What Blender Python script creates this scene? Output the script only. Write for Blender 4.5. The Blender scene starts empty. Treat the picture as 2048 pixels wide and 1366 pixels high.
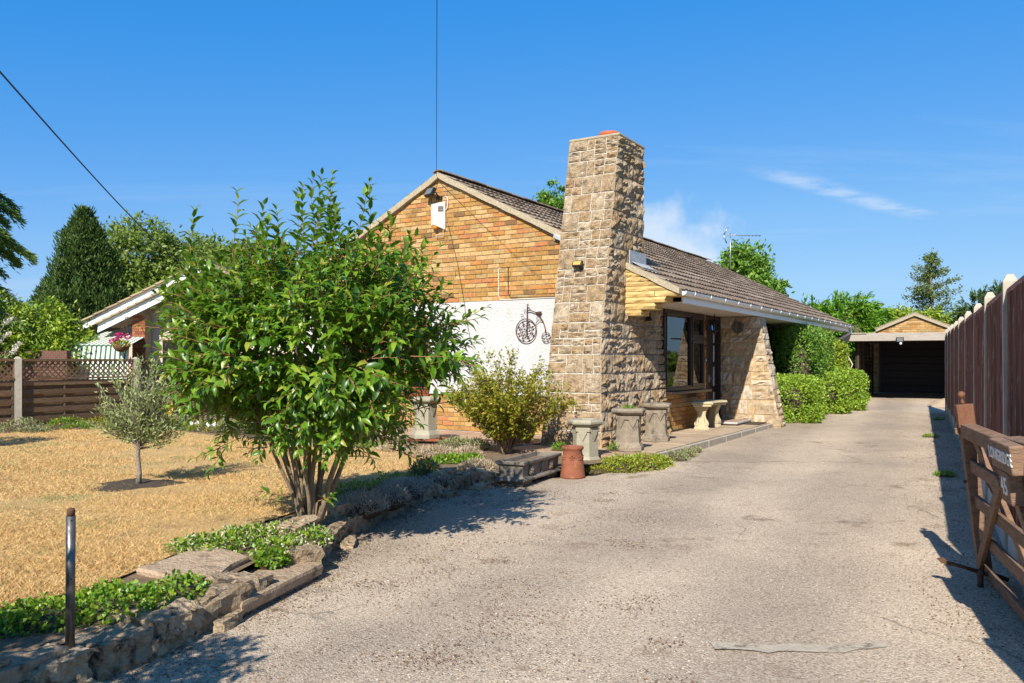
import bpy, bmesh, math, random
import numpy as np
from mathutils import Vector, Matrix, Euler

random.seed(7)
RNG = np.random.default_rng(11)
R = math.radians
scene = bpy.context.scene
COL = scene.collection

# ------------------------------------------------------------------ camera
cam_data = bpy.data.cameras.new("camera")
cam_data.sensor_width = 36.0
cam_data.lens = 29.0
cam_data.shift_y = 0.0186
cam_data.clip_start = 0.05
cam_data.clip_end = 2000.0
cam = bpy.data.objects.new("camera", cam_data)
cam.location = (0.0, 0.0, 1.4)
cam.rotation_euler = (R(90), 0, 0)
COL.objects.link(cam)
scene.camera = cam

# ------------------------------------------------------------------ sun and sky
LIGHT = Vector((0.39, 1.21, -1.0)).normalized()      # direction in which the sunlight travels
SUN_EL = math.asin(-LIGHT.z)
SUN_AZ = math.atan2(-LIGHT.x, -LIGHT.y)              # clockwise from +Y
sun_data = bpy.data.lights.new("sun", 'SUN')
sun_data.energy = 4.8
sun_data.angle = R(0.53)
sun_data.color = (1.0, 0.95, 0.87)
sun = bpy.data.objects.new("sun", sun_data)
sun.rotation_euler = LIGHT.to_track_quat('-Z', 'Y').to_euler()
sun.location = (-6, -18, 16)
COL.objects.link(sun)

world = bpy.data.worlds.new("World")
scene.world = world
world.use_nodes = True
wn, wl = world.node_tree.nodes, world.node_tree.links
wn.clear()
w_out = wn.new("ShaderNodeOutputWorld")
w_bg = wn.new("ShaderNodeBackground")
w_sky = wn.new("ShaderNodeTexSky")
w_sky.sky_type = 'NISHITA'
w_sky.sun_disc = False
w_sky.sun_elevation = SUN_EL
w_sky.sun_rotation = SUN_AZ
w_sky.air_density = 1.0
w_sky.dust_density = 0.25
w_sky.ozone_density = 2.2
w_bg.inputs["Strength"].default_value = 0.13
w_geo = wn.new("ShaderNodeTexCoord")
w_sep = wn.new("ShaderNodeSeparateXYZ")
wl.new(w_geo.outputs["Generated"], w_sep.inputs[0])
# direction projected on a high flat layer, for the thin cirrus
def wmath(op, a, b=None, c=None):
    n = wn.new("ShaderNodeMath"); n.operation = op
    for i, v in enumerate((a, b, c)):
        if v is None: continue
        if isinstance(v, (int, float)): n.inputs[i].default_value = v
        else: wl.new(v, n.inputs[i])
    return n.outputs[0]
zz = wmath('ADD', wmath('MAXIMUM', w_sep.outputs[2], 0.0), 0.12)
px = wmath('DIVIDE', w_sep.outputs[0], zz)
py = wmath('DIVIDE', w_sep.outputs[1], zz)
w_cmb = wn.new("ShaderNodeCombineXYZ")
wl.new(px, w_cmb.inputs[0]); wl.new(py, w_cmb.inputs[1])
w_map = wn.new("ShaderNodeMapping")
w_map.inputs["Rotation"].default_value = (0, 0, R(28))
w_map.inputs["Scale"].default_value = (0.42, 1.5, 1.0)
w_map.inputs["Location"].default_value = (5.1, 2.4, 0)
wl.new(w_cmb.outputs[0], w_map.inputs[0])
w_noise = wn.new("ShaderNodeTexNoise")
w_noise.inputs["Scale"].default_value = 0.75
w_noise.inputs["Detail"].default_value = 7
w_noise.inputs["Roughness"].default_value = 0.58
w_noise.inputs["Distortion"].default_value = 0.5
wl.new(w_map.outputs[0], w_noise.inputs["Vector"])
w_ramp = wn.new("ShaderNodeMapRange")
w_ramp.inputs["From Min"].default_value = 0.55
w_ramp.inputs["From Max"].default_value = 0.85
w_ramp.inputs["To Max"].default_value = 0.30
wl.new(w_noise.outputs["Fac"], w_ramp.inputs["Value"])
# colour grade of the whole sky: deeper blue aloft, gentler brightness towards the horizon
w_rgb = wn.new("ShaderNodeSeparateColor"); wl.new(w_sky.outputs[0], w_rgb.inputs[0])
w_hsv = wn.new("ShaderNodeCombineColor")
GRADE = (((0.0, 0.0), (0.143, 0.042), (0.24, 0.125), (0.36, 0.235), (0.58, 0.365), (1.0, 0.43), (2.5, 1.35)),
         ((0.0, 0.0), (0.241, 0.290), (0.39, 0.395), (0.55, 0.515), (0.78, 0.63), (1.0, 0.70), (2.5, 1.38)),
         ((0.0, 0.0), (0.419, 0.78), (0.61, 0.865), (0.76, 0.91), (0.85, 0.94), (1.0, 0.96), (2.5, 1.40)))
for i_, stops in enumerate(GRADE):
    r_ = wn.new("ShaderNodeValToRGB")
    while len(r_.color_ramp.elements) < len(stops): r_.color_ramp.elements.new(0.5)
    for e_, (p_, v_) in zip(r_.color_ramp.elements, stops):
        e_.position = p_ * 0.4; e_.color = (v_, v_, v_, 1)
    wl.new(wmath('MULTIPLY', w_rgb.outputs[i_], 0.04), r_.inputs[0])
    wl.new(wmath('MULTIPLY', r_.outputs[0], 5.2), w_hsv.inputs[i_])
# an old vapour trail drifting apart, and a low bank of cloud
hz = wmath('MAXIMUM', w_sep.outputs[2], 0.03)
hx, hy = wmath('DIVIDE', w_sep.outputs[0], hz), wmath('DIVIDE', w_sep.outputs[1], hz)
ax_, ay_, bx_, by_ = 1.10, 4.15, 2.85, 5.74
tl_ = math.hypot(bx_ - ax_, by_ - ay_); tx_, ty_ = (bx_ - ax_) / tl_, (by_ - ay_) / tl_
qx, qy = wmath('SUBTRACT', hx, ax_), wmath('SUBTRACT', hy, ay_)
along = wmath('ADD', wmath('MULTIPLY', qx, tx_), wmath('MULTIPLY', qy, ty_))
across = wmath('ABSOLUTE', wmath('ADD', wmath('ADD', wmath('MULTIPLY', qx, -ty_), wmath('MULTIPLY', qy, tx_)), wmath('MULTIPLY', wmath('SUBTRACT', w_noise.outputs["Fac"], 0.5), 0.35)))
def soft(v, lo, hi, a=0.0, b=1.0):
    n_ = wn.new("ShaderNodeMapRange"); n_.interpolation_type = 'SMOOTHSTEP'
    for k_, x_ in (("From Min", lo), ("From Max", hi), ("To Min", a), ("To Max", b)): n_.inputs[k_].default_value = x_
    wl.new(v, n_.inputs["Value"]); return n_.outputs[0]
w_n2 = wn.new("ShaderNodeTexNoise"); w_n2.inputs["Scale"].default_value = 3.2; w_n2.inputs["Detail"].default_value = 8; w_n2.inputs["Roughness"].default_value = 0.65
w_c2 = wn.new("ShaderNodeCombineXYZ"); wl.new(hx, w_c2.inputs[0]); wl.new(hy, w_c2.inputs[1]); wl.new(w_c2.outputs[0], w_n2.inputs["Vector"])
trail = wmath('MULTIPLY', wmath('MULTIPLY', soft(across, 0.02, 0.16, 1, 0), wmath('MULTIPLY', soft(along, 0.0, 0.7), soft(along, tl_ - 0.4, tl_ + 0.3, 1, 0))), soft(w_n2.outputs["Fac"], 0.36, 0.62, 0.03, 0.34))
bank_d = Vector((0.205, 1.0, 0.115)).normalized()
dot_ = wmath('ADD', wmath('ADD', wmath('MULTIPLY', w_sep.outputs[0], bank_d.x), wmath('MULTIPLY', w_sep.outputs[1], bank_d.y)), wmath('MULTIPLY', w_sep.outputs[2], bank_d.z))
w_n3 = wn.new("ShaderNodeTexNoise"); w_n3.inputs["Scale"].default_value = 9.0; w_n3.inputs["Detail"].default_value = 7; w_n3.inputs["Roughness"].default_value = 0.55
wl.new(w_geo.outputs["Generated"], w_n3.inputs["Vector"])
bank = wmath('MULTIPLY', soft(wmath('ADD', dot_, wmath('MULTIPLY', wmath('SUBTRACT', w_n3.outputs["Fac"], 0.5), 0.018)), math.cos(R(5.2)), math.cos(R(1.0))), 0.62)
cloud_fac = wmath('MAXIMUM', wmath('MAXIMUM', trail, bank), w_ramp.outputs[0])
w_mix = wn.new("ShaderNodeMix"); w_mix.data_type = 'RGBA'
w_mix.inputs["B"].default_value = (4.5, 4.75, 5.0, 1)
wl.new(cloud_fac, w_mix.inputs["Factor"])
wl.new(w_hsv.outputs[0], w_mix.inputs["A"])
wl.new(w_mix.outputs["Result"], w_bg.inputs["Color"])
wl.new(w_bg.outputs[0], w_out.inputs["Surface"])

scene.view_settings.view_transform = 'Standard'
scene.view_settings.look = 'None'
scene.view_settings.exposure = 0.62
scene.view_settings.gamma = 1.0
scene.view_settings.use_curve_mapping = False
scene.cycles.max_bounces = 8
scene.cycles.transparent_max_bounces = 8
scene.cycles.use_denoising = True

# ------------------------------------------------------------------ materials
def _nt(name):
    m = bpy.data.materials.new(name); m.use_nodes = True
    nt = m.node_tree; nt.nodes.clear()
    out = nt.nodes.new("ShaderNodeOutputMaterial")
    return m, nt, out

def _math(nt, op, a, b=None):
    n = nt.nodes.new("ShaderNodeMath"); n.operation = op
    for i, v in enumerate((a, b)):
        if v is None: continue
        if isinstance(v, (int, float)): n.inputs[i].default_value = v
        else: nt.links.new(v, n.inputs[i])
    return n.outputs[0]

def _rand(nt):
    oi = nt.nodes.new("ShaderNodeObjectInfo"); g = nt.nodes.new("ShaderNodeNewGeometry")
    return _math(nt, 'FRACT', _math(nt, 'ADD', oi.outputs["Random"], g.outputs["Random Per Island"]))

def _noise(nt, scale, detail=4, rough=0.55, stretch=None, seed=0.0):
    g = nt.nodes.new("ShaderNodeNewGeometry")
    vec = g.outputs["Position"]
    mp = nt.nodes.new("ShaderNodeMapping")
    if stretch: mp.inputs["Scale"].default_value = stretch
    mp.inputs["Location"].default_value = (seed, seed * 1.7, seed * 0.6)
    nt.links.new(vec, mp.inputs[0])
    n = nt.nodes.new("ShaderNodeTexNoise")
    n.inputs["Scale"].default_value = scale; n.inputs["Detail"].default_value = detail
    n.inputs["Roughness"].default_value = rough
    nt.links.new(mp.outputs[0], n.inputs["Vector"])
    return n.outputs["Fac"]

def _ramp(nt, fac, stops, interp='LINEAR'):
    r = nt.nodes.new("ShaderNodeValToRGB"); cr = r.color_ramp; cr.interpolation = interp
    while len(cr.elements) < len(stops): cr.elements.new(0.5)
    for e, (p, c) in zip(cr.elements, stops):
        e.position = p; e.color = (c[0], c[1], c[2], 1)
    nt.links.new(fac, r.inputs[0])
    return r.outputs["Color"]

def _mixc(nt, fac, a, b, mode='MIX'):
    n = nt.nodes.new("ShaderNodeMix"); n.data_type = 'RGBA'; n.blend_type = mode
    for key, v in (("Factor", fac), ("A", a), ("B", b)):
        sock = [s for s in n.inputs if s.name == key and (s.type == ('VALUE' if key == "Factor" else 'RGBA'))][0]
        if isinstance(v, (int, float)): sock.default_value = v
        elif isinstance(v, tuple): sock.default_value = (v[0], v[1], v[2], 1)
        else: nt.links.new(v, sock)
    return [o for o in n.outputs if o.type == 'RGBA'][0]

def M(name, c1, c2=None, scale=4.0, rough=0.8, bump=0.0, bscale=40.0, bdetail=5, palette=None, rnd=0.0,
      stain=None, stain_scale=3.0, stain_lo=0.5, stain_hi=0.7, stretch=None, spec=0.3, metal=0.0, coat=0.0, seed=0.0, bdist=0.02):
    """Surface material: two-colour noise, optional random palette for each piece, stains, relief."""
    m, nt, out = _nt(name)
    b = nt.nodes.new("ShaderNodeBsdfPrincipled")
    nt.links.new(b.outputs[0], out.inputs[0])
    b.inputs["Roughness"].default_value = rough
    b.inputs["Specular IOR Level"].default_value = spec
    b.inputs["Metallic"].default_value = metal
    if palette:
        col = _ramp(nt, _rand(nt), palette, 'CONSTANT')
        if c2 is not None:
            f = _ramp(nt, _noise(nt, scale, 5, 0.6, stretch, seed), [(0.3, (0, 0, 0)), (0.7, (1, 1, 1))])
            col = _mixc(nt, f, col, _mixc(nt, 1.0, col, c2, 'MULTIPLY'))
    elif c2 is not None:
        col = _ramp(nt, _noise(nt, scale, 6, 0.6, stretch, seed), [(0.32, c1), (0.68, c2)])
    else:
        rgb = nt.nodes.new("ShaderNodeRGB"); rgb.outputs[0].default_value = (*c1, 1); col = rgb.outputs[0]
    if rnd:
        h = nt.nodes.new("ShaderNodeHueSaturation")
        nt.links.new(col, h.inputs["Color"])
        v = _math(nt, 'ADD', _math(nt, 'MULTIPLY', _rand(nt), 2 * rnd), 1 - rnd)
        nt.links.new(v, h.inputs["Value"]); col = h.outputs[0]
    if stain:
        f = _ramp(nt, _noise(nt, stain_scale, 7, 0.65, stretch, seed + 3.1), [(stain_lo, (0, 0, 0)), (stain_hi, (1, 1, 1))])
        col = _mixc(nt, f, col, stain)
    nt.links.new(col, b.inputs["Base Color"])
    if bump:
        bm_ = nt.nodes.new("ShaderNodeBump"); bm_.inputs["Strength"].default_value = bump
        bm_.inputs["Distance"].default_value = bdist
        nt.links.new(_noise(nt, bscale, bdetail, 0.6, stretch, seed + 1), bm_.inputs["Height"])
        nt.links.new(bm_.outputs[0], b.inputs["Normal"])
    if coat: b.inputs["Coat Weight"].default_value = coat
    return m

def leaf_mat(name, stops, trans=(0.25, 0.42, 0.04), tmix=0.28, rough=0.42, spec=0.45):
    m, nt, out = _nt(name)
    b = nt.nodes.new("ShaderNodeBsdfPrincipled")
    b.inputs["Roughness"].default_value = rough; b.inputs["Specular IOR Level"].default_value = spec
    col = _ramp(nt, _rand(nt), stops)
    nt.links.new(col, b.inputs["Base Color"])
    t = nt.nodes.new("ShaderNodeBsdfTranslucent")
    nt.links.new(_mixc(nt, 0.6, col, trans), t.inputs["Color"])
    mx = nt.nodes.new("ShaderNodeMixShader"); mx.inputs[0].default_value = tmix
    nt.links.new(b.outputs[0], mx.inputs[1]); nt.links.new(t.outputs[0], mx.inputs[2])
    nt.links.new(mx.outputs[0], out.inputs[0])
    return m

def glass_mat(name, tint=(0.85, 0.9, 0.9)):
    m, nt, out = _nt(name)
    g = nt.nodes.new("ShaderNodeBsdfGlossy"); g.inputs["Roughness"].default_value = 0.02
    t = nt.nodes.new("ShaderNodeBsdfTransparent"); t.inputs["Color"].default_value = (*tint, 1)
    f = nt.nodes.new("ShaderNodeFresnel"); f.inputs["IOR"].default_value = 1.75
    mx = nt.nodes.new("ShaderNodeMixShader")
    nt.links.new(f.outputs[0], mx.inputs[0])
    nt.links.new(t.outputs[0], mx.inputs[1]); nt.links.new(g.outputs[0], mx.inputs[2])
    nt.links.new(mx.outputs[0], out.inputs[0])
    return m

MT = {}
MT['brick'] = M('brick', (0.5, 0.3, 0.1), (0.72, 0.60, 0.48), scale=24, rough=0.9, bump=0.5, bscale=70,
    palette=[(0.0, (0.50, 0.29, 0.088)), (0.18, (0.56, 0.34, 0.115)), (0.34, (0.42, 0.235, 0.078)), (0.48, (0.58, 0.39, 0.165)),
             (0.62, (0.52, 0.245, 0.075)), (0.70, (0.56, 0.375, 0.175)), (0.81, (0.47, 0.205, 0.085)), (0.85, (0.40, 0.225, 0.085)),
             (0.89, (0.42, 0.30, 0.13)), (0.94, (0.56, 0.29, 0.11)), (0.97, (0.22, 0.13, 0.06))], rnd=0.12,
    stain=(0.17, 0.095, 0.04), stain_scale=3.1, stain_lo=0.54, stain_hi=0.92)
MT['mortar'] = M('mortar', (0.30, 0.235, 0.145), (0.42, 0.335, 0.215), scale=30, rough=0.95, bump=0.3, bscale=120)
MT['mortar_white'] = M('mortar_pale', (0.44, 0.385, 0.30), (0.56, 0.51, 0.42), scale=14, rough=0.95, bump=0.4, bscale=90)
MT['mortar_ochre'] = M('mortar_ochre', (0.42, 0.28, 0.12), (0.50, 0.35, 0.17), scale=14, rough=0.95, bump=0.4, bscale=90)
MT['stone'] = M('chimney_stone', (0.5, 0.36, 0.2), (0.55, 0.47, 0.38), scale=16, rough=0.92, bump=1.0, bscale=36, bdetail=9, bdist=0.035,
    palette=[(0.0, (0.52, 0.405, 0.265)), (0.25, (0.49, 0.365, 0.225)), (0.45, (0.58, 0.475, 0.335)), (0.62, (0.46, 0.33, 0.19)),
             (0.78, (0.50, 0.395, 0.265)), (0.9, (0.42, 0.29, 0.16))], rnd=0.1,
    stain=(0.15, 0.115, 0.08), stain_scale=9, stain_lo=0.53, stain_hi=0.72)
MT['stone_grey'] = M('wing_stone', (0.4, 0.33, 0.25), (0.60, 0.56, 0.52), scale=11, rough=0.92, bump=0.8, bscale=45,
    palette=[(0.0, (0.62, 0.50, 0.35)), (0.25, (0.56, 0.43, 0.28)), (0.5, (0.66, 0.56, 0.42)), (0.75, (0.58, 0.43, 0.26))], rnd=0.12,
    stain=(0.20, 0.16, 0.115), stain_scale=8, stain_lo=0.53, stain_hi=0.75)
MT['corbel'] = M('corbel_stone', (0.58, 0.40, 0.16), (0.47, 0.30, 0.105), scale=9, rough=0.9, bump=0.6, bscale=40, stretch=(1, 1, 3), rnd=0.12,
    stain=(0.70, 0.54, 0.26), stain_scale=8, stain_lo=0.5, stain_hi=0.75)
MT['render'] = M('white_render', (0.53, 0.515, 0.485), (0.58, 0.57, 0.545), scale=3, rough=0.92, bump=0.75, bscale=42, bdetail=8,
    stain=(0.36, 0.31, 0.24), stain_scale=3.4, stain_lo=0.60, stain_hi=0.98, bdist=0.03)
MT['tile'] = M('roof_tile', (0.20, 0.16, 0.125), (0.55, 0.52, 0.48), scale=22, rough=0.95, bump=0.5, bscale=70,
    palette=[(0.0, (0.27, 0.195, 0.135)), (0.3, (0.32, 0.235, 0.165)), (0.55, (0.235, 0.17, 0.12)), (0.8, (0.35, 0.275, 0.20))], rnd=0.1,
    stain=(0.40, 0.375, 0.31), stain_scale=34, stain_lo=0.60, stain_hi=0.72)
MT['verge'] = M('verge_cement', (0.42, 0.35, 0.24), (0.34, 0.27, 0.17), scale=30, rough=0.95, bump=0.5, bscale=60,
    stain=(0.66, 0.60, 0.46), stain_scale=55, stain_lo=0.55, stain_hi=0.66)
MT['lead'] = M('lead_flashing', (0.30, 0.31, 0.31), (0.48, 0.49, 0.48), scale=14, rough=0.6, bump=0.2, bscale=20)
MT['upvc'] = M('white_plastic', (0.82, 0.81, 0.78), (0.76, 0.75, 0.72), scale=3, rough=0.35, spec=0.5)
MT['soffit'] = M('soffit_plastic', (0.60, 0.55, 0.48), (0.52, 0.47, 0.41), scale=2, rough=0.55)
MT['dark_frame'] = M('dark_brown_frame', (0.030, 0.015, 0.010), (0.045, 0.022, 0.014), scale=12, rough=0.35, spec=0.5)
MT['red_frame'] = M('mahogany_frame', (0.24, 0.065, 0.030), (0.17, 0.042, 0.020), scale=12, rough=0.38, spec=0.5, stretch=(6, 6, 1))
MT['door'] = M('black_door', (0.012, 0.009, 0.008), (0.02, 0.014, 0.012), scale=9, rough=0.35, spec=0.5)
MT['frost'] = M('frosted_glass', (0.55, 0.56, 0.55), rough=0.25, spec=0.5)
MT['curtain'] = M('net_curtain', (0.82, 0.82, 0.80), (0.62, 0.63, 0.62), scale=26, rough=0.95, stretch=(1, 1, 0.03))
MT['curtain_blue'] = M('blue_curtain', (0.10, 0.22, 0.25), (0.18, 0.33, 0.36), scale=22, rough=0.9, stretch=(1, 1, 0.03))
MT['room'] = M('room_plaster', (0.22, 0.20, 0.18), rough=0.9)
MT['glass'] = glass_mat('window_glass')
MT['terracotta'] = M('terracotta', (0.30, 0.105, 0.052), (0.21, 0.072, 0.038), scale=9, rough=0.85, bump=0.35, bscale=50,
    stain=(0.44, 0.27, 0.16), stain_scale=9, stain_lo=0.55, stain_hi=0.8)
MT['pot_red'] = M('red_clay', (0.52, 0.13, 0.055), (0.42, 0.10, 0.045), scale=14, rough=0.7)
MT['cast'] = M('weathered_cast_stone', (0.33, 0.27, 0.19), (0.23, 0.185, 0.13), scale=9, rough=0.92, bump=0.55, bscale=60,
    stain=(0.10, 0.08, 0.062), stain_scale=7, stain_lo=0.48, stain_hi=0.68)
MT['cast_clean'] = M('pale_cast_stone', (0.40, 0.36, 0.26), (0.29, 0.255, 0.18), scale=6, rough=0.92, bump=0.5, bscale=70,
    stain=(0.42, 0.30, 0.09), stain_scale=6, stain_lo=0.62, stain_hi=0.78)
MT['trough'] = M('dark_trough_stone', (0.165, 0.14, 0.105), (0.24, 0.205, 0.16), scale=11, rough=0.95, bump=0.6, bscale=50,
    stain=(0.055, 0.048, 0.04), stain_scale=6, stain_lo=0.5, stain_hi=0.68)
MT['bench'] = M('buff_bench_stone', (0.54, 0.455, 0.285), (0.44, 0.365, 0.22), scale=8, rough=0.9, bump=0.4, bscale=70,
    stain=(0.36, 0.29, 0.17), stain_scale=9, stain_lo=0.6, stain_hi=0.8)
MT['urn'] = M('ochre_glazed_pot', (0.55, 0.38, 0.15), (0.44, 0.28, 0.10), scale=8, rough=0.5, spec=0.4)
MT['iron'] = M('wrought_iron', (0.045, 0.035, 0.03), (0.16, 0.07, 0.035), scale=20, rough=0.7, metal=0.3)
MT['bead'] = M('red_brown_bead', (0.14, 0.03, 0.03), (0.05, 0.03, 0.028), scale=30, rough=0.4)
MT['black'] = M('black_plastic', (0.018, 0.018, 0.018), rough=0.45)
MT['lamp_glass'] = M('floodlight_glass', (0.16, 0.16, 0.15), rough=0.15, spec=0.6)
MT['amber'] = M('amber_lens', (0.75, 0.26, 0.015), rough=0.2, spec=0.6)
MT['led'] = M('led_panel', (0.60, 0.40, 0.10), (0.48, 0.28, 0.06), scale=60, rough=0.4)
MT['alarm'] = M('alarm_box_white', (0.66, 0.58, 0.52), (0.56, 0.46, 0.40), scale=16, rough=0.55,
    stain=(0.46, 0.33, 0.26), stain_scale=12, stain_lo=0.55, stain_hi=0.85)
MT['sticker'] = M('white_sticker', (0.85, 0.85, 0.84), rough=0.5)
MT['cable_w'] = M('pale_cable', (0.66, 0.62, 0.54), rough=0.6)
MT['cable_b'] = M('black_cable', (0.02, 0.02, 0.022), rough=0.6)
MT['galv'] = M('galvanised_steel', (0.14, 0.13, 0.12), (0.22, 0.205, 0.185), scale=16, rough=0.42, metal=0.75, bump=0.1, bscale=30)
MT['rust'] = M('rusty_cap', (0.085, 0.045, 0.025), (0.14, 0.07, 0.035), scale=30, rough=0.9)
MT['alu'] = M('aluminium', (0.45, 0.45, 0.45), rough=0.4, metal=0.8)
MT['concrete'] = M('concrete', (0.37, 0.325, 0.25), (0.46, 0.41, 0.325), scale=9, rough=0.92, bump=0.35, bscale=90,
    stain=(0.30, 0.27, 0.21), stain_scale=4, stain_lo=0.58, stain_hi=0.85)
MT['concrete_grey'] = M('grey_concrete', (0.40, 0.40, 0.38), (0.52, 0.51, 0.48), scale=9, rough=0.92, bump=0.35, bscale=90)
MT['fence_red'] = M('red_brown_boards', (0.37, 0.18, 0.12), (0.23, 0.105, 0.07), scale=10, rough=0.85, bump=0.5, bscale=26, stretch=(2.4, 2.4, 0.22), rnd=0.22,
    stain=(0.62, 0.52, 0.45), stain_scale=12, stain_lo=0.57, stain_hi=0.70)
MT['fence_brown'] = M('weathered_boards', (0.165, 0.095, 0.050), (0.25, 0.155, 0.085), scale=9, rough=0.9, bump=0.5, bscale=22, stretch=(0.7, 0.7, 9), rnd=0.2,
    stain=(0.34, 0.25, 0.165), stain_scale=9, stain_lo=0.56, stain_hi=0.8)
MT['gate_wood'] = M('old_oak', (0.18, 0.105, 0.064), (0.27, 0.168, 0.105), scale=10, rough=0.88, bump=0.6, bscale=30, stretch=(1, 1, 5), rnd=0.12,
    stain=(0.07, 0.042, 0.027), stain_scale=10, stain_lo=0.55, stain_hi=0.75)
MT['gate_red'] = M('stained_oak', (0.21, 0.095, 0.05), (0.15, 0.062, 0.034), scale=12, rough=0.75, bump=0.5, bscale=30, stretch=(4, 4, 1))
MT['paint_white'] = M('white_paint', (0.80, 0.78, 0.72), (0.62, 0.59, 0.53), scale=60, rough=0.7)
MT['grey_wood'] = M('silvered_wood', (0.33, 0.28, 0.225), (0.44, 0.385, 0.32), scale=8, rough=0.92, bump=0.5, bscale=20, stretch=(0.5, 0.5, 9),
    stain=(0.17, 0.135, 0.10), stain_scale=7, stain_lo=0.58, stain_hi=0.78)
MT['garage_door'] = M('maroon_door', (0.030, 0.009, 0.010), (0.022, 0.007, 0.008), scale=5, rough=0.45, spec=0.4)
MT['dark_wood'] = M('dark_timber', (0.045, 0.03, 0.022), (0.07, 0.05, 0.035), scale=9, rough=0.9)
MT['bark'] = M('bark', (0.20, 0.14, 0.085), (0.30, 0.225, 0.15), scale=18, rough=0.95, bump=0.9, bscale=40, stretch=(2, 2, 0.5))
MT['bark_grey'] = M('grey_bark', (0.30, 0.26, 0.21), (0.20, 0.165, 0.125), scale=22, rough=0.95, bump=0.8, bscale=45)
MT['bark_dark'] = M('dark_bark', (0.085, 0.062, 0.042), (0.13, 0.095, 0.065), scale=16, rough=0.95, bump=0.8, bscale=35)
MT['twig'] = M('grey_twig', (0.36, 0.31, 0.26), (0.27, 0.215, 0.165), scale=25, rough=0.95)
MT['red_twig'] = M('red_twig', (0.32, 0.15, 0.06), (0.25, 0.13, 0.06), scale=25, rough=0.9)
MT['slab'] = M('paving_slab', (0.44, 0.29, 0.185), (0.34, 0.22, 0.145), scale=5, rough=0.92, bump=0.4, bscale=60, rnd=0.1,
    stain=(0.30, 0.235, 0.175), stain_scale=4, stain_lo=0.55, stain_hi=0.8)
MT['slab_buff'] = M('buff_slab', (0.46, 0.345, 0.225), (0.36, 0.265, 0.17), scale=5, rough=0.92, bump=0.35, bscale=60, rnd=0.08,
    stain=(0.30, 0.24, 0.175), stain_scale=5, stain_lo=0.58, stain_hi=0.85)
MT['rock'] = M('rockery_stone', (0.37, 0.25, 0.14), (0.52, 0.40, 0.26), scale=16, rough=0.95, bump=1.0, bscale=26, bdetail=10, rnd=0.28, bdist=0.05,
    stain=(0.075, 0.06, 0.045), stain_scale=13, stain_lo=0.52, stain_hi=0.64)
MT['rock_flat'] = M('flat_rock', (0.36, 0.245, 0.15), (0.48, 0.355, 0.235), scale=14, rough=0.95, bump=0.9, bscale=40, bdetail=10, rnd=0.18, bdist=0.03,
    stain=(0.075, 0.058, 0.043), stain_scale=12, stain_lo=0.55, stain_hi=0.72)
MT['soil'] = M('dry_soil', (0.16, 0.105, 0.062), (0.25, 0.17, 0.10), scale=14, rough=0.98, bump=1.0, bscale=45, bdetail=8)
MT['dark_soil'] = M('dark_soil', (0.06, 0.042, 0.028), (0.11, 0.078, 0.05), scale=20, rough=0.98, bump=1.0, bscale=60, bdetail=8)
MT['red_brick'] = M('red_brick', (0.3, 0.1, 0.06), (0.7, 0.65, 0.6), scale=30, rough=0.9, bump=0.3, bscale=80,
    palette=[(0.0, (0.36, 0.13, 0.06)), (0.3, (0.30, 0.10, 0.05)), (0.6, (0.42, 0.17, 0.075)), (0.85, (0.22, 0.075, 0.045))], rnd=0.12)
MT['mat_rubber'] = M('rubber_mat', (0.05, 0.04, 0.03), (0.09, 0.07, 0.05), scale=40, rough=0.95)
MT['rope'] = M('rope', (0.55, 0.47, 0.36), rough=0.9)
MT['yellow'] = M('yellow_paint', (0.68, 0.44, 0.03), (0.52, 0.30, 0.03), scale=30, rough=0.6)
MT['skin'] = M('painted_skin', (0.45, 0.24, 0.15), rough=0.7)
MT['green_paint'] = M('green_paint', (0.05, 0.13, 0.07), rough=0.6)
MT['red_paint'] = M('red_paint', (0.55, 0.05, 0.05), rough=0.5)
MT['awning_white'] = M('awning_cream', (0.72, 0.70, 0.60), (0.66, 0.64, 0.54), scale=3, rough=0.8)
MT['awning_green'] = M('awning_green', (0.04, 0.14, 0.075), rough=0.8)
MT['pantile'] = M('buff_roof_tile', (0.46, 0.35, 0.21), (0.36, 0.27, 0.165), scale=9, rough=0.92, bump=0.3, bscale=40, rnd=0.15)
MT['cladding'] = M('pale_cladding', (0.66, 0.52, 0.42), (0.60, 0.47, 0.38), scale=3, rough=0.8)
MT['wicker'] = M('wicker', (0.11, 0.05, 0.03), (0.18, 0.09, 0.05), scale=60, rough=0.9, bump=0.6, bscale=90)
MT['pink'] = leaf_mat('pink_petal', [(0, (0.55, 0.02, 0.16)), (1, (0.70, 0.04, 0.26))], trans=(0.8, 0.1, 0.3))
MT['white_petal'] = leaf_mat('cream_petal', [(0, (0.74, 0.66, 0.50)), (1, (0.80, 0.76, 0.66))], trans=(0.8, 0.75, 0.6))
MT['yellow_petal'] = leaf_mat('yellow_petal', [(0, (0.72, 0.42, 0.02)), (1, (0.80, 0.58, 0.04))], trans=(0.8, 0.6, 0.05))
MT['lilac_petal'] = leaf_mat('lilac_petal', [(0, (0.42, 0.32, 0.62)), (1, (0.60, 0.50, 0.75))], trans=(0.6, 0.5, 0.8))
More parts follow.
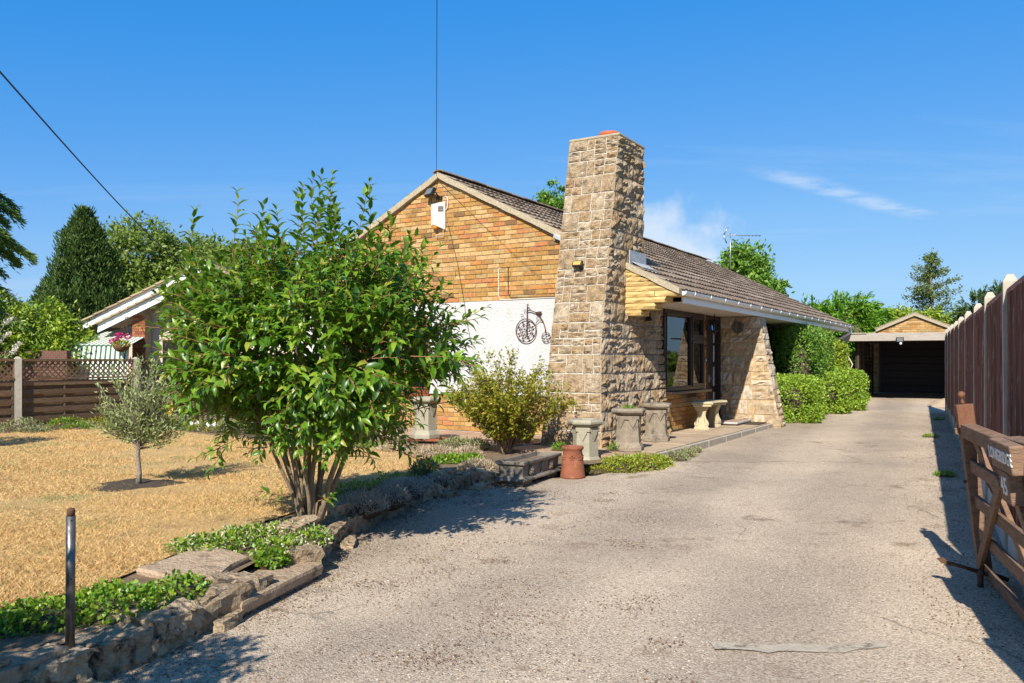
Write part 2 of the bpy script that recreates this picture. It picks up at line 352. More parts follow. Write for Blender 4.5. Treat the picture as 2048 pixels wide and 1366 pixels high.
# leaves
MT['leaf_main'] = leaf_mat('broad_leaf', [(0, (0.032, 0.095, 0.009)), (0.35, (0.070, 0.175, 0.011)), (0.7, (0.135, 0.265, 0.016)), (0.93, (0.25, 0.37, 0.028)), (1, (0.36, 0.34, 0.05))],
    trans=(0.30, 0.48, 0.03), tmix=0.32, rough=0.36, spec=0.5)
MT['leaf_yellow'] = leaf_mat('yellow_green_leaf', [(0, (0.16, 0.21, 0.018)), (0.5, (0.30, 0.31, 0.02)), (0.8, (0.38, 0.33, 0.03)), (1, (0.38, 0.21, 0.035))],
    trans=(0.45, 0.42, 0.03), tmix=0.28)
MT['leaf_olive'] = leaf_mat('olive_leaf', [(0, (0.16, 0.21, 0.055)), (0.5, (0.28, 0.33, 0.11)), (1, (0.44, 0.46, 0.22))], trans=(0.35, 0.4, 0.15), tmix=0.2, rough=0.5)
MT['leaf_hedge'] = leaf_mat('hedge_leaf', [(0, (0.14, 0.27, 0.018)), (0.5, (0.26, 0.40, 0.03)), (1, (0.42, 0.52, 0.06))], trans=(0.32, 0.46, 0.05), tmix=0.3)
MT['leaf_hedge_dark'] = leaf_mat('dark_hedge_leaf', [(0, (0.075, 0.18, 0.018)), (0.6, (0.15, 0.29, 0.03)), (1, (0.28, 0.40, 0.05))], trans=(0.25, 0.40, 0.05), tmix=0.28)
MT['leaf_gold'] = leaf_mat('golden_hedge_leaf', [(0, (0.16, 0.26, 0.018)), (0.6, (0.29, 0.37, 0.025)), (1, (0.40, 0.43, 0.035))], trans=(0.4, 0.48, 0.04), tmix=0.3)
MT['leaf_yew'] = leaf_mat('yew_needle', [(0, (0.028, 0.066, 0.014)), (0.6, (0.065, 0.118, 0.022)), (1, (0.12, 0.17, 0.034))], trans=(0.12, 0.2, 0.04), tmix=0.15, rough=0.6, spec=0.25)
MT['leaf_tree'] = leaf_mat('tree_leaf', [(0, (0.11, 0.17, 0.022)), (0.6, (0.185, 0.255, 0.035)), (1, (0.27, 0.33, 0.06))], trans=(0.3, 0.4, 0.08), tmix=0.3, rough=0.5)
MT['leaf_rhodo'] = leaf_mat('rhododendron_leaf', [(0, (0.095, 0.18, 0.012)), (0.5, (0.22, 0.33, 0.02)), (1, (0.40, 0.47, 0.045))], trans=(0.3, 0.42, 0.04), tmix=0.26)
MT['leaf_cypress'] = leaf_mat('cypress_spray', [(0, (0.075, 0.19, 0.010)), (0.6, (0.13, 0.29, 0.014)), (1, (0.21, 0.39, 0.025))], trans=(0.25, 0.45, 0.04), tmix=0.25, rough=0.6)
MT['leaf_birch'] = leaf_mat('birch_leaf', [(0, (0.09, 0.135, 0.03)), (1, (0.19, 0.235, 0.065))], trans=(0.3, 0.38, 0.08), tmix=0.3)
MT['leaf_cedar'] = leaf_mat('cedar_needle', [(0, (0.09, 0.18, 0.03)), (0.6, (0.19, 0.29, 0.055)), (1, (0.36, 0.40, 0.12))], trans=(0.35, 0.5, 0.1), tmix=0.35, rough=0.6)
MT['leaf_cover'] = leaf_mat('ground_cover_leaf', [(0, (0.085, 0.20, 0.015)), (0.6, (0.165, 0.31, 0.022)), (1, (0.34, 0.40, 0.03))], trans=(0.35, 0.48, 0.04), tmix=0.28)
MT['leaf_silver'] = leaf_mat('silver_leaf', [(0, (0.30, 0.30, 0.25)), (0.6, (0.42, 0.42, 0.37)), (1, (0.52, 0.52, 0.47))], trans=(0.4, 0.42, 0.35), tmix=0.15, rough=0.7)
MT['leaf_sage'] = leaf_mat('sage_leaf', [(0, (0.15, 0.20, 0.06)), (0.6, (0.25, 0.29, 0.10)), (1, (0.37, 0.38, 0.16))], trans=(0.25, 0.33, 0.12), tmix=0.2, rough=0.6)
MT['straw'] = leaf_mat('straw', [(0, (0.44, 0.265, 0.095)), (0.4, (0.65, 0.415, 0.17)), (0.8, (0.75, 0.54, 0.26)), (1, (0.40, 0.29, 0.10))], trans=(0.7, 0.5, 0.2), tmix=0.2, rough=0.7, spec=0.2)
MT['dry_stalk'] = leaf_mat('dry_stalk', [(0, (0.46, 0.33, 0.18)), (0.6, (0.58, 0.47, 0.31)), (1, (0.64, 0.56, 0.42))], trans=(0.6, 0.5, 0.3), tmix=0.15, rough=0.8, spec=0.15)

def drive_material():
    m, nt, out = _nt('gravel_tarmac')
    b = nt.nodes.new("ShaderNodeBsdfPrincipled"); nt.links.new(b.outputs[0], out.inputs[0])
    b.inputs["Roughness"].default_value = 0.9; b.inputs["Specular IOR Level"].default_value = 0.25
    g = nt.nodes.new("ShaderNodeNewGeometry")
    def vor(scale, feature='F1'):
        v = nt.nodes.new("ShaderNodeTexVoronoi"); v.inputs["Scale"].default_value = scale; v.feature = feature
        nt.links.new(g.outputs["Position"], v.inputs["Vector"]); return v
    v1, v2 = vor(95), vor(170)
    chips = _ramp(nt, _math(nt, 'FRACT', _math(nt, 'MULTIPLY', v1.outputs["Color"], 3.7)),
                  [(0.0, (0.26, 0.205, 0.15)), (0.2, (0.40, 0.325, 0.24)), (0.5, (0.52, 0.43, 0.325)), (0.8, (0.60, 0.505, 0.39)), (1.0, (0.72, 0.63, 0.51))])
    fine = _ramp(nt, _math(nt, 'FRACT', _math(nt, 'MULTIPLY', v2.outputs["Color"], 5.3)),
                  [(0.0, (0.28, 0.225, 0.165)), (0.5, (0.49, 0.405, 0.305)), (1.0, (0.64, 0.545, 0.425))])
    col = _mixc(nt, 0.45, chips, fine)
    gap = _ramp(nt, v1.outputs["Distance"], [(0.0, (1, 1, 1)), (0.55, (1, 1, 1)), (0.9, (0.60, 0.57, 0.54))])
    col = _mixc(nt, 1.0, col, gap, 'MULTIPLY')
    big = _ramp(nt, _noise(nt, 0.55, 5, 0.55), [(0.35, (0.82, 0.80, 0.79)), (0.65, (1.10, 1.07, 1.03))])
    col = _mixc(nt, 1.0, col, big, 'MULTIPLY')
    # mossy brown patches and dark worn stains
    brown = _ramp(nt, _noise(nt, 2.6, 8, 0.72, seed=4.0), [(0.55, (0, 0, 0)), (0.66, (1, 1, 1))])
    edge = _ramp(nt, _noise(nt, 0.45, 3, 0.5, seed=9.0), [(0.44, (0, 0, 0)), (0.60, (1, 1, 1))])
    col = _mixc(nt, _math(nt, 'MULTIPLY', _math(nt, 'MULTIPLY', brown, edge), 0.75), col, (0.19, 0.12, 0.075))
    worn = _ramp(nt, _noise(nt, 1.7, 7, 0.7, stretch=(0.45, 1.4, 1), seed=2.0), [(0.60, (0, 0, 0)), (0.74, (1, 1, 1))])
    col = _mixc(nt, _math(nt, 'MULTIPLY', worn, 0.5), col, (0.155, 0.14, 0.125))
    col = _mixc(nt, 1.0, col, (1.0, 0.985, 0.975), 'MULTIPLY')
    # hairline cracks, only here and there
    wp = nt.nodes.new("ShaderNodeMapping"); wp.inputs["Scale"].default_value = (1.0, 0.8, 1.0)
    nd = nt.nodes.new("ShaderNodeTexNoise"); nd.inputs["Scale"].default_value = 3.0; nd.inputs["Detail"].default_value = 5
    nt.links.new(g.outputs["Position"], nd.inputs["Vector"])
    ad = nt.nodes.new("ShaderNodeVectorMath"); ad.operation = 'MULTIPLY_ADD'; ad.inputs[1].default_value = (0.5, 0.5, 0.0)
    nt.links.new(nd.outputs["Color"], ad.inputs[0]); nt.links.new(g.outputs["Position"], ad.inputs[2]); nt.links.new(ad.outputs[0], wp.inputs[0])
    vc = nt.nodes.new("ShaderNodeTexVoronoi"); vc.feature = 'DISTANCE_TO_EDGE'; vc.inputs["Scale"].default_value = 0.42
    nt.links.new(wp.outputs[0], vc.inputs["Vector"])
    crk = _ramp(nt, vc.outputs["Distance"], [(0.0, (1, 1, 1)), (0.006, (0, 0, 0))])
    some = _ramp(nt, _noise(nt, 0.6, 3, 0.5, seed=12.0), [(0.48, (0, 0, 0)), (0.56, (1, 1, 1))])
    col = _mixc(nt, _math(nt, 'MULTIPLY', _math(nt, 'MULTIPLY', crk, some), 0.6), col, (0.10, 0.085, 0.07))
    # worn wheel lanes running with the drive, broken up by noise
    dp = nt.nodes.new("ShaderNodeVectorMath"); dp.operation = 'DOT_PRODUCT'; dp.inputs[1].default_value = (0.8962, -0.4436, 0)
    nt.links.new(g.outputs["Position"], dp.inputs[0])
    lane = _math(nt, 'ADD', dp.outputs["Value"], _math(nt, 'MULTIPLY', _noise(nt, 0.5, 3, 0.5, seed=6.0), 0.5))
    wv = _math(nt, 'SINE', _math(nt, 'MULTIPLY', lane, 4.1))
    lanes = _ramp(nt, _math(nt, 'ADD', _math(nt, 'MULTIPLY', wv, 0.35), _noise(nt, 1.1, 5, 0.6, stretch=(1, 0.4, 1), seed=8.0)), [(0.30, (0.84, 0.83, 0.82)), (0.75, (1.10, 1.09, 1.06))])
    col = _mixc(nt, 0.8, col, _mixc(nt, 1.0, col, lanes, 'MULTIPLY'))
    nt.links.new(col, b.inputs["Base Color"])
    bp = nt.nodes.new("ShaderNodeBump"); bp.inputs["Strength"].default_value = 0.6; bp.inputs["Distance"].default_value = 0.012
    h = _math(nt, 'ADD', _math(nt, 'MULTIPLY', v1.outputs["Distance"], -0.8), _math(nt, 'MULTIPLY', v2.outputs["Distance"], -0.4))
    nt.links.new(h, bp.inputs["Height"]); nt.links.new(bp.outputs[0], b.inputs["Normal"])
    return m
MT['drive'] = drive_material()
MT['chip'] = M('stone_chip', (0.4, 0.35, 0.3), None, rough=0.85, palette=[(0, (0.44, 0.37, 0.285)), (0.25, (0.54, 0.46, 0.365)), (0.5, (0.34, 0.275, 0.21)), (0.7, (0.62, 0.55, 0.45)), (0.85, (0.46, 0.36, 0.26)), (0.95, (0.24, 0.19, 0.145))], rnd=0.1)
MT['patch'] = M('patched_mortar', (0.44, 0.375, 0.275), (0.54, 0.465, 0.35), scale=22, rough=0.95, bump=0.8, bscale=90, bdetail=8,
    stain=(0.22, 0.18, 0.13), stain_scale=16, stain_lo=0.52, stain_hi=0.66)
MT['lawn'] = M('parched_turf', (0.46, 0.285, 0.105), (0.60, 0.405, 0.165), scale=26, rough=0.98, bump=0.9, bscale=70, bdetail=8,
    stain=(0.26, 0.165, 0.075), stain_scale=2.6, stain_lo=0.52, stain_hi=0.78)
MT['ground'] = M('rough_grass', (0.10, 0.12, 0.04), (0.20, 0.17, 0.07), scale=3, rough=0.98)
MT['debris'] = leaf_mat('fallen_leaf', [(0, (0.10, 0.055, 0.03)), (0.6, (0.20, 0.11, 0.055)), (1, (0.32, 0.20, 0.10))], trans=(0.3, 0.2, 0.1), tmix=0.05, rough=0.9)

# ------------------------------------------------------------------ object helpers
def tag(o, label=None, cat=None, group=None, kind=None):
    if label: o["label"] = label
    if cat: o["category"] = cat
    if group: o["group"] = group
    if kind: o["kind"] = kind
    return o

def empty(name, loc=(0, 0, 0), rz=0.0, label=None, cat=None, group=None):
    o = bpy.data.objects.new(name, None); COL.objects.link(o)
    o.empty_display_size = 0.2
    o.location = loc; o.rotation_euler = (0, 0, rz)
    return tag(o, label, cat, group)

def link(name, me, parent=None, loc=None, rot=None, scale=None):
    o = bpy.data.objects.new(name, me); COL.objects.link(o)
    if parent is not None: o.parent = parent
    if loc is not None: o.location = loc
    if rot is not None: o.rotation_euler = rot
    if scale is not None: o.scale = scale
    return o

class MB:
    """collects shapes for one mesh"""
    def __init__(s): s.v, s.f, s.sm = [], [], []
    def add(s, vs, fs, smooth=False):
        o = len(s.v); s.v += [tuple(p) for p in vs]
        s.f += [tuple(i + o for i in f) for f in fs]; s.sm += [smooth] * len(fs)
        return s
    def box(s, x0, x1, y0, y1, z0, z1, mat=None):
        vs = [Vector(p) for p in ((x0, y0, z0), (x1, y0, z0), (x1, y1, z0), (x0, y1, z0), (x0, y0, z1), (x1, y0, z1), (x1, y1, z1), (x0, y1, z1))]
        if mat is not None: vs = [mat @ p for p in vs]
        return s.add(vs, [(0, 3, 2, 1), (4, 5, 6, 7), (0, 1, 5, 4), (1, 2, 6, 5), (2, 3, 7, 6), (3, 0, 4, 7)])
    def bar(s, p, q, w, h, up=(0, 0, 1)):
        """rectangular bar from p to q; w across, h along up"""
        p, q = Vector(p), Vector(q); d = (q - p); L = d.length; d.normalize()
        up = Vector(up); side = d.cross(up)
        if side.length < 1e-4: side = d.cross(Vector((1, 0, 0)))
        side.normalize(); up = side.cross(d).normalized()
        vs = []
        for c in (p, q):
            for a, b_ in ((-1, -1), (1, -1), (1, 1), (-1, 1)):
                vs.append(c + side * (a * w / 2) + up * (b_ * h / 2))
        return s.add(vs, [(0, 1, 2, 3), (7, 6, 5, 4), (0, 4, 5, 1), (1, 5, 6, 2), (2, 6, 7, 3), (3, 7, 4, 0)])
    def tube(s, path, rad, n=8, cap=True):
        path = [Vector(p) for p in path]
        if isinstance(rad, (int, float)): rad = [rad] * len(path)
        rings = []; prev = None
        for i, p in enumerate(path):
            d = (path[min(i + 1, len(path) - 1)] - path[max(i - 1, 0)])
            if d.length < 1e-9: d = Vector((0, 0, 1))
            d.normalize()
            if prev is None:
                a = d.cross(Vector((0, 0, 1)))
                if a.length < 0.05: a = d.cross(Vector((1, 0, 0)))
            else:
                a = prev - d * prev.dot(d)
                if a.length < 1e-6: a = d.cross(Vector((1, 0, 0)))
            a.normalize(); prev = a; b_ = d.cross(a)
            rings.append([p + (a * math.cos(2 * math.pi * k / n) + b_ * math.sin(2 * math.pi * k / n)) * rad[i] for k in range(n)])
        vs = [v for r_ in rings for v in r_]; fs = []
        for i in range(len(path) - 1):
            for k in range(n):
                k2 = (k + 1) % n
                fs.append((i * n + k, i * n + k2, (i + 1) * n + k2, (i + 1) * n + k))
        if cap:
            fs.append(tuple(range(n - 1, -1, -1))); fs.append(tuple((len(path) - 1) * n + k for k in range(n)))
        return s.add(vs, fs, True)
    def lathe(s, prof, n=24, c=(0, 0, 0), smooth=True, squash=None, rot=0.0):
        vs = []; fs = []
        for r_, z in prof:
            for k in range(n):
                a = 2 * math.pi * k / n + rot
                vs.append((c[0] + r_ * math.cos(a), c[1] + r_ * math.sin(a), c[2] + z))
        for i in range(len(prof) - 1):
            for k in range(n):
                k2 = (k + 1) % n
                fs.append((i * n + k, i * n + k2, (i + 1) * n + k2, (i + 1) * n + k))
        return s.add(vs, fs, smooth)
    def prism(s, poly, axis, a0, a1):
        """extrude a 2-D polygon: axis 'y': poly is (x,z); axis 'x': (y,z); axis 'z': (x,y)"""
        n = len(poly)
        def P(p, a):
            return {'y': (p[0], a, p[1]), 'x': (a, p[0], p[1]), 'z': (p[0], p[1], a)}[axis]
        vs = [P(p, a0) for p in poly] + [P(p, a1) for p in poly]
        fs = [tuple(range(n)), tuple(range(2 * n - 1, n - 1, -1))]
        fs += [(i, i + n, (i + 1) % n + n, (i + 1) % n) for i in range(n)]
        return s.add(vs, fs)
    def ball(s, c, r_, n=8, m=5, sc=(1, 1, 1)):
        vs = [(c[0], c[1], c[2] - r_ * sc[2])]; fs = []
        for i in range(1, m):
            t = math.pi * i / m - math.pi / 2
            for k in range(n):
                a = 2 * math.pi * k / n
                vs.append((c[0] + r_ * sc[0] * math.cos(t) * math.cos(a), c[1] + r_ * sc[1] * math.cos(t) * math.sin(a), c[2] + r_ * sc[2] * math.sin(t)))
        vs.append((c[0], c[1], c[2] + r_ * sc[2])); top = len(vs) - 1
        for k in range(n):
            k2 = (k + 1) % n
            fs.append((0, 1 + k2, 1 + k)); fs.append((top, 1 + (m - 2) * n + k, 1 + (m - 2) * n + k2))
            for i in range(m - 2):
                fs.append((1 + i * n + k, 1 + i * n + k2, 1 + (i + 1) * n + k2, 1 + (i + 1) * n + k))
        return s.add(vs, fs, True)
    def mesh(s, name, mat, fix=True):
        me = bpy.data.meshes.new(name); me.from_pydata(s.v, [], s.f)
        me.polygons.foreach_set("use_smooth", s.sm)
        if fix:
            bm_ = bmesh.new(); bm_.from_mesh(me); bmesh.ops.recalc_face_normals(bm_, faces=bm_.faces); bm_.to_mesh(me); bm_.free()
        me.materials.append(MT[mat] if isinstance(mat, str) else mat); me.update()
        return me
    def build(s, name, mat, parent=None, loc=None, rot=None, bevel=0.0, fix=True):
        o = link(name, s.mesh(name, mat, fix), parent, loc, rot)
        if bevel:
            md = o.modifiers.new("edges", 'BEVEL'); md.width = bevel; md.segments = 2; md.limit_method = 'ANGLE'; md.angle_limit = R(40)
        return o

def np_mesh(name, verts, faces, mat, smooth=False):
    """verts (N,3), faces (F,k) arrays"""
    me = bpy.data.meshes.new(name)
    nv, (nf, k) = len(verts), faces.shape
    me.vertices.add(nv); me.vertices.foreach_set("co", np.ascontiguousarray(verts, dtype=np.float32).ravel())
    me.loops.add(nf * k); me.loops.foreach_set("vertex_index", np.ascontiguousarray(faces, dtype=np.int32).ravel())
    me.polygons.add(nf); me.polygons.foreach_set("loop_start", np.arange(0, nf * k, k, dtype=np.int32))
    if smooth: me.polygons.foreach_set("use_smooth", np.ones(nf, dtype=bool))
    me.materials.append(MT[mat]); me.update(calc_edges=True)
    return me

def unit(a):
    return a / np.maximum(np.linalg.norm(a, axis=-1, keepdims=True), 1e-9)

# leaf templates: local x along the leaf, y across, z up
LEAF_FINE = (np.array([(0, 0, 0), (0.30, -0.42, 0.10), (0.30, 0, 0.02), (0.30, 0.42, 0.10), (0.66, -0.36, 0.03), (0.66, 0, -0.06), (0.66, 0.36, 0.03), (1, 0, -0.26)], dtype=float),
             np.array([(0, 1, 2), (0, 2, 3), (1, 4, 2), (4, 5, 2), (2, 5, 3), (5, 6, 3), (4, 7, 5), (5, 7, 6)]))
LEAF_FOLD = (np.array([(0, 0, 0), (0.45, -0.5, 0.10), (0.5, 0, -0.02), (0.45, 0.5, 0.10), (1, 0, -0.10)], dtype=float),
             np.array([(0, 1, 2), (1, 4, 2), (0, 2, 3), (2, 4, 3)]))
LEAF_FLAT = (np.array([(0, 0, 0), (0.5, -0.5, 0.06), (1, 0, -0.05), (0.5, 0.5, 0.06)], dtype=float),
             np.array([(0, 1, 2), (0, 2, 3)]))
BLADE = (np.array([(0, -0.5, 0), (0, 0.5, 0), (1, 0, 0.12)], dtype=float), np.array([(0, 1, 2)]))

def leaf_arrays(pos, dirs, ups, length, width, tpl=LEAF_FLAT):
    """vertex and face arrays of many leaves"""
    t, f = tpl
    d = unit(dirs); side = unit(np.cross(ups, d)); up = np.cross(d, side)
    L = np.asarray(length).reshape(-1, 1, 1) * np.ones((len(pos), 1, 1)); W = np.asarray(width).reshape(-1, 1, 1) * np.ones((len(pos), 1, 1))
    v = pos[:, None, :] + d[:, None, :] * t[None, :, 0:1] * L + side[:, None, :] * t[None, :, 1:2] * W + up[:, None, :] * t[None, :, 2:3] * L
    n, k = len(pos), len(t)
    faces = f[None, :, :] + (np.arange(n) * k)[:, None, None]
    return v.reshape(-1, 3), faces.reshape(-1, 3)

def leaves(name, pos, dirs, ups, length, width, mat, parent=None, tpl=LEAF_FLAT, stuff=False):
    v, f = leaf_arrays(np.asarray(pos), np.asarray(dirs), np.asarray(ups), length, width, tpl)
    o = link(name, np_mesh(name, v, f, mat), parent)
    if stuff: o["kind"] = "stuff"
    return o

def rdir(n, zbias=0.0, rng=RNG):
    d = rng.normal(size=(n, 3)); d[:, 2] += zbias
    return unit(d)

def vnoise(p, freq, seed=0):
    """cheap smooth pseudo noise on (N,3) points"""
    r_ = np.random.default_rng(seed); out = np.zeros(len(p))
    for k in range(6):
        w = r_.normal(size=3) * freq * (1 + 0.35 * k); ph = r_.uniform(0, 6.28)
        out += np.sin(p @ w + ph) / (1 + 0.3 * k)
    return out / 3.2

def ellipsoid_pts(n, c, r_, lo=0.55, rng=RNG, lump=0.0, freq=3.0, seed=1, zmin=None):
    d = unit(rng.normal(size=(n, 3))); q = lo + (1 - lo) * rng.random(n) ** 0.6
    q = q * (1 + lump * vnoise(d * 1.0, freq, seed))
    p = np.asarray(c) + d * q[:, None] * np.asarray(r_)
    if zmin is not None:
        k = p[:, 2] > zmin; p, d = p[k], d[k]
    return p, d

def stem_path(a, b, n=6, wob=0.05, sag=0.0):
    a, b = Vector(a), Vector(b); out = []
    L = (b - a).length
    for i in range(n):
        t = i / (n - 1); w = math.sin(math.pi * t)
        p = a.lerp(b, t) + Vector((random.uniform(-1, 1), random.uniform(-1, 1), random.uniform(-.5, .5))) * wob * L * w
        p.z += sag * L * w
        out.append(p)
    return out

def ground_z(y): return 0.01 * max(-5.0, min(y, 40.0))

HA = math.atan2(1002, 1650)              # angle of the house to the view
HP = Vector((0.05, 13.15, 0.0))
def HW(x, y, z=0.0):
    """house plan coordinates to world"""
    return Vector((HP.x + x * math.cos(HA) + y * math.sin(HA), HP.y - x * math.sin(HA) + y * math.cos(HA), z))
# ================================================================== THE GROUND
def sheet(name, poly, zf, mat, kind="structure", cut=0.6, wob=0.0):
    bm_ = bmesh.new()
    vs = [bm_.verts.new((x, y, 0)) for x, y in poly]
    bm_.faces.new(vs)
    xs = [p[0] for p in poly]; ys = [p[1] for p in poly]
    for axis, lo, hi in ((0, min(xs), max(xs)), (1, min(ys), max(ys))):
        k = math.floor(lo / cut) + 1
        while k * cut < hi:
            co = (k * cut, 0, 0) if axis == 0 else (0, k * cut, 0)
            no = (1, 0, 0) if axis == 0 else (0, 1, 0)
            bmesh.ops.bisect_plane(bm_, geom=bm_.verts[:] + bm_.edges[:] + bm_.faces[:], plane_co=co, plane_no=no)
            k += 1
    for v in bm_.verts:
        v.co.z = zf(v.co.x, v.co.y) + (wob * (math.sin(v.co.x * 2.3 + v.co.y * 1.1) + math.sin(v.co.y * 2.9 - v.co.x * 1.7)) if wob else 0)
    bmesh.ops.recalc_face_normals(bm_, faces=bm_.faces)
    if sum(f.normal.z for f in bm_.faces) < 0: bmesh.ops.reverse_faces(bm_, faces=bm_.faces)
    me = bpy.data.meshes.new(name); bm_.to_mesh(me); bm_.free()
    me.polygons.foreach_set("use_smooth", [True] * len(me.polygons))
    me.materials.append(MT[mat])
    o = link(name, me); o["kind"] = kind
    return o

sheet('ground', [(-400, -60), (400, -60), (400, 500), (-400, 500)], lambda x, y: ground_z(y) - 0.05, 'ground', cut=40)

WALL = [(-2.12, 2.3), (-2.02, 2.75), (-1.63, 3.88), (-1.435, 4.52), (-1.33, 5.3), (-1.24, 6.32), (-0.93, 7.55), (-0.40, 8.55), (-0.02, 8.98)]
FENCE_X = lambda y: 0.627 + 0.495 * y
drive_poly = [(-2.2, -4), (0.9, -4), (1.2, 1.0), (FENCE_X(2.5), 2.5), (FENCE_X(19.6), 19.6), (15.6, 28.6), (11.0, 29.2), (7.6, 23.5)] + \
    [tuple(HW(2.6, 12)[:2]), tuple(HW(2.85, 5.5)[:2]), tuple(HW(2.85, 0)[:2]), tuple(HW(2.85, -1.9)[:2]), (0.95, 9.35)] + [(x - 0.15, y) for x, y in WALL[::-1]]
drive = sheet('driveway', drive_poly, lambda x, y: ground_z(y), 'drive', cut=0.5, wob=0.004)

# loose stone chips on the drive near the gate
n = 15000
yy = 2.9 + 8.0 * RNG.random(n) ** 1.9
xx = -2.2 + (FENCE_X(yy) + 2.2) * RNG.random(n)
wx = np.interp(yy, [p[1] for p in WALL], [p[0] for p in WALL])
k = xx > wx + 0.03; xx, yy = xx[k], yy[k]; n = len(xx)
octv = np.array([(1, 0, 0), (0, 1, 0), (-1, 0, 0), (0, -1, 0), (0, 0, 0.8)], dtype=float)
octf = np.array([(0, 1, 4), (1, 2, 4), (2, 3, 4), (3, 0, 4)])
sz = RNG.uniform(0.0028, 0.0062, n)
an = RNG.uniform(0, 6.28, n); ca, sa = np.cos(an), np.sin(an)
tv = octv[None] * sz[:, None, None] * RNG.uniform(0.7, 1.35, (n, 5, 1))
vx = tv[:, :, 0] * ca[:, None] - tv[:, :, 1] * sa[:, None]; vy = tv[:, :, 0] * sa[:, None] + tv[:, :, 1] * ca[:, None]
pv = np.stack([vx + xx[:, None], vy + yy[:, None], tv[:, :, 2] + 0.01 * yy[:, None] - 0.001], axis=-1).reshape(-1, 3)
pf = (octf[None] + (np.arange(n) * 5)[:, None, None]).reshape(-1, 3)
chips = link('gravel', np_mesh('gravel', pv, pf, 'chip'))
tag(chips, 'loose pale stone chips scattered on the driveway', 'gravel', kind='stuff')

# raised garden soil and parched lawn
bed_poly = [(-14, 1.4), (-2.35, 1.4)] + [(x - 0.16, y) for x, y in WALL] + [(0.75, 9.45)] + [tuple(HW(2.83, -1.9)[:2]), tuple(HW(2.5, 0.5)[:2]), tuple(HW(-6, 0.5)[:2]), (-6.3, 20.5), (-7.2, 18.2), (-7.7, 16.3), (-8.7, 14.3), (-14, 8)]
sheet('garden_soil', bed_poly, lambda x, y: 0.192, 'soil', cut=0.5, wob=0.004)
lawn_poly = [(-14, 1.6), (-2.75, 1.6), (-2.7, 3.75), (-2.2, 4.35), (-2.05, 5.3), (-1.75, 6.4), (-1.4, 7.7), (-0.85, 8.8), (-0.95, 10.0), (-1.5, 11.3), (-3.2, 12.1), (-5.0, 13.4), (-6.3, 14.6), (-7.3, 14.9), (-8.0, 14.0), (-9.0, 12.3), (-14, 7.2)]
LAWN_Z = 0.205
sheet('lawn', lawn_poly, lambda x, y: LAWN_Z, 'lawn', cut=0.4, wob=0.004)

def in_poly(x, y, poly):
    c = np.zeros(len(x), dtype=bool); m_ = len(poly)
    for i in range(m_):
        x0, y0 = poly[i]; x1, y1 = poly[(i + 1) % m_]
        if y0 == y1: continue
        k_ = ((y0 > y) != (y1 > y)) & (x < (x1 - x0) * (y - y0) / (y1 - y0) + x0)
        c ^= k_
    return c

OLIVE = (-3.60, 7.95)
n = 330000
y = 3.2 + 12.0 * RNG.random(n) ** 1.55
x = -0.66 * y + (0.66 * y) * RNG.random(n)
k = in_poly(x, y, lawn_poly) & (np.hypot((x - OLIVE[0]) / 0.36, (y - OLIVE[1]) / 0.42) > 1 + 0.25 * np.sin(9 * np.arctan2(y - OLIVE[1], x - OLIVE[0])))
x, y = x[k], y[k]
pos = np.stack([x, y, np.full(len(x), LAWN_Z - 0.002)], -1)
patch = vnoise(pos * [1, 1, 0], 1.6, 5)
keep = RNG.random(len(x)) < np.clip(0.72 + 0.62 * patch, 0.16, 1)
pos, patch = pos[keep], patch[keep]; n = len(pos)
az = RNG.uniform(0, 6.28, n) ; tilt = RNG.uniform(0.12, 0.95, n)
d = np.stack([np.cos(az) * np.cos(tilt), np.sin(az) * np.cos(tilt), np.sin(tilt)], -1)
L = RNG.uniform(0.018, 0.048, n) * (1 + 0.35 * patch)
straw = leaves('grass', pos, d, rdir(n, 0.5), L, 0.003 + 0.0004 * pos[:, 1], 'straw', tpl=BLADE)
tag(straw, 'short parched straw-coloured grass of the lawn', 'grass', kind='stuff')
# a few living tufts
n = 9000
cx_ = RNG.uniform(-7, -1.2, 90); cy_ = RNG.uniform(4.2, 13.5, 90)
i = RNG.integers(0, 90, n)
pos = np.stack([cx_[i] + RNG.normal(0, 0.14, n), cy_[i] + RNG.normal(0, 0.09, n), np.full(n, LAWN_Z)], -1)
pos = pos[in_poly(pos[:, 0], pos[:, 1], lawn_poly)]; n = len(pos)
g2 = leaves('green_grass', pos, rdir(n, 1.0), rdir(n), RNG.uniform(0.02, 0.045, n), 0.006, 'leaf_sage', tpl=BLADE)
tag(g2, 'sparse green tufts left in the dry lawn', 'grass', kind='stuff')

# dark soil ring round the olive tree
mb = MB(); seg = 28
vs = [(OLIVE[0], OLIVE[1], 0.212)]
for q, (rr, zz_) in enumerate(((0.62, 0.218), (1.0, 0.200))):
    for k_ in range(seg):
        a = 2 * math.pi * k_ / seg; w = 1 + 0.2 * math.sin(3 * a + 1) + 0.12 * math.sin(7 * a)
        vs.append((OLIVE[0] + 0.42 * rr * w * math.cos(a), OLIVE[1] + 0.44 * rr * w * math.sin(a), zz_))
fs = [(0, 1 + k_, 1 + (k_ + 1) % seg) for k_ in range(seg)] + [(1 + k_, 1 + seg + k_, 1 + seg + (k_ + 1) % seg, 1 + (k_ + 1) % seg) for k_ in range(seg)]
mb.add(vs, fs, True)
o = mb.build('soil_ring', 'dark_soil'); o["kind"] = "structure"

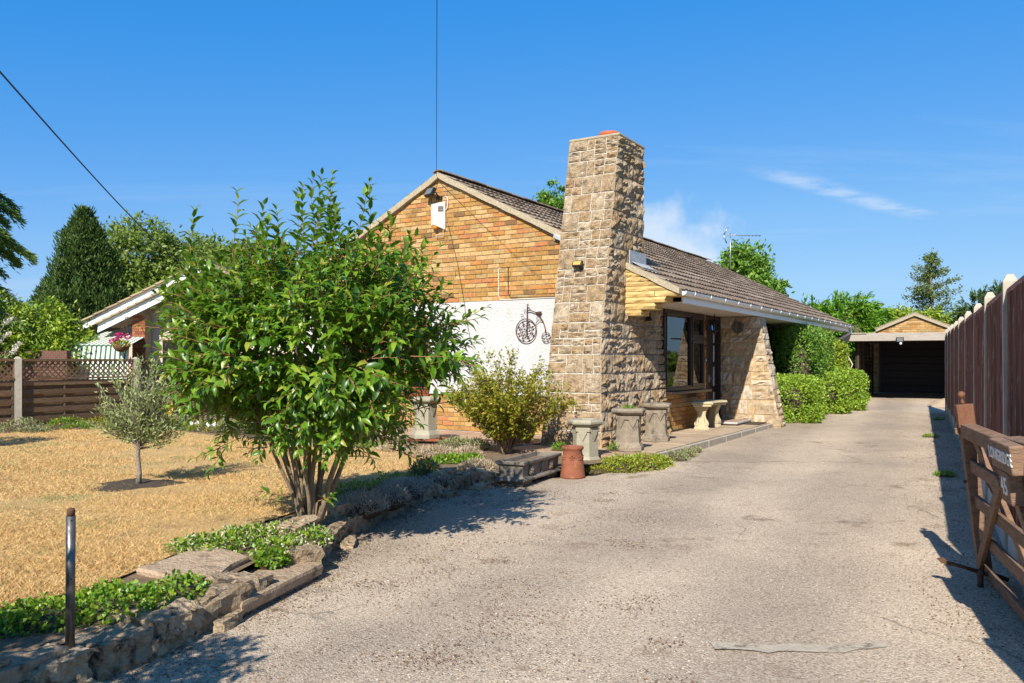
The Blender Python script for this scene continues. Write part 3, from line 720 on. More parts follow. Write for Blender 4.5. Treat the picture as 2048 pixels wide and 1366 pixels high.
# ------------------------------------------------------------------ rocks
def rock_mesh(sx, sy, sz, seed, flat=0.0, mat='rock', n=5, rough=0.17):
    """rough block centred on the origin, base at z=0"""
    r_ = np.random.default_rng(seed); bm_ = bmesh.new()
    bmesh.ops.create_cube(bm_, size=2.0)
    bmesh.ops.subdivide_edges(bm_, edges=bm_.edges[:], cuts=n - 1, use_grid_fill=True)
    P = np.array([v.co[:] for v in bm_.verts])
    rad = np.linalg.norm(P, axis=1, keepdims=True)
    P = P * (0.84 + 0.16 * (1.25 / rad))
    nrm = unit(P)
    dsp = rough * vnoise(nrm, 3.2, seed) + 0.5 * rough * vnoise(nrm, 7.5, seed + 9) + 0.35 * rough * vnoise(nrm, 19, seed + 17)
    P = P + nrm * dsp[:, None] * np.array([1, 1, 1 - flat])
    P = np.clip(P, -1.15, 1.15); P = P + r_.normal(0, 0.035, P.shape); P[:, 2] += 0.22 * r_.uniform(-1, 1) * P[:, 0] * (P[:, 2] > 0) + 0.25 * r_.uniform(-1, .4) * P[:, 1] * (P[:, 2] > 0)
    P[:, 2] = np.where(P[:, 2] > 0.9, P[:, 2] * (1 - 0.2 * flat), P[:, 2])
    P = P * np.array([sx / 2, sy / 2, sz / 2]); P[:, 2] += sz / 2
    for v, p in zip(bm_.verts, P): v.co = p
    me = bpy.data.meshes.new('rock'); bm_.to_mesh(me); bm_.free()
    me.materials.append(MT[mat])
    return me

wall_root = empty('rockery_wall', (0, 0, 0), 0, 'low dry-laid rockery wall of dark weathered stones edging the driveway', 'wall')
seglen = [math.dist(WALL[i], WALL[i + 1]) for i in range(len(WALL) - 1)]
def on_wall(s):
    i = 0
    while i < len(seglen) - 1 and s > seglen[i]: s -= seglen[i]; i += 1
    t = s / seglen[i]; a, b = WALL[i], WALL[i + 1]
    return Vector((a[0] + (b[0] - a[0]) * t, a[1] + (b[1] - a[1]) * t, 0)), math.atan2(b[1] - a[1], b[0] - a[0])
s = 0.0; q = 0; total = sum(seglen)
while s < total - 0.12:
    near = s < 2.4
    Ls = random.uniform(0.26, 0.44) if near else random.uniform(0.24, 0.46)
    if 2.35 < s < 3.0: s += 0.66; continue
    p, a = on_wall(min(s + Ls / 2, total))
    h = random.uniform(0.17, 0.24) if near else random.uniform(0.17, 0.22)
    dpt = random.uniform(0.22, 0.32)
    me = rock_mesh(Ls * 0.93, dpt, h, 100 + q, n=9 if near else 7)
    o = link('stone', me, wall_root, (p.x - 0.10 * math.sin(a) * 1.0, p.y + 0.10 * math.cos(a), ground_z(p.y) - 0.045 + random.uniform(-0.015, 0.01)),
             (random.uniform(-0.10, 0.10), random.uniform(-0.06, 0.06), a + random.uniform(-0.08, 0.08)))
    if random.random() < 0.55:      # a smaller stone at its foot or on top
        me = rock_mesh(Ls * 0.7, dpt * 0.6, h * 0.5, 300 + q)
        up = random.random() < 0.35
        link('stone', me, wall_root, (p.x - 0.14 * math.sin(a), p.y + 0.14 * math.cos(a), ground_z(p.y) + (h - 0.06 if up else -0.04)) if up else
             (p.x + 0.05 * math.sin(a), p.y - 0.05 * math.cos(a), ground_z(p.y) - 0.045), (0.05, -0.05, a + random.uniform(-0.3, 0.3)))
    s += Ls * 0.98; q += 1
def slab(poly, z0, z1, name='stone', parent=wall_root, mat='rock_flat', tilt=0.0):
    cx = sum(p[0] for p in poly) / len(poly); cy = sum(p[1] for p in poly) / len(poly)
    r_ = random.Random(int(cx * 1000) & 0xffff)
    pts = []
    for i_ in range(len(poly)):       # break each side into uneven pieces
        a, b = poly[i_], poly[(i_ + 1) % len(poly)]
        for t in (0.0, 0.33, 0.66):
            j = 0.0 if t == 0 else r_.uniform(-0.014, 0.014)
            pts.append((a[0] + (b[0] - a[0]) * t + j - cx, a[1] + (b[1] - a[1]) * t + j - cy))
    mb = MB(); n_ = len(pts)
    top = [(x_ * 0.985, y_ * 0.985, z1 - z0 + r_.uniform(-0.006, 0.006)) for x_, y_ in pts]
    mid = [(x_ * 1.01, y_ * 1.01, (z1 - z0) * 0.7) for x_, y_ in pts]
    bot = [(x_ * 0.98, y_ * 0.98, 0) for x_, y_ in pts]
    vs = top + mid + bot + [(0, 0, z1 - z0 + 0.004)]
    fs = [(i_, (i_ + 1) % n_, 3 * n_) for i_ in range(n_)]
    for lv in (0, 1):
        fs += [(lv * n_ + i_, (lv + 1) * n_ + i_, (lv + 1) * n_ + (i_ + 1) % n_, lv * n_ + (i_ + 1) % n_) for i_ in range(n_)]
    fs.append(tuple(range(2 * n_, 3 * n_)))
    mb.add(vs, fs)
    return mb.build(name, mat, parent, (cx, cy, z0), (tilt, tilt * 0.6, 0))
slab([(-1.40, 4.28), (-1.17, 5.10), (-1.47, 5.32), (-1.70, 4.62)], 0.08, 0.142)
slab([(-1.43, 4.34), (-1.22, 5.05), (-1.42, 5.2), (-1.62, 4.6)], 0.02, 0.085)
slab([(-2.12, 4.66), (-1.66, 4.40), (-1.58, 4.95), (-1.92, 5.22)], 0.178, 0.228, tilt=0.02)
slab([(-2.05, 4.7), (-1.70, 4.48), (-1.63, 4.9), (-1.9, 5.12)], 0.10, 0.182)
link('stone', rock_mesh(0.24, 0.2, 0.17, 71), wall_root, (-1.36, 5.22, 0.06), (0.1, 0.1, 0.6))
link('stone', rock_mesh(0.34, 0.3, 0.20, 72), wall_root, (-1.60, 4.30, 0.0), (0.1, -0.1, 1.1))
link('stone', rock_mesh(0.14, 0.12, 0.1, 73), wall_root, (-1.80, 4.38, 0.15), (0.1, 0.1, 0.3))

# flat crazy-paved stones where the wall starts
crazy = empty('crazy_paving', (0, 0, 0), 0, 'patch of flat dark crazy-paving stones at the foot of the steel post', 'paving')
rows = [2.45, 2.78, 3.05, 3.33, 3.62]
cols = [-3.3, -2.95, -2.62, -2.3, -1.98]
jit = {(i, j): (cols[i] + random.uniform(-0.09, 0.09) + 0.12 * (j - 2), rows[j] + random.uniform(-0.07, 0.07)) for i in range(5) for j in range(5)}
for i in range(4):
    for j in range(4):
        if (i, j) in ((3, 3), (2, 3)): continue
        q4 = [jit[(i, j)], jit[(i + 1, j)], jit[(i + 1, j + 1)], jit[(i, j + 1)]]
        cx = sum(p[0] for p in q4) / 4; cy = sum(p[1] for p in q4) / 4
        q4 = [(cx + (p[0] - cx) * 0.93, cy + (p[1] - cy) * 0.93) for p in q4]
        slab(q4, 0.15 + random.uniform(0, 0.02), 0.205 + random.uniform(0, 0.03), parent=crazy, tilt=random.uniform(-0.03, 0.05))
slab([(-2.75, 3.60), (-2.35, 3.55), (-2.25, 3.85), (-2.65, 3.95)], 0.17, 0.235, parent=crazy, tilt=0.03)

# ------------------------------------------------------------------ paving beside the house
pv_root = empty('paving', HP, -HA); pv_root["kind"] = "structure"
def pave(x0, x1, y0, y1, nx, ny, z1, mat, th=0.05):
    for i in range(nx):
        for j in range(ny):
            a, b = x0 + (x1 - x0) * i / nx, x0 + (x1 - x0) * (i + 1) / nx
            c, d_ = y0 + (y1 - y0) * j / ny, y0 + (y1 - y0) * (j + 1) / ny
            dz = random.uniform(-0.003, 0.003)
            MB().box(-(b - a) / 2 + 0.006, (b - a) / 2 - 0.006, -(d_ - c) / 2 + 0.006, (d_ - c) / 2 - 0.006, -th, 0).build(
                'paving_slab', mat, pv_root, ((a + b) / 2, (c + d_) / 2, z1 + dz), (random.uniform(-.003, .003), random.uniform(-.003, .003), random.uniform(-.006, .006)), bevel=0.006)
pave(-5.4, 1.0, -1.20, -0.02, 11, 2, 0.225, 'slab')
pave(1.0, 2.88, -1.95, -1.30, 3, 1, 0.225, 'slab')
pave(2.02, 2.88, -1.30, 4.45, 2, 10, 0.228, 'slab_buff')
MB().box(1.0, 2.88, -1.95, 4.45, 0.05, 0.176).build('paving_bed', 'mortar', pv_root)
for k_ in range(8):
    y0 = -1.95 + k_ * 0.86
    MB().box(2.895, 2.955, y0 + 0.006, y0 + 0.848, 0.02, 0.222).build('kerb_stone', 'concrete', pv_root, bevel=0.008)

# repaired strip across the drive
rr_ = random.Random(4)
up_ = [(0.95 + 0.83 * k_ / 14, 3.98 + rr_.uniform(-.022, .022) - 0.06 * math.sin(math.pi * k_ / 14)) for k_ in range(15)]
dn_ = [(0.95 + 0.83 * k_ / 14, 3.88 + rr_.uniform(-.022, .022) - 0.06 * math.sin(math.pi * k_ / 14)) for k_ in range(14, -1, -1)]
sheet('repair_strip', up_ + dn_, lambda x, y: ground_z(y) + 0.010, 'patch', cut=0.2)
# ================================================================== THE BUNGALOW
house = empty('bungalow', HP, -HA, 'yellow brick bungalow with stone chimney, white rendered gable and brown tiled roof', 'house')
XR, ZR, PITCH = -1.48, 4.57, 0.505          # ridge
XE = 2.80                                    # eave
WL, WR = -4.91, 1.95                         # side walls
ROOF_L = 14.40
def roof_z(x): return ZR - PITCH * abs(x - XR)

# shared brick shapes
def brick_mesh(L, H, D=0.05):
    r_ = 0.004
    mb = MB()
    x, z = L / 2, H / 2
    fr = [(-x + r_, -D, -z + r_), (x - r_, -D, -z + r_), (x - r_, -D, z - r_), (-x + r_, -D, z - r_)]
    md_ = [(-x, -D + r_, -z), (x, -D + r_, -z), (x, -D + r_, z), (-x, -D + r_, z)]
    bk = [(-x, 0, -z), (x, 0, -z), (x, 0, z), (-x, 0, z)]
    mb.add(fr + md_ + bk, [(0, 1, 2, 3)] + [(i, i + 4, (i + 1) % 4 + 4, (i + 1) % 4) for i in range(4)] + [(i + 4, i + 8, (i + 1) % 4 + 8, (i + 1) % 4 + 4) for i in range(4)])
    return mb
BR_FULL = brick_mesh(0.215, 0.065)
BR_HALF = brick_mesh(0.1025, 0.065)
BR_FULL_ME = BR_FULL.mesh('brick', 'brick'); BR_HALF_ME = BR_HALF.mesh('brick', 'brick')

def brick_spots(x0, x1, z0, z1, zmax=None, bond=0, over=0.045):
    """stretcher bond: list of (x, z, kind)"""
    out = []; j = 0; z = z0 + 0.0375
    while z + 0.03 < z1:
        off = 0.1125 * ((j + bond) % 2)
        x = x0 - off
        while x < x1 - 0.03:
            a, b = max(x, x0), min(x + 0.215, x1)
            c = (a + b) / 2
            if b - a > 0.06 and (zmax is None or z < min(zmax(a), zmax(b)) + over):
                out.append((c, z, b - a))
            x += 0.225
        z += 0.075; j += 1
    return out

def lay_bricks(spots, parent, place, limit, rotz=0.0, stuff_name='brickwork'):
    """the first LIMIT bricks as pieces, the rest joined"""
    rest_v, rest_f = MB(), None
    for q, (x, z, w) in enumerate(spots):
        full = w > 0.16
        base = BR_FULL_ME if full else BR_HALF_ME
        sx = w / (0.215 if full else 0.1025)
        jx, jz, jy = random.uniform(-.002, .002), random.uniform(-.0025, .0025), random.uniform(-.005, .003)
        if q < limit:
            link('brick', base, parent, place(x + jx, jy, z + jz), (0, random.uniform(-.008, .008), rotz), (sx, 1, 1))
        else:
            src = BR_FULL if full else BR_HALF
            ca, sa = math.cos(rotz), math.sin(rotz)
            o_ = place(x + jx, jy, z + jz)
            rest_v.add([(o_[0] + (v[0] * sx) * ca - v[1] * sa, o_[1] + (v[0] * sx) * sa + v[1] * ca, o_[2] + v[2]) for v in src.v], src.f)
    if rest_v.v:
        o = rest_v.build(stuff_name, 'brick', parent); o["kind"] = "stuff"

# ---- gable wall
WIN_X0, WIN_X1, WIN_Z0, WIN_Z1 = -4.05, -1.71, 0.80, 2.16
REND_Z0, REND_Z1 = 0.84, 2.365
mb = MB()
gz = lambda x: roof_z(x) - 0.09
mb.prism([(WL, 0.1), (WR, 0.1), (WR, WIN_Z0), (WL, WIN_Z0)], 'y', 0.012, 0.26)
mb.box(WL, WIN_X0, 0.012, 0.26, WIN_Z0, WIN_Z1); mb.box(WIN_X1, WR, 0.012, 0.26, WIN_Z0, WIN_Z1)
mb.prism([(WL, WIN_Z1), (WR, WIN_Z1), (WR, gz(WR)), (XR, gz(XR)), (WL, gz(WL))], 'y', 0.012, 0.26)
gable = mb.build('gable_wall', 'mortar', house)
up = brick_spots(WL, 1.40, REND_Z1, 4.6, gz)
lo = brick_spots(WL, 1.30, 0.235, REND_Z0 - 0.005)
vis = lambda t: (0 if t[0] > -2.9 else 1, -t[0])
spots = [(x, z, w) for x, z, w in up] + [(x, z, w) for x, z, w in lo]
spots.sort(key=lambda t: (0 if (t[1] > 2.3 and t[0] > -2.6) or (t[1] < 1 and -1.7 < t[0] < 0.2) else 1, -t[0]))
lay_bricks(spots, gable, lambda x, y, z: (x, y + 0.05, z), 300)
# plinth
MB().box(WL, 1.2, -0.02, 0.2, 0.05, 0.234).build('plinth', 'concrete', house)
# white render with the window opening
mb = MB()
mb.box(WIN_X1, 1.36, -0.012, 0.05, REND_Z0, REND_Z1)
mb.box(WL, WIN_X0, -0.012, 0.05, REND_Z0, REND_Z1)
mb.box(WIN_X0, WIN_X1, -0.012, 0.05, WIN_Z1, REND_Z1)
mb.build('render_panel', 'render', house)
MB().box(-1.70, 1.3, -0.02, 0.03, REND_Z0 - 0.012, REND_Z0 - 0.001).build('drip_strip', 'dark_frame', house)

def window_y(parent, x0, x1, z0, z1, y, mullions, mat, fw=0.06, curtain='curtain', sill=True, panes=True):
    """window in a wall that faces -y"""
    w = empty('window', (0, 0, 0)); w.parent = parent
    mb = MB()
    mb.box(x0, x1, y - 0.03, y + 0.05, z0, z0 + fw); mb.box(x0, x1, y - 0.03, y + 0.05, z1 - fw, z1)
    for xa in [x0, x1 - fw] + [m_ - fw / 2 for m_ in mullions]:
        mb.box(xa, xa + fw, y - 0.03, y + 0.05, z0 + fw, z1 - fw)
    mb.build('frame', mat, w, bevel=0.008)
    ed = [x0] + list(mullions) + [x1]
    for a, b in zip(ed, ed[1:]):
        c, d_ = a + (fw if a == x0 else fw / 2), b - (fw if b == x1 else fw / 2)
        mb2 = MB()     # inner sash
        for bx_ in ((c, c + 0.045, z0 + fw, z1 - fw), (d_ - 0.045, d_, z0 + fw, z1 - fw), (c + 0.045, d_ - 0.045, z0 + fw, z0 + fw + 0.045), (c + 0.045, d_ - 0.045, z1 - fw - 0.045, z1 - fw)):
            mb2.box(bx_[0], bx_[1], y - 0.018, y + 0.03, bx_[2], bx_[3])
        mb2.build('sash', mat, w, bevel=0.006)
        MB().box(c + 0.03, d_ - 0.03, y + 0.005, y + 0.011, z0 + fw + 0.03, z1 - fw - 0.03).build('pane', 'glass', w)
    if sill:
        MB().box(x0 - 0.03, x1 + 0.03, y - 0.11, y + 0.02, z0 - 0.045, z0 - 0.002).build('sill', mat, w, bevel=0.006)
    if curtain:
        vs = []; fs = []; nn = 60
        for i in range(nn + 1):
            xx_ = x0 + 0.04 + (x1 - x0 - 0.08) * i / nn; yy_ = y + 0.16 + 0.02 * math.sin(i * 1.35) + 0.01 * math.sin(i * 0.6)
            vs += [(xx_, yy_, z0 + 0.02), (xx_, yy_, z1)]
        fs = [(2 * i, 2 * i + 2, 2 * i + 3, 2 * i + 1) for i in range(nn)]
        MB().add(vs, fs, True).build('curtain', curtain, w, fix=False)
    return w
window_y(house, WIN_X0, WIN_X1, WIN_Z0 + 0.04, WIN_Z1, 0.03, [-3.27, -2.49], 'red_frame')
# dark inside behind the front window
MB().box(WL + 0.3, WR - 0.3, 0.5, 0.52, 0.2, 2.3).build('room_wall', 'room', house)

# ---- stone laying
def stone_face(rects, mapf, parent, mat, proud=0.03, rough=0.018, seed=0, gap=0.007, nu=4, nv=3, deep=0.02):
    """each rectangle (a0,a1,z0,z1) becomes a rough-faced stone; mapf(a,z,out) gives its place"""
    for q, (a0, a1, z0, z1) in enumerate(rects):
        r_ = np.random.default_rng(seed * 1000 + q)
        ph = r_.uniform(0, 6.28, 6); pr = proud * r_.uniform(0.6, 1.35); tl = r_.uniform(-1, 1, 2)
        vs = []
        for j in range(nv + 1):
            for i in range(nu + 1):
                u, v = i / nu, j / nv
                edge = min(u, 1 - u, v, 1 - v)
                e = 0.0 if edge == 0 else 1.0
                bump = math.sin(ph[0] + u * 5.1 + v * 2.2) + math.sin(ph[1] + v * 6.3 - u * 2.9) + 0.8 * math.sin(ph[2] + u * 9 + v * 8)
                out = (pr + rough * 0.5 * bump + rough * 0.8 * (tl[0] * (u - .5) + tl[1] * (v - .5)) + r_.uniform(-0.3, 0.3) * rough) if e else pr * r_.uniform(0.25, 0.6)
                ju = r_.uniform(-.004, .004) if e == 0 else 0
                vs.append(mapf(a0 + gap + (a1 - a0 - 2 * gap) * u + ju, z0 + gap + (z1 - z0 - 2 * gap) * v + ju, out))
        fs = [(j * (nu + 1) + i, j * (nu + 1) + i + 1, (j + 1) * (nu + 1) + i + 1, (j + 1) * (nu + 1) + i) for j in range(nv) for i in range(nu)]
        ring = [i for i in range(nu + 1)] + [j * (nu + 1) + nu for j in range(1, nv + 1)] + [nv * (nu + 1) + i for i in range(nu - 1, -1, -1)] + [j * (nu + 1) for j in range(nv - 1, 0, -1)]
        base = len(vs)
        per = [(i / nu, 0.0) for i in range(nu + 1)] + [(1.0, j / nv) for j in range(1, nv + 1)] + [(i / nu, 1.0) for i in range(nu - 1, -1, -1)] + [(0.0, j / nv) for j in range(nv - 1, 0, -1)]
        for u, v in per:
            vs.append(mapf(a0 + gap * 0.6 + (a1 - a0 - 1.2 * gap) * u, z0 + gap * 0.6 + (z1 - z0 - 1.2 * gap) * v, -deep))
        m_ = len(ring)
        fs += [(ring[i], base + i, base + (i + 1) % m_, ring[(i + 1) % m_]) for i in range(m_)]
        MB().add(vs, fs).build('stone', mat, parent)

def ashlar(a0, a1, z0, z1, rnd, hc=(0.24, 0.31), wmin=0.13, wmax=0.40, split=0.45, beds=None):
    """coursed random rubble: tall blocks broken by pairs and triples of small stones"""
    out = []; z = z0
    while z < z1 - 1e-6:
        h = rnd.uniform(*hc)
        if z1 - (z + h) < 0.12: h = z1 - z
        if beds: h = min(b_ for b_ in beds if b_ > z + 1e-4) - z
        x = a0
        while x < a1 - 1e-6:
            w = rnd.uniform(wmin, wmax)
            if a1 - (x + w) < wmin * 0.8: w = a1 - x
            t = rnd.random()
            if t < split and w > 0.11:
                f = rnd.uniform(0.38, 0.62)
                for (q0, q1) in ((0, f), (f, 1)):
                    if w > 0.26 and rnd.random() < 0.45:
                        g = rnd.uniform(0.35, 0.65)
                        out.append((x, x + w * g, z + h * q0, z + h * q1)); out.append((x + w * g, x + w, z + h * q0, z + h * q1))
                    else: out.append((x, x + w, z + h * q0, z + h * q1))
            else: out.append((x, x + w, z, z + h))
            x += w
        z += h
    return out

# ---- chimney (battered stack on the gable)
CH_T, CH_B = 4.64, 0.10
CX0 = 1.162
def ch_xr(z): return 1.943 + (0.10 * (1.6 - z) if z < 1.6 else 0.0)
def ch_yf(z): return -(0.35 + 0.20 * (CH_T - z))
CH_YB = 0.586
mb = MB(); lv = [CH_B, 0.8, 1.6, 2.4, 3.2, 4.0, CH_T]
vs = []
for z in lv:
    i_ = 0.004
    vs += [(CX0 + i_, ch_yf(z) + i_, z), (ch_xr(z) - i_, ch_yf(z) + i_, z), (ch_xr(z) - i_, CH_YB, z), (CX0 + i_, CH_YB, z)]
fs = [(0, 1, 2, 3), tuple(4 * (len(lv) - 1) + k for k in (3, 2, 1, 0))]
for i in range(len(lv) - 1):
    fs += [(4 * i + k, 4 * i + 4 + k, 4 * i + 4 + (k + 1) % 4, 4 * i + (k + 1) % 4) for k in range(4)]
chim = mb.add(vs, fs).build('chimney', 'mortar_white', house)
rnd = random.Random(3)
BEDS = [0.20]
while BEDS[-1] < CH_T - 0.36: BEDS.append(BEDS[-1] + rnd.uniform(0.22, 0.30))
BEDS += [(BEDS[-1] + CH_T) / 2, CH_T]
fr = ashlar(0.0, 1.0, 0.20, CH_T, rnd, wmin=0.15, wmax=0.44, split=0.52, beds=BEDS)
def map_front(a, z, out):
    x = CX0 + a * (ch_xr(z) - CX0)
    return (x, ch_yf(z) - out, z + out * 0.2)
stone_face(fr, map_front, chim, 'stone', proud=0.020, rough=0.018, seed=1, gap=0.010, nu=5, nv=4)
rs = []
for (a0, a1, z0, z1) in ashlar(0.0, 3.2, 0.20, CH_T, random.Random(9), wmin=0.13, wmax=0.34, split=0.5, beds=BEDS):
    zc = (z0 + z1) / 2
    end = 1.37 if zc < 2.26 else CH_YB
    y0, y1 = ch_yf(zc) + a0, ch_yf(zc) + a1
    if y0 > end - 0.06: continue
    if 2.30 < zc < 2.8 and y0 > 0.05: continue
    rs.append((a0, min(a1, end - ch_yf(zc)), z0, z1))
def map_right(a, z, out):
    # stones nearest the front edge follow its batter, those by the window stand upright
    yf = ch_yf(z)
    return (ch_xr(z) + out, yf + a if a < 0.9 else (yf + a) * 1.0, z)
def map_right2(a, z, out): return (ch_xr(z) + out, a, z)
front_part, back_part = [], []
for (a0, a1, z0, z1) in rs:
    zc = (z0 + z1) / 2; front_part.append((a0, a1, z0, z1))
stone_face(front_part, lambda a, z, out: (ch_xr(z) + out, min(ch_yf(z) + a, 1.37 if z < 2.27 else CH_YB), z), chim, 'stone', proud=0.024, rough=0.021, seed=2, gap=0.010, nu=5, nv=4)
lf = ashlar(0.0, 1.0, 0.20, CH_T, random.Random(5), hc=(0.25, 0.31), wmin=0.2, wmax=0.5, split=0.3)
stone_face(lf, lambda a, z, out: (CX0 - out, 0.0 + a * ch_yf(z) if z < 3.2 else CH_YB + a * (ch_yf(z) - CH_YB), z), chim, 'stone', proud=0.018, rough=0.012, seed=3, nu=3, nv=2)
# cap and terracotta pot
mb = MB()
mb.prism([(CX0 - 0.01, ch_yf(CH_T) - 0.01), (ch_xr(CH_T) + 0.02, ch_yf(CH_T) - 0.01), (ch_xr(CH_T) + 0.02, CH_YB + 0.02), (CX0 - 0.01, CH_YB + 0.02)], 'z', CH_T - 0.004, CH_T + 0.035)
mb.build('chimney_cap', 'verge', chim, bevel=0.012)
cx, cy = 1.62, 0.05
mb = MB(); mb.lathe([(0.0, 0.0), (0.13, 0.0), (0.135, 0.07), (0.155, 0.09), (0.165, 0.12), (0.15, 0.145), (0.10, 0.155), (0.0, 0.156)], 28, (cx, cy, CH_T + 0.02))
pot = mb.build('chimney_pot', 'pot_red', chim)
for k_ in range(14):
    a = 2 * math.pi * k_ / 14
    mb = MB().tube([(cx + 0.128 * math.cos(a), cy + 0.128 * math.sin(a), CH_T + 0.07), (cx + 0.142 * math.cos(a), cy + 0.142 * math.sin(a), CH_T + 0.07)], 0.013, 8)
    mb.build('vent_hole', 'black', chim)
# side pier core between chimney and window
MB().box(1.6, ch_xr(1.6) - 0.02, 0.26, 1.37, 0.1, 2.23).build('side_pier', 'mortar_white', house)
# lead flashings
mb = MB(); mb.box(ch_xr(3) + 0.035, ch_xr(3) + 0.05, -0.06, 0.58, 2.74, 3.02); mb.prism([(ch_xr(3) + 0.03, roof_z(ch_xr(3)) + 0.03), (2.16, roof_z(2.16) + 0.035), (2.16, roof_z(2.16) + 0.025), (ch_xr(3) + 0.03, roof_z(ch_xr(3)) + 0.02)], 'y', 0.02, 0.6)
mb.build('flashing', 'lead', house, bevel=0.01)
mb = MB(); mb.prism([(0.72, roof_z(0.72) - 0.17), (1.18, roof_z(0.92) - 0.26), (1.18, roof_z(0.92) - 0.19), (0.74, roof_z(0.72) - 0.09)], 'y', -0.075, 0.02)
mb.build('flashing', 'lead', house, bevel=0.012)

# ---- corbelled yellow stones carrying the eave
corb = empty('corbel', (0, 0, 0)); corb.parent = house
rnd = random.Random(21)
courses = [(2.05, 2.135, 2.21), (2.135, 2.23, 2.42), (2.23, 2.315, 2.58), (2.315, 2.40, 2.76), (2.40, 2.475, 9), (2.475, 2.545, 9), (2.545, 2.61, 9), (2.61, 2.68, 9), (2.68, 2.75, 9), (2.75, 2.82, 9)]
def corb_stone(x0, x1, z0, z1, q, cut=None):
    r_ = np.random.default_rng(500 + q); vs = []; nu, nv = 6, 2
    for side, y in ((0, -0.13), (1, 0.20)):
        for j in range(nv + 1):
            for i in range(nu + 1):
                u, v = i / nu, j / nv
                x = x0 + 0.003 + (x1 - x0 - 0.006) * u; z = z0 + 0.003 + (z1 - z0 - 0.006) * v
                if i == nu: x -= abs(r_.normal(0, 0.012))
                if cut: z = min(z, cut(x))
                yy_ = y + ((-0.012 * (1 if 0 < j < nv else 0) + r_.uniform(-0.012, 0.012)) if side == 0 else 0)
                vs.append((x, yy_, z))
    n1 = (nu + 1) * (nv + 1); idx = lambda s_, i, j: s_ * n1 + j * (nu + 1) + i
    fs = [(idx(0, i, j), idx(0, i + 1, j), idx(0, i + 1, j + 1), idx(0, i, j + 1)) for i in range(nu) for j in range(nv)]
    fs += [(idx(1, i, j), idx(1, i, j + 1), idx(1, i + 1, j + 1), idx(1, i + 1, j)) for i in range(nu) for j in range(nv)]
    for i in range(nu):
        fs += [(idx(0, i, 0), idx(1, i, 0), idx(1, i + 1, 0), idx(0, i + 1, 0)), (idx(0, i, nv), idx(0, i + 1, nv), idx(1, i + 1, nv), idx(1, i, nv))]
    for j in range(nv):
        fs += [(idx(0, 0, j), idx(0, 0, j + 1), idx(1, 0, j + 1), idx(1, 0, j)), (idx(0, nu, j), idx(1, nu, j), idx(1, nu, j + 1), idx(0, nu, j + 1))]
    MB().add(vs, fs).build('stone', 'corbel', corb)
q = 0
for z0, z1, xe in courses:
    xmax = min(xe, XR + (ZR - 0.10 - z0) / PITCH)
    if xmax < 2.05: continue
    x = WR + 0.005
    while x < xmax - 0.02:
        w = rnd.uniform(0.3, 0.62)
        if xmax - (x + w) < 0.16: w = xmax - x
        corb_stone(x, x + w, z0, z1, q, lambda xx_: roof_z(xx_) - 0.095); q += 1; x += w

# ---- right side wall: brick under and beside the window, door, stone wing
side = MB()
side.box(1.6, WR - 0.012, 1.37, 3.60, 0.1, 0.87); side.box(1.6, WR - 0.012, 3.40, 3.60, 0.87, 2.24)
side.box(1.6, WR - 0.012, 4.45, 7.1, 0.1, 2.24); side.box(1.6, WR - 0.012, 7.1, 9.75, 0.1, 0.8)
side.box(1.6, WR - 0.012, 9.75, 10.1, 0.1, 2.24); side.box(1.6, WR - 0.012, 10.1, 11.6, 0.1, 1.0); side.box(1.6, WR - 0.012, 11.6, 14.1, 0.1, 2.24)
sidew = side.build('side_wall', 'mortar', house)
sp = brick_spots(1.37, 3.60, 0.235, 0.86) + brick_spots(3.40, 3.60, 0.86, 2.24, bond=1)
lay_bricks(sp, sidew, lambda x, y, z: (WR - 0.05 - y, x, z), 300, R(90))
sp = brick_spots(9.75, 10.1, 0.235, 2.24) + brick_spots(11.6, 14.1, 0.235, 2.24) + brick_spots(7.1, 9.75, 0.235, 0.8)
lay_bricks(sp, sidew, lambda x, y, z: (WR - 0.05 - y, x, z), 0, R(90))
MB().box(WL, WL + 0.3, 0.26, 14.1, 0.05, 2.4).build('side_wall', 'mortar', house)
mb = MB(); mb.prism([(WL, 0.05), (WR, 0.05), (WR, roof_z(WR) - 0.12), (XR, ZR - 0.12), (WL, roof_z(WL) - 0.12)], 'y', 14.0, 14.2); mb.build('gable_wall', 'mortar', house)

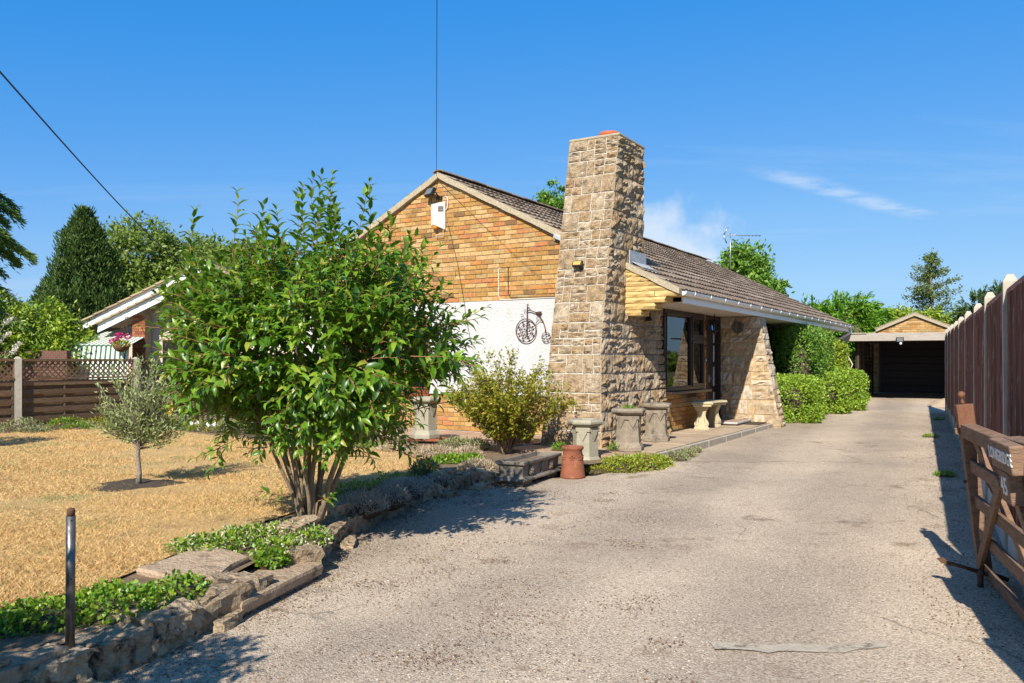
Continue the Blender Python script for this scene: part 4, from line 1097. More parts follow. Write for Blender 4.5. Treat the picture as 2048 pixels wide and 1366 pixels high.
def window_x(parent, y0, y1, z0, z1, x, bars, transoms, mat, fw=0.06, curtain='curtain', sill=True):
    """window in a wall that faces +x; bars split it along y; transoms = {index: z}"""
    w = empty('window', (0, 0, 0)); w.parent = parent
    mb = MB()
    mb.box(x - 0.05, x + 0.04, y0, y1, z0, z0 + fw); mb.box(x - 0.05, x + 0.04, y0, y1, z1 - fw, z1)
    for ya in [y0, y1 - fw] + [b - fw / 2 for b in bars]: mb.box(x - 0.05, x + 0.04, ya, ya + fw, z0 + fw, z1 - fw)
    ed = [y0] + list(bars) + [y1]
    fr_ = []
    for i, (a, b) in enumerate(zip(ed, ed[1:])):
        c, d_ = a + (fw if i == 0 else fw / 2), b - (fw if i == len(ed) - 2 else fw / 2)
        zs = [z0 + fw, z1 - fw]
        if i in transoms:
            t = transoms[i]; mb.box(x - 0.05, x + 0.04, c, d_, t - fw / 2, t + fw / 2)
            cells = [(z0 + fw, t - fw / 2), (t + fw / 2, z1 - fw)]
        else: cells = [(z0 + fw, z1 - fw)]
        for (p, q_) in cells: fr_.append((c, d_, p, q_, i in transoms))
    mb.build('frame', mat, w, bevel=0.007)
    for (c, d_, p, q_, sash) in fr_:
        e = 0.045 if sash else 0.02
        m2 = MB()
        m2.box(x - 0.02, x + 0.055, c, c + e, p, q_); m2.box(x - 0.02, x + 0.055, d_ - e, d_, p, q_)
        m2.box(x - 0.02, x + 0.055, c + e, d_ - e, p, p + e); m2.box(x - 0.02, x + 0.055, c + e, d_ - e, q_ - e, q_)
        m2.build('sash', mat, w, bevel=0.005)
        MB().box(x + 0.012, x + 0.018, c + e - 0.01, d_ - e + 0.01, p + e - 0.01, q_ - e + 0.01).build('pane', 'glass', w)
    if sill: MB().box(x - 0.02, x + 0.16, y0 - 0.03, y1 + 0.05, z0 - 0.05, z0 - 0.002).build('sill', mat, w, bevel=0.006)
    if curtain:
        vs = []; nn = 56
        for i in range(nn + 1):
            yy_ = y0 + 0.03 + (y1 - y0 - 0.06) * i / nn; xx_ = x - 0.09 + 0.018 * math.sin(i * 1.5) + 0.01 * math.sin(i * .55)
            vs += [(xx_, yy_, z0), (xx_, yy_, z1)]
        MB().add(vs, [(2 * i, 2 * i + 2, 2 * i + 3, 2 * i + 1) for i in range(nn)], True).build('curtain', curtain, w, fix=False)
    return w
window_x(house, 1.37, 3.38, 0.89, 2.235, WR, [2.66], {1: 1.78}, 'dark_frame')
window_x(house, 7.1, 9.72, 0.82, 2.235, WR, [7.75, 8.55], {}, 'dark_frame', curtain='curtain_blue')
window_x(house, 10.1, 11.6, 1.0, 2.235, WR, [10.85], {}, 'dark_frame')
# door
door = MB().box(WR - 0.10, WR - 0.045, 3.665, 4.385, 0.36, 2.16).build('door', 'door', house, bevel=0.004)
mb = MB(); mb.box(WR - 0.12, WR + 0.01, 3.605, 3.66, 0.31, 2.235); mb.box(WR - 0.12, WR + 0.01, 4.39, 4.445, 0.31, 2.235); mb.box(WR - 0.12, WR + 0.01, 3.66, 4.39, 2.165, 2.235); mb.box(WR - 0.12, WR + 0.05, 3.66, 4.39, 0.31, 0.355)
mb.build('door_frame', 'dark_frame', door)
for z0, z1 in ((0.62, 0.80), (0.92, 1.28), (1.38, 1.68), (1.74, 2.05)):
    MB().box(WR - 0.047, WR - 0.040, 4.14, 4.20, z0, z1).build('glazed_strip', 'frost', door)
MB().tube([(WR - 0.02, 3.76, 1.0), (WR - 0.0, 3.76, 1.0), (WR, 3.76, 1.12), (WR - 0.03, 3.76, 1.12)], 0.009, 8).build('handle', 'alu', door)
MB().box(WR - 0.047, WR - 0.038, 3.80, 4.04, 1.04, 1.09).build('letter_plate', 'galv', door)
# step with grey nosing
mb = MB().box(WR - 0.02, 2.52, 3.52, 4.40, 0.17, 0.282); step = mb.build('door_step', 'slab', house, bevel=0.006)
mb = MB(); mb.box(2.52, 2.56, 3.48, 4.40, 0.255, 0.292); mb.box(WR - 0.02, 2.52, 3.48, 3.52, 0.255, 0.292); mb.build('nosing', 'concrete_grey', step, bevel=0.006)

# stone wing beside the door
WY = 4.45
def wing_xr(z): return 2.70 + 0.185 * (2.16 - z) * (1 + 0.02 * (2.16 - z))
mb = MB(); vs = []
zl = [0.1, 0.7, 1.3, 1.9, 2.235]
for z in zl: vs += [(WR - 0.3, WY + 0.001, z), (wing_xr(z) - 0.002, WY + 0.001, z), (wing_xr(z) - 0.002, WY + 0.42, z), (WR - 0.3, WY + 0.42, z)]
fs = [(0, 1, 2, 3), tuple(4 * (len(zl) - 1) + k for k in (3, 2, 1, 0))]
for i in range(len(zl) - 1): fs += [(4 * i + k, 4 * i + 4 + k, 4 * i + 4 + (k + 1) % 4, 4 * i + (k + 1) % 4) for k in range(4)]
wing = mb.add(vs, fs).build('stone_wing', 'mortar_ochre', house)
def wing_rects(seed, a1):
    return ashlar(0.0, a1, 0.16, 2.235, random.Random(seed), hc=(0.21, 0.31), wmin=0.14, wmax=0.36, split=0.38)
wr = []
for (a0, a1, z0, z1) in wing_rects(14, 1.6):
    lim = wing_xr(z0 + 0.0) - WR
    if a0 > lim - 0.08: continue
    wr.append((a0, a1 if lim - a1 > 0.10 else lim, z0, z1))
stone_face(wr, lambda a, z, out: (min(WR + a, wing_xr(z) + 0.004), WY - out, z), wing, 'stone_grey', proud=0.020, rough=0.022, seed=6, gap=0.010)
stone_face(ashlar(0, 0.42, 0.16, 2.235, random.Random(31), hc=(0.21, 0.31), wmin=0.16, wmax=0.42, split=0.25), lambda a, z, out: (wing_xr(z) + out, WY + a, z), wing, 'stone_grey', proud=0.018, rough=0.02, seed=7, gap=0.010, nu=3)

# ---- eaves: soffit boards, fascia, gutter
soff = empty('soffit', (0, 0, 0)); soff.parent = house
nb = 15
for k_ in range(nb):
    x0 = WR - 0.02 + (2.70 - WR) * k_ / nb; x1 = WR - 0.02 + (2.70 - WR) * (k_ + 1) / nb
    MB().box(x0 + 0.006, x1 - 0.006, 0.21, ROOF_L - 0.15, 2.24, 2.252).build('soffit_board', 'soffit', soff, bevel=0.003)
MB().box(WR, 2.70, 0.205, ROOF_L - 0.15, 2.254, 2.262).build('soffit_board', 'dark_wood', soff)
MB().box(2.685, 2.715, 0.205, ROOF_L - 0.1, 2.232, 2.40).build('fascia', 'upvc', house, bevel=0.004)
# gutter: half round with brackets
mb = MB(); prof = []
for k_ in range(9):
    a = math.pi + math.pi * k_ / 8
    prof.append((2.782 + 0.062 * math.cos(a), 2.385 + 0.062 * math.sin(a)))
inner = [(2.782 + 0.056 * math.cos(math.pi + math.pi * k_ / 8), 2.385 + 0.056 * math.sin(math.pi + math.pi * k_ / 8)) for k_ in range(8, -1, -1)]
mb.prism(prof + inner, 'y', -0.02, ROOF_L - 0.05)
gut = mb.build('gutter', 'upvc', house)
MB().prism(prof, 'y', -0.028, -0.02).build('stop_end', 'upvc', gut)
y = 0.35; q = 0
while y < ROOF_L - 0.2:
    wd = 0.055 if q % 4 == 3 else 0.022
    pr2 = [(2.782 + 0.070 * math.cos(math.pi * 0.97 + math.pi * 1.06 * k_ / 8), 2.385 + 0.070 * math.sin(math.pi * 0.97 + math.pi * 1.06 * k_ / 8)) for k_ in range(9)]
    in2 = [(2.782 + 0.0625 * math.cos(math.pi * 0.97 + math.pi * 1.06 * k_ / 8), 2.385 + 0.0625 * math.sin(math.pi * 0.97 + math.pi * 1.06 * k_ / 8)) for k_ in range(8, -1, -1)]
    MB().prism(pr2 + in2, 'y', y, y + wd).build('bracket', 'upvc', gut)
    y += 0.74; q += 1
MB().tube([(2.78, ROOF_L - 0.2, 2.33), (2.78, ROOF_L - 0.2, 2.22), (2.5, ROOF_L - 0.2, 2.05), (2.02, ROOF_L - 0.2, 1.9), (2.02, ROOF_L - 0.2, 0.2)], 0.034, 10).build('downpipe', 'upvc', house)

# ---- roof
roof = empty('roof', (0, 0, 0)); roof.parent = house
ang = math.atan(PITCH)
SL = (XE - XR) / math.cos(ang)
mb = MB(); mb.prism([(XR, ZR - 0.06), (XE - 0.06, roof_z(XE - 0.06) - 0.06), (XE - 0.06, roof_z(XE - 0.06) - 0.10), (XR, ZR - 0.10)], 'y', -0.03, ROOF_L - 0.02); mb.build('roof_deck', 'dark_wood', roof)
mb = MB(); mb.prism([(XR, ZR - 0.06), (2 * XR - XE, roof_z(XE) - 0.06), (2 * XR - XE, roof_z(XE) - 0.10), (XR, ZR - 0.10)], 'y', -0.03, ROOF_L - 0.02); mb.build('roof_deck', 'dark_wood', roof)
# one tile: local x down the slope, y across, z out of the roof
TW, TL = 0.30, 0.385
prof = [(y_, h_ * 0.5) for y_, h_ in [(0.0, 0.0), (0.03, 0.026), (0.065, 0.034), (0.10, 0.026), (0.128, 0.002), (0.155, 0.0), (0.183, 0.026), (0.218, 0.034), (0.253, 0.026), (0.28, 0.002), (0.30, 0.0)]]
tm = MB(); m_ = len(prof); vs = []
for xx_, zz_ in ((0.0, 0.0), (TL, 0.034)):
    for yy_, h in prof: vs.append((xx_, yy_, zz_ + h))
for yy_, h in prof: vs.append((TL, yy_, 0.034 + h - 0.034))
fs = [(i, i + 1, m_ + i + 1, m_ + i) for i in range(m_ - 1)] + [(m_ + i, m_ + i + 1, 2 * m_ + i + 1, 2 * m_ + i) for i in range(m_ - 1)]
tm.add(vs, fs, False)
TILE_ME = tm.mesh('roof_tile', 'tile')
NC = 14; gauge = (SL - 0.03) / NC; NR = 48
tiles = []
for c in range(NC):
    for r_ in range(NR):
        y0 = -0.06 + r_ * TW
        sx = c * gauge
        xx_ = XR + math.cos(ang) * sx; zz_ = ZR - math.sin(ang) * sx - 0.028
        if CX0 + 0.02 < xx_ < 1.80 and -0.1 < y0 < 0.2 and xx_ + 0.34 < 1.95: continue
        wp = HW(xx_, y0, zz_)
        tiles.append((wp.length, xx_, y0, zz_))
tiles.sort()
rest = MB()
for q, (_, xx_, y0, zz_) in enumerate(tiles):
    ja, jb = random.uniform(-0.006, 0.006), random.uniform(-.004, .004)
    if q < 300:
        link('roof_tile', TILE_ME, roof, (xx_ + ja, y0, zz_ + jb), (0, ang, random.uniform(-.008, .008)))
    else:
        mt = Matrix.Translation((xx_ + ja, y0, zz_ + jb)) @ Matrix.Rotation(ang, 4, 'Y')
        rest.add([mt @ Vector(v) for v in tm.v], tm.f)
o = rest.build('roof_tiling', 'tile', roof, fix=False); o["kind"] = "stuff"
rest = MB()
for c in range(NC):
    for r_ in range(NR):
        sx = c * gauge
        mt = Matrix.Translation((XR, 0, 0)) @ Matrix.Scale(-1, 4, (1, 0, 0)) @ Matrix.Translation((math.cos(ang) * sx, -0.06 + r_ * TW, ZR - math.sin(ang) * sx - 0.028)) @ Matrix.Rotation(ang, 4, 'Y')
        rest.add([mt @ Vector(v) for v in tm.v], tm.f)
o = rest.build('roof_tiling', 'tile', roof, fix=False); o["kind"] = "stuff"
# ridge tiles
rp = [(0.115 * math.sin(a), 0.05 * math.cos(a)) for a in [R(-88 + 176 * k_ / 8) for k_ in range(9)]]
ri = [(0.10 * math.sin(a), 0.035 * math.cos(a)) for a in [R(88 - 176 * k_ / 8) for k_ in range(9)]]
RIDGE_ME = MB().prism(rp + ri, 'y', 0.0, 0.44).mesh('ridge_tile', 'tile')
for k_ in range(32):
    link('ridge_tile', RIDGE_ME, roof, (XR, -0.06 + k_ * 0.45, ZR - 0.005 + random.uniform(-.004, .004)), (random.uniform(-.01, .01), 0, random.uniform(-.01, .01)))
# verge bedding under the tile edge
def verge(xa, xb, y0, y1, dz0, dz1, mat='verge'):
    n_ = max(2, int(abs(xb - xa) / 0.16)); vs = []; rr = random.Random(int(xa * 77))
    for i in range(n_ + 1):
        x = xa + (xb - xa) * i / n_; z = roof_z(x); j = rr.uniform(-.008, .008)
        vs += [(x, y0 + j, z - dz1 + rr.uniform(-.006, .006)), (x, y0 + j * .5, z - dz0), (x, y1, z - dz0), (x, y1, z - dz1)]
    fs = [(4 * i + k_, 4 * i + (k_ + 1) % 4, 4 * i + 4 + (k_ + 1) % 4, 4 * i + 4 + k_) for i in range(n_) for k_ in range(4)] + [(0, 1, 2, 3), (4 * n_, 4 * n_ + 3, 4 * n_ + 2, 4 * n_ + 1)]
    return MB().add(vs, fs).build('verge', mat, roof)
verge(XR, CX0 + 0.05, -0.068, 0.05, 0.005, 0.105)
verge(XR, 2 * XR - XE, -0.068, 0.05, 0.005, 0.105)
verge(WR - 0.02, XE - 0.02, -0.16, 0.05, 0.0, 0.085)
verge(XR, XE, ROOF_L - 0.05, ROOF_L + 0.05, 0.0, 0.09)
# ================================================================== FIXTURES ON THE HOUSE
def on_house(name, x, y, z, label, cat, group=None, extra=0.0):
    return empty(name, HW(x, y, z), -HA + extra, label, cat, group)

# alarm box
t = on_house('alarm_box', -1.47, 0.0, 3.84, 'weathered white alarm box with amber lens high on the gable', 'alarm box')
pl = [(-0.115, -0.002), (0.115, -0.002), (0.125, -0.035), (-0.03, -0.13), (-0.115, -0.115)]
mb = MB(); top = [(x, y, 0.20 + (0.03 if y > -0.05 else -0.02)) for x, y in pl]; bot = [(x, y, -0.19 - (0.06 if x > 0 else -0.02)) for x, y in pl]
mb.add(bot + top, [(4, 3, 2, 1, 0), (5, 6, 7, 8, 9)] + [(i, (i + 1) % 5, (i + 1) % 5 + 5, i + 5) for i in range(5)])
mb.build('case', 'alarm', t, bevel=0.008)
for k_ in range(3):
    MB().bar((0.025, -0.103, 0.135 - 0.032 * k_), (0.10, -0.055, 0.135 - 0.032 * k_), 0.012, 0.014).build('louvre', 'black', t)
MB().box(-0.095, -0.045, -0.128, -0.117, -0.06, 0.02, Matrix.Rotation(R(-8), 4, 'Z')).build('sticker', 'sticker', t)
MB().ball((-0.045, -0.075, -0.19), 0.045, 12, 8).build('lens', 'amber', t)
mb = MB(); mb.box(-0.06, 0.08, -0.04, -0.03, -0.36, -0.355); mb.box(-0.06, 0.08, -0.04, -0.03, -0.315, -0.31); mb.box(-0.065, -0.06, -0.04, -0.03, -0.36, -0.31); mb.box(0.08, 0.085, -0.04, -0.03, -0.36, -0.24)
mb.build('bracket', 'cable_w', t)
# floodlight above it
t = on_house('floodlight', -1.52, 0.0, 4.20, 'black floodlight tilted to one side above the alarm box', 'lamp')
mt = Matrix.Translation((-0.07, -0.14, 0.03)) @ Matrix.Rotation(R(-20), 4, 'Z') @ Matrix.Rotation(R(-28), 4, 'X')
MB().box(-0.11, 0.11, -0.02, 0.045, -0.075, 0.075, mt).build('housing', 'black', t, bevel=0.008)
MB().box(-0.09, 0.09, -0.026, -0.021, -0.058, 0.058, mt).build('lens', 'lamp_glass', t)
MB().tube([(0.05, -0.16, 0.03), (0.07, -0.10, -0.04), (0.05, -0.05, -0.06), (0.04, 0.0, -0.06)], 0.012, 8).build('bracket', 'black', t)
MB().box(0.0, 0.09, -0.05, 0.0, -0.10, -0.03).build('mount', 'black', t, bevel=0.006)
# cables on the gable, and a wire shadow modelled as a thin tube
t = on_house('cable', -1.40, -0.012, 4.1, 'pale cable looping from the floodlight to the alarm box', 'cable')
MB().tube([(0.03, 0, 0.06), (0.08, -0.01, 0.04), (0.10, -0.01, -0.04), (0.09, -0.01, -0.14), (0.04, -0.01, -0.19)], 0.009, 6).build('cable_run', 'cable_w', t)
t = on_house('cable', -1.33, -0.012, 3.62, 'thin dark line slanting down the gable below the alarm box, a wire shadow drawn as a tube', 'cable')
MB().tube([(0.03, 0, 0.05), (0.22, -0.004, -0.6), (0.36, -0.01, -1.26), (0.40, -0.012, -1.5), (0.50, -0.012, -1.95)], 0.004, 5).build('cable_run', 'cable_b', t)  # black tube standing in for the overhead wire's shadow on the wall
t = on_house('cable', -0.30, -0.015, 2.62, 'pale clipped cable bending down to the top of the white render', 'cable')
MB().tube([(0.02, 0.02, 0.27), (0, 0, 0.25), (0, 0, -0.18), (0.03, -0.004, -0.235), (0.10, -0.006, -0.245), (1.45, -0.006, -0.245)], 0.007, 6).build('cable_run', 'cable_w', t)
for z_ in (0.1, -0.07): MB().box(-0.012, 0.012, -0.012, 0.01, z_ - 0.006, z_ + 0.006).build('clip', 'cable_w', t)
t = on_house('cable', -0.12, -0.015, 2.63, 'black cable from a hole in the bricks beside the pale one', 'cable')
MB().tube([(0.0, 0.03, 0.27), (0, -0.006, 0.26), (0, 0, -0.15), (0.05, -0.004, -0.225), (0.5, -0.012, -0.235), (1.2, -0.014, -0.25)], 0.006, 6).build('cable_run', 'cable_b', t)
# small LED light on the chimney front
t = on_house('wall_light', 1.52, ch_yf(2.75) - 0.03, 2.75, 'small black light with amber panel on the chimney front', 'lamp')
mt = Matrix.Translation((0, -0.06, 0.02)) @ Matrix.Rotation(R(-25), 4, 'X')
MB().box(-0.075, 0.075, -0.015, 0.03, -0.045, 0.045, mt).build('housing', 'black', t, bevel=0.006)
MB().box(-0.058, 0.058, -0.021, -0.0155, -0.03, 0.028, mt).build('panel', 'led', t)
MB().tube([(0.03, 0.02, -0.05), (0.03, -0.04, -0.05), (0.02, -0.05, 0.0)], 0.016, 8).build('bracket', 'black', t)

# penny-farthing wall ornament
t = on_house('bicycle_ornament', 0.228, -0.05, 1.874, 'wrought iron penny-farthing ornament on the white gable wall', 'ornament')
def ring(c, r_, w, n=28, y=0.0):
    pts = [(c[0] + r_ * math.cos(2 * math.pi * k / n), y, c[1] + r_ * math.sin(2 * math.pi * k / n)) for k in range(n + 1)]
    return MB().tube(pts, w, 6, cap=False)
big = ring((0, 0), 0.182, 0.008).build('wheel', 'iron', t)
ring((0, 0), 0.105, 0.004).build('inner_ring', 'iron', big)
for k_ in range(8):
    a = 2 * math.pi * (k_ + 0.5) / 8
    MB().tube([(0, 0, 0), (0.175 * math.cos(a), 0, 0.175 * math.sin(a))], 0.0025, 5).build('spoke', 'iron', big)
    MB().ball((0.135 * math.cos(a), -0.008, 0.135 * math.sin(a)), 0.019, 8, 6, (1, 0.5, 1)).build('bead', 'bead', big)
    a += 0.2
    MB().ball((0.072 * math.cos(a), -0.008, 0.072 * math.sin(a)), 0.014, 8, 6, (1, 0.5, 1)).build('bead', 'bead', big)
sc_ = (0.36, -0.11)
sm = ring(sc_, 0.074, 0.006, 20).build('wheel', 'iron', t)
for k_ in range(5):
    a = 2 * math.pi * k_ / 5 + 0.3
    MB().tube([(sc_[0], 0, sc_[1]), (sc_[0] + 0.07 * math.cos(a), 0, sc_[1] + 0.07 * math.sin(a))], 0.0025, 5).build('spoke', 'iron', sm)
    MB().ball((sc_[0] + 0.048 * math.cos(a), -0.006, sc_[1] + 0.048 * math.sin(a)), 0.012, 8, 5, (1, .5, 1)).build('bead', 'bead', sm)
arc = [(0.025, 0, 0.315), (0.09, 0, 0.31), (0.17, 0, 0.28), (0.25, 0, 0.22), (0.31, 0, 0.13), (0.345, 0, 0.03), (0.355, 0, -0.04)]
mb = MB().tube(arc, 0.0085, 6); mb.tube([(0.015, 0, -0.11), (0.02, 0, 0.2), (0.025, 0, 0.40), (0.03, -0.01, 0.41), (0.085, -0.05, 0.39)], 0.007, 6)
mb.tube([(0.17, 0, 0.06), (0.19, 0, 0.12), (0.235, 0, 0.16), (0.29, 0, 0.15)], 0.006, 6)
for cx_, cz_, rr in ((-0.07, 0.24, 0.022), (-0.02, 0.31, 0.02), (0.20, 0.19, 0.016)):
    mb.tube([(cx_ + rr * math.cos(a), 0, cz_ + rr * math.sin(a)) for a in [k_ * 0.55 for k_ in range(10)]], 0.004, 5)
mb.build('bike_frame', 'iron', t)
MB().prism([(0.185, 0.285), (0.285, 0.29), (0.25, 0.235)], 'y', -0.03, 0.01).build('saddle', 'iron', t)

# wire half-basket on the wall
t = on_house('wire_basket', -0.74, -0.03, 1.18, 'domed wire half-basket hung on the white wall behind the yellow-green shrub', 'basket')
for k_ in range(9):
    a = math.pi * k_ / 8
    MB().tube([(0.10 * math.cos(a) * math.cos(b), -0.10 * math.sin(a) * math.cos(b), 0.19 * math.sin(b)) for b in [R(90) * q / 6 for q in range(7)]], 0.0028, 5).build('wire', 'iron', t)
MB().tube([(0.10 * math.cos(math.pi * k_ / 10), -0.10 * math.sin(math.pi * k_ / 10), 0) for k_ in range(11)], 0.004, 5).build('wire', 'iron', t)

# lantern, bell push, number, plaque, bell
t = on_house('porch_lantern', 2.20, 3.29, 2.24, 'black six-sided porch lantern hanging from the soffit by the door', 'lantern')
MB().tube([(0, 0, 0), (0, 0, -0.10)], 0.006, 6).build('rod', 'black', t)
MB().lathe([(0.0, -0.09), (0.02, -0.10), (0.06, -0.14), (0.105, -0.165), (0.105, -0.172), (0.0, -0.172)], 6, smooth=False).build('roof_cap', 'black', t)
for k_ in range(6):
    a = 2 * math.pi * k_ / 6
    MB().tube([(0.085 * math.cos(a), 0.085 * math.sin(a), -0.172), (0.06 * math.cos(a), 0.06 * math.sin(a), -0.30)], 0.006, 5).build('bar', 'black', t)
MB().lathe([(0.078, -0.173), (0.054, -0.298)], 6, smooth=False).build('pane', 'glass', t)
MB().lathe([(0.0, -0.298), (0.064, -0.298), (0.066, -0.312), (0.03, -0.33), (0.012, -0.36), (0.0, -0.365)], 6, smooth=False).build('base', 'black', t)
t = on_house('doorbell', WR + 0.004, 3.50, 1.42, 'small grey doorbell on the brick pier beside the door', 'doorbell')
MB().box(0, 0.022, -0.03, 0.03, -0.05, 0.05).build('case', 'galv', t, bevel=0.004); MB().box(0.022, 0.026, -0.018, 0.018, -0.03, 0.0).build('button', 'sticker', t)
t = on_house('iron_scroll', WR + 0.006, 3.50, 1.72, 'black iron scroll plaque above the doorbell', 'plaque')
mb = MB()
for s_ in (-1, 1):
    mb.tube([(0.012, 0.02 * s_ + 0.022 * math.cos(a), 0.05 * s_ + 0.022 * math.sin(a)) for a in [k_ * 0.6 for k_ in range(10)]], 0.006, 5)
mb.tube([(0.012, 0, -0.11), (0.012, 0, 0.11)], 0.006, 5); mb.build('scroll', 'iron', t)
t = on_house('iron_hook', WR + 0.01, 3.47, 2.04, 'black iron hook near the top of the brick pier', 'hook')
MB().tube([(0, 0, 0.12), (0.02, 0, 0.12), (0.025, 0, -0.08), (0.05, 0, -0.10), (0.06, 0, -0.07)], 0.010, 6).build('hook_bar', 'iron', t)
t = on_house('stone_plaque', 2.31, WY - 0.035, 2.03, 'carved stone rosette plaque on the stone wing under the soffit', 'plaque')
MB().lathe([(0.0, 0.0), (0.11, 0.0), (0.115, 0.02), (0.09, 0.035), (0.085, 0.02), (0.03, 0.025), (0.0, 0.045)], 20).build('disc', 'trough', t, rot=(R(90), 0, 0))
for k_ in range(6):
    a = 2 * math.pi * k_ / 6; MB().ball((0.055 * math.cos(a), -0.03, 0.055 * math.sin(a)), 0.028, 8, 6, (1, .6, 1)).build('petal', 'trough', t)
t = on_house('iron_bell', 2.02, 0.62, 2.02, 'small black iron bell hanging on the shaded stone pier', 'bell')
MB().lathe([(0.0, 0.12), (0.02, 0.11), (0.03, 0.06), (0.05, 0.0), (0.055, -0.01), (0.0, -0.008)], 12).build('bell_body', 'black', t)
MB().tube([(-0.06, 0, 0.17), (0.0, 0, 0.18), (0, 0, 0.11)], 0.007, 6).build('arm', 'black', t)
t = on_house('door_mat', 2.72, 4.10, 0.232, 'dark ribbed rubber mat on the paving by the door step', 'mat')
mb = MB(); mb.box(-0.13, 0.13, -0.28, 0.28, 0, 0.008); mb.build('mat_base', 'mat_rubber', t)
for k_ in range(11): MB().box(-0.125, 0.125, -0.27 + 0.052 * k_, -0.245 + 0.052 * k_, 0.0082, 0.018).build('rib', 'mat_rubber', t)
# uplighter disc under soffit past the wing
t = on_house('soffit_light', 2.40, 5.6, 2.24, 'round pale bulkhead light under the eave beyond the stone wing', 'lamp')
MB().lathe([(0.0, 0.0), (0.13, 0.0), (0.13, -0.02), (0.09, -0.07), (0.0, -0.085)], 20).build('bowl', 'frost', t)

# TV aerial at the far end of the ridge
t = on_house('tv_aerial', -0.64, 13.9, 4.05, 'thin television aerial on a mast at the far end of the roof', 'aerial')
MB().tube([(0, 0, 0), (0, 0, 1.28)], 0.018, 8).build('mast', 'alu', t)
a = HA + R(8)
bx_, by_ = math.cos(a), math.sin(a)
MB().tube([(-0.25 * bx_, -0.25 * by_, 1.2), (1.0 * bx_, 1.0 * by_, 1.22)], 0.010, 6).build('boom', 'alu', t)
for k_ in range(10):
    q = -0.05 + 0.112 * k_; MB().tube([(q * bx_ + 0.10 * by_, q * by_ - 0.10 * bx_, 1.205), (q * bx_ - 0.10 * by_, q * by_ + 0.10 * bx_, 1.205)], 0.008, 5).build('element', 'alu', t)
for s_ in (-1, 1): MB().tube([(-0.22 * bx_, -0.22 * by_, 1.2), (-0.10 * bx_ + 0.05 * by_ * s_, -0.10 * by_ - 0.05 * bx_ * s_, 1.2 + 0.24 * s_)], 0.02, 5).build('reflector', 'alu', t)

# overhead wires
ap = HW(XR, -0.1, 4.50)
t = empty('overhead_wire', ap, 0, 'dark overhead wire rising from the gable apex into the sky', 'wire')
e = Vector((-0.22, 2.6, 8.2)) - ap
MB().tube([(e.x * q, e.y * q, e.z * q - 0.18 * math.sin(math.pi * q)) for q in [i / 12 for i in range(13)]], 0.0048, 5).build('wire_run', 'cable_b', t)
t = empty('overhead_wire', (-9.6, 25.5, 3.9), 0, 'black overhead wire crossing the sky to the neighbouring roof', 'wire')
e = Vector((-5.4, 8.4, 4.55)) - Vector((-9.6, 25.5, 3.9))
MB().tube([(e.x * q, e.y * q, e.z * q - 0.20 * math.sin(math.pi * min(q, 1.0))) for q in [1.2 * i / 24 for i in range(25)]], 0.011, 5).build('wire_run', 'cable_b', t)

# ================================================================== POTS, BENCH, TROUGH
def cast_pot(loc, rz, label, mat, H=0.55, Rr=0.21, group='octagonal stone chimney pots used as planters'):
    t = empty('stone_pot', loc, rz, label, 'pot', group)
    n_ = 6
    s = H / 0.55; r_ = Rr / 0.21
    body = [(0.215, 0.0), (0.215, 0.05), (0.20, 0.075), (0.175, 0.11), (0.158, 0.40)]
    MB().lathe([(a * r_, b * s) for a, b in [(0.0, 0.0)] + body], n_, smooth=False).build('body', mat, t, bevel=0.006)
    MB().lathe([(a * r_, b * s) for a, b in [(0.150, 0.40), (0.178, 0.41), (0.178, 0.455), (0.165, 0.46)]], n_, smooth=False).build('collar', mat, t, bevel=0.004)
    MB().lathe([(a * r_, b * s) for a, b in [(0.16, 0.46), (0.20, 0.478), (0.235, 0.50), (0.24, 0.525), (0.225, 0.55), (0.15, 0.555), (0.135, 0.545), (0.13, 0.50), (0.0, 0.49)]], n_, smooth=False).build('rim', mat, t, bevel=0.006)
    for k_ in range(n_):       # pointed pendant on each face
        a = 2 * math.pi * (k_ + 0.5) / n_; ap_ = math.cos(math.pi / n_)
        rr = 0.178 * ap_ * r_; w = 0.178 * math.sin(math.pi / n_) * 0.62 * r_
        mt = Matrix.Rotation(a, 4, 'Z')
        poly = [(-w, 0.415 * s), (w, 0.415 * s), (w * 0.9, 0.39 * s), (0.0, 0.30 * s), (-w * 0.9, 0.39 * s)]
        vs = [mt @ Vector((rr + 0.004, y_, z_)) for y_, z_ in poly] + [mt @ Vector((rr - 0.04, y_, z_)) for y_, z_ in poly]
        MB().add(vs, [(0, 1, 2, 3, 4), (9, 8, 7, 6, 5)] + [(i, i + 5, (i + 1) % 5 + 5, (i + 1) % 5) for i in range(5)]).build('pendant', mat, t)
    MB().lathe([(0.0, 0.505 * s), (0.128 * r_, 0.50 * s)], n_, smooth=False).build('soil', 'dark_soil', t)
    return t
cast_pot(HW(2.48, -1.24, 0.226), R(12), 'stained grey stone pot, middle one of three by the chimney corner', 'cast')
cast_pot(HW(2.34, 0.10, 0.23), R(12), 'blotchy stone pot with white streaks standing nearest the bench', 'cast')
cast_pot((0.90, 10.12, 0.12), R(-18), 'clean pale stone pot behind the terracotta pot', 'cast_clean', 0.56, 0.20)
t4 = cast_pot((-1.28, 12.15, 0.262), R(-8), 'pale stone pot raised on red bricks below the brown window', 'cast_clean', 0.60, 0.215)
for k_, (dx, dy, an) in enumerate(((-0.13, -0.12, 0.3), (0.12, -0.14, -0.2), (0.16, 0.08, 0.5), (-0.12, 0.12, 0.0))):
    t = empty('loose_brick', (-1.28 + dx * 1.1, 12.15 + dy * 1.1, 0.228), an, 'red brick propping the raised pale stone pot at its ' + ('front left', 'front right', 'right side', 'back left')[k_], 'brick', 'red bricks under the raised pot')
    MB().box(-0.1075, 0.1075, -0.05, 0.05, 0, 0.034).build('brick_body', 'red_brick', t, bevel=0.004)

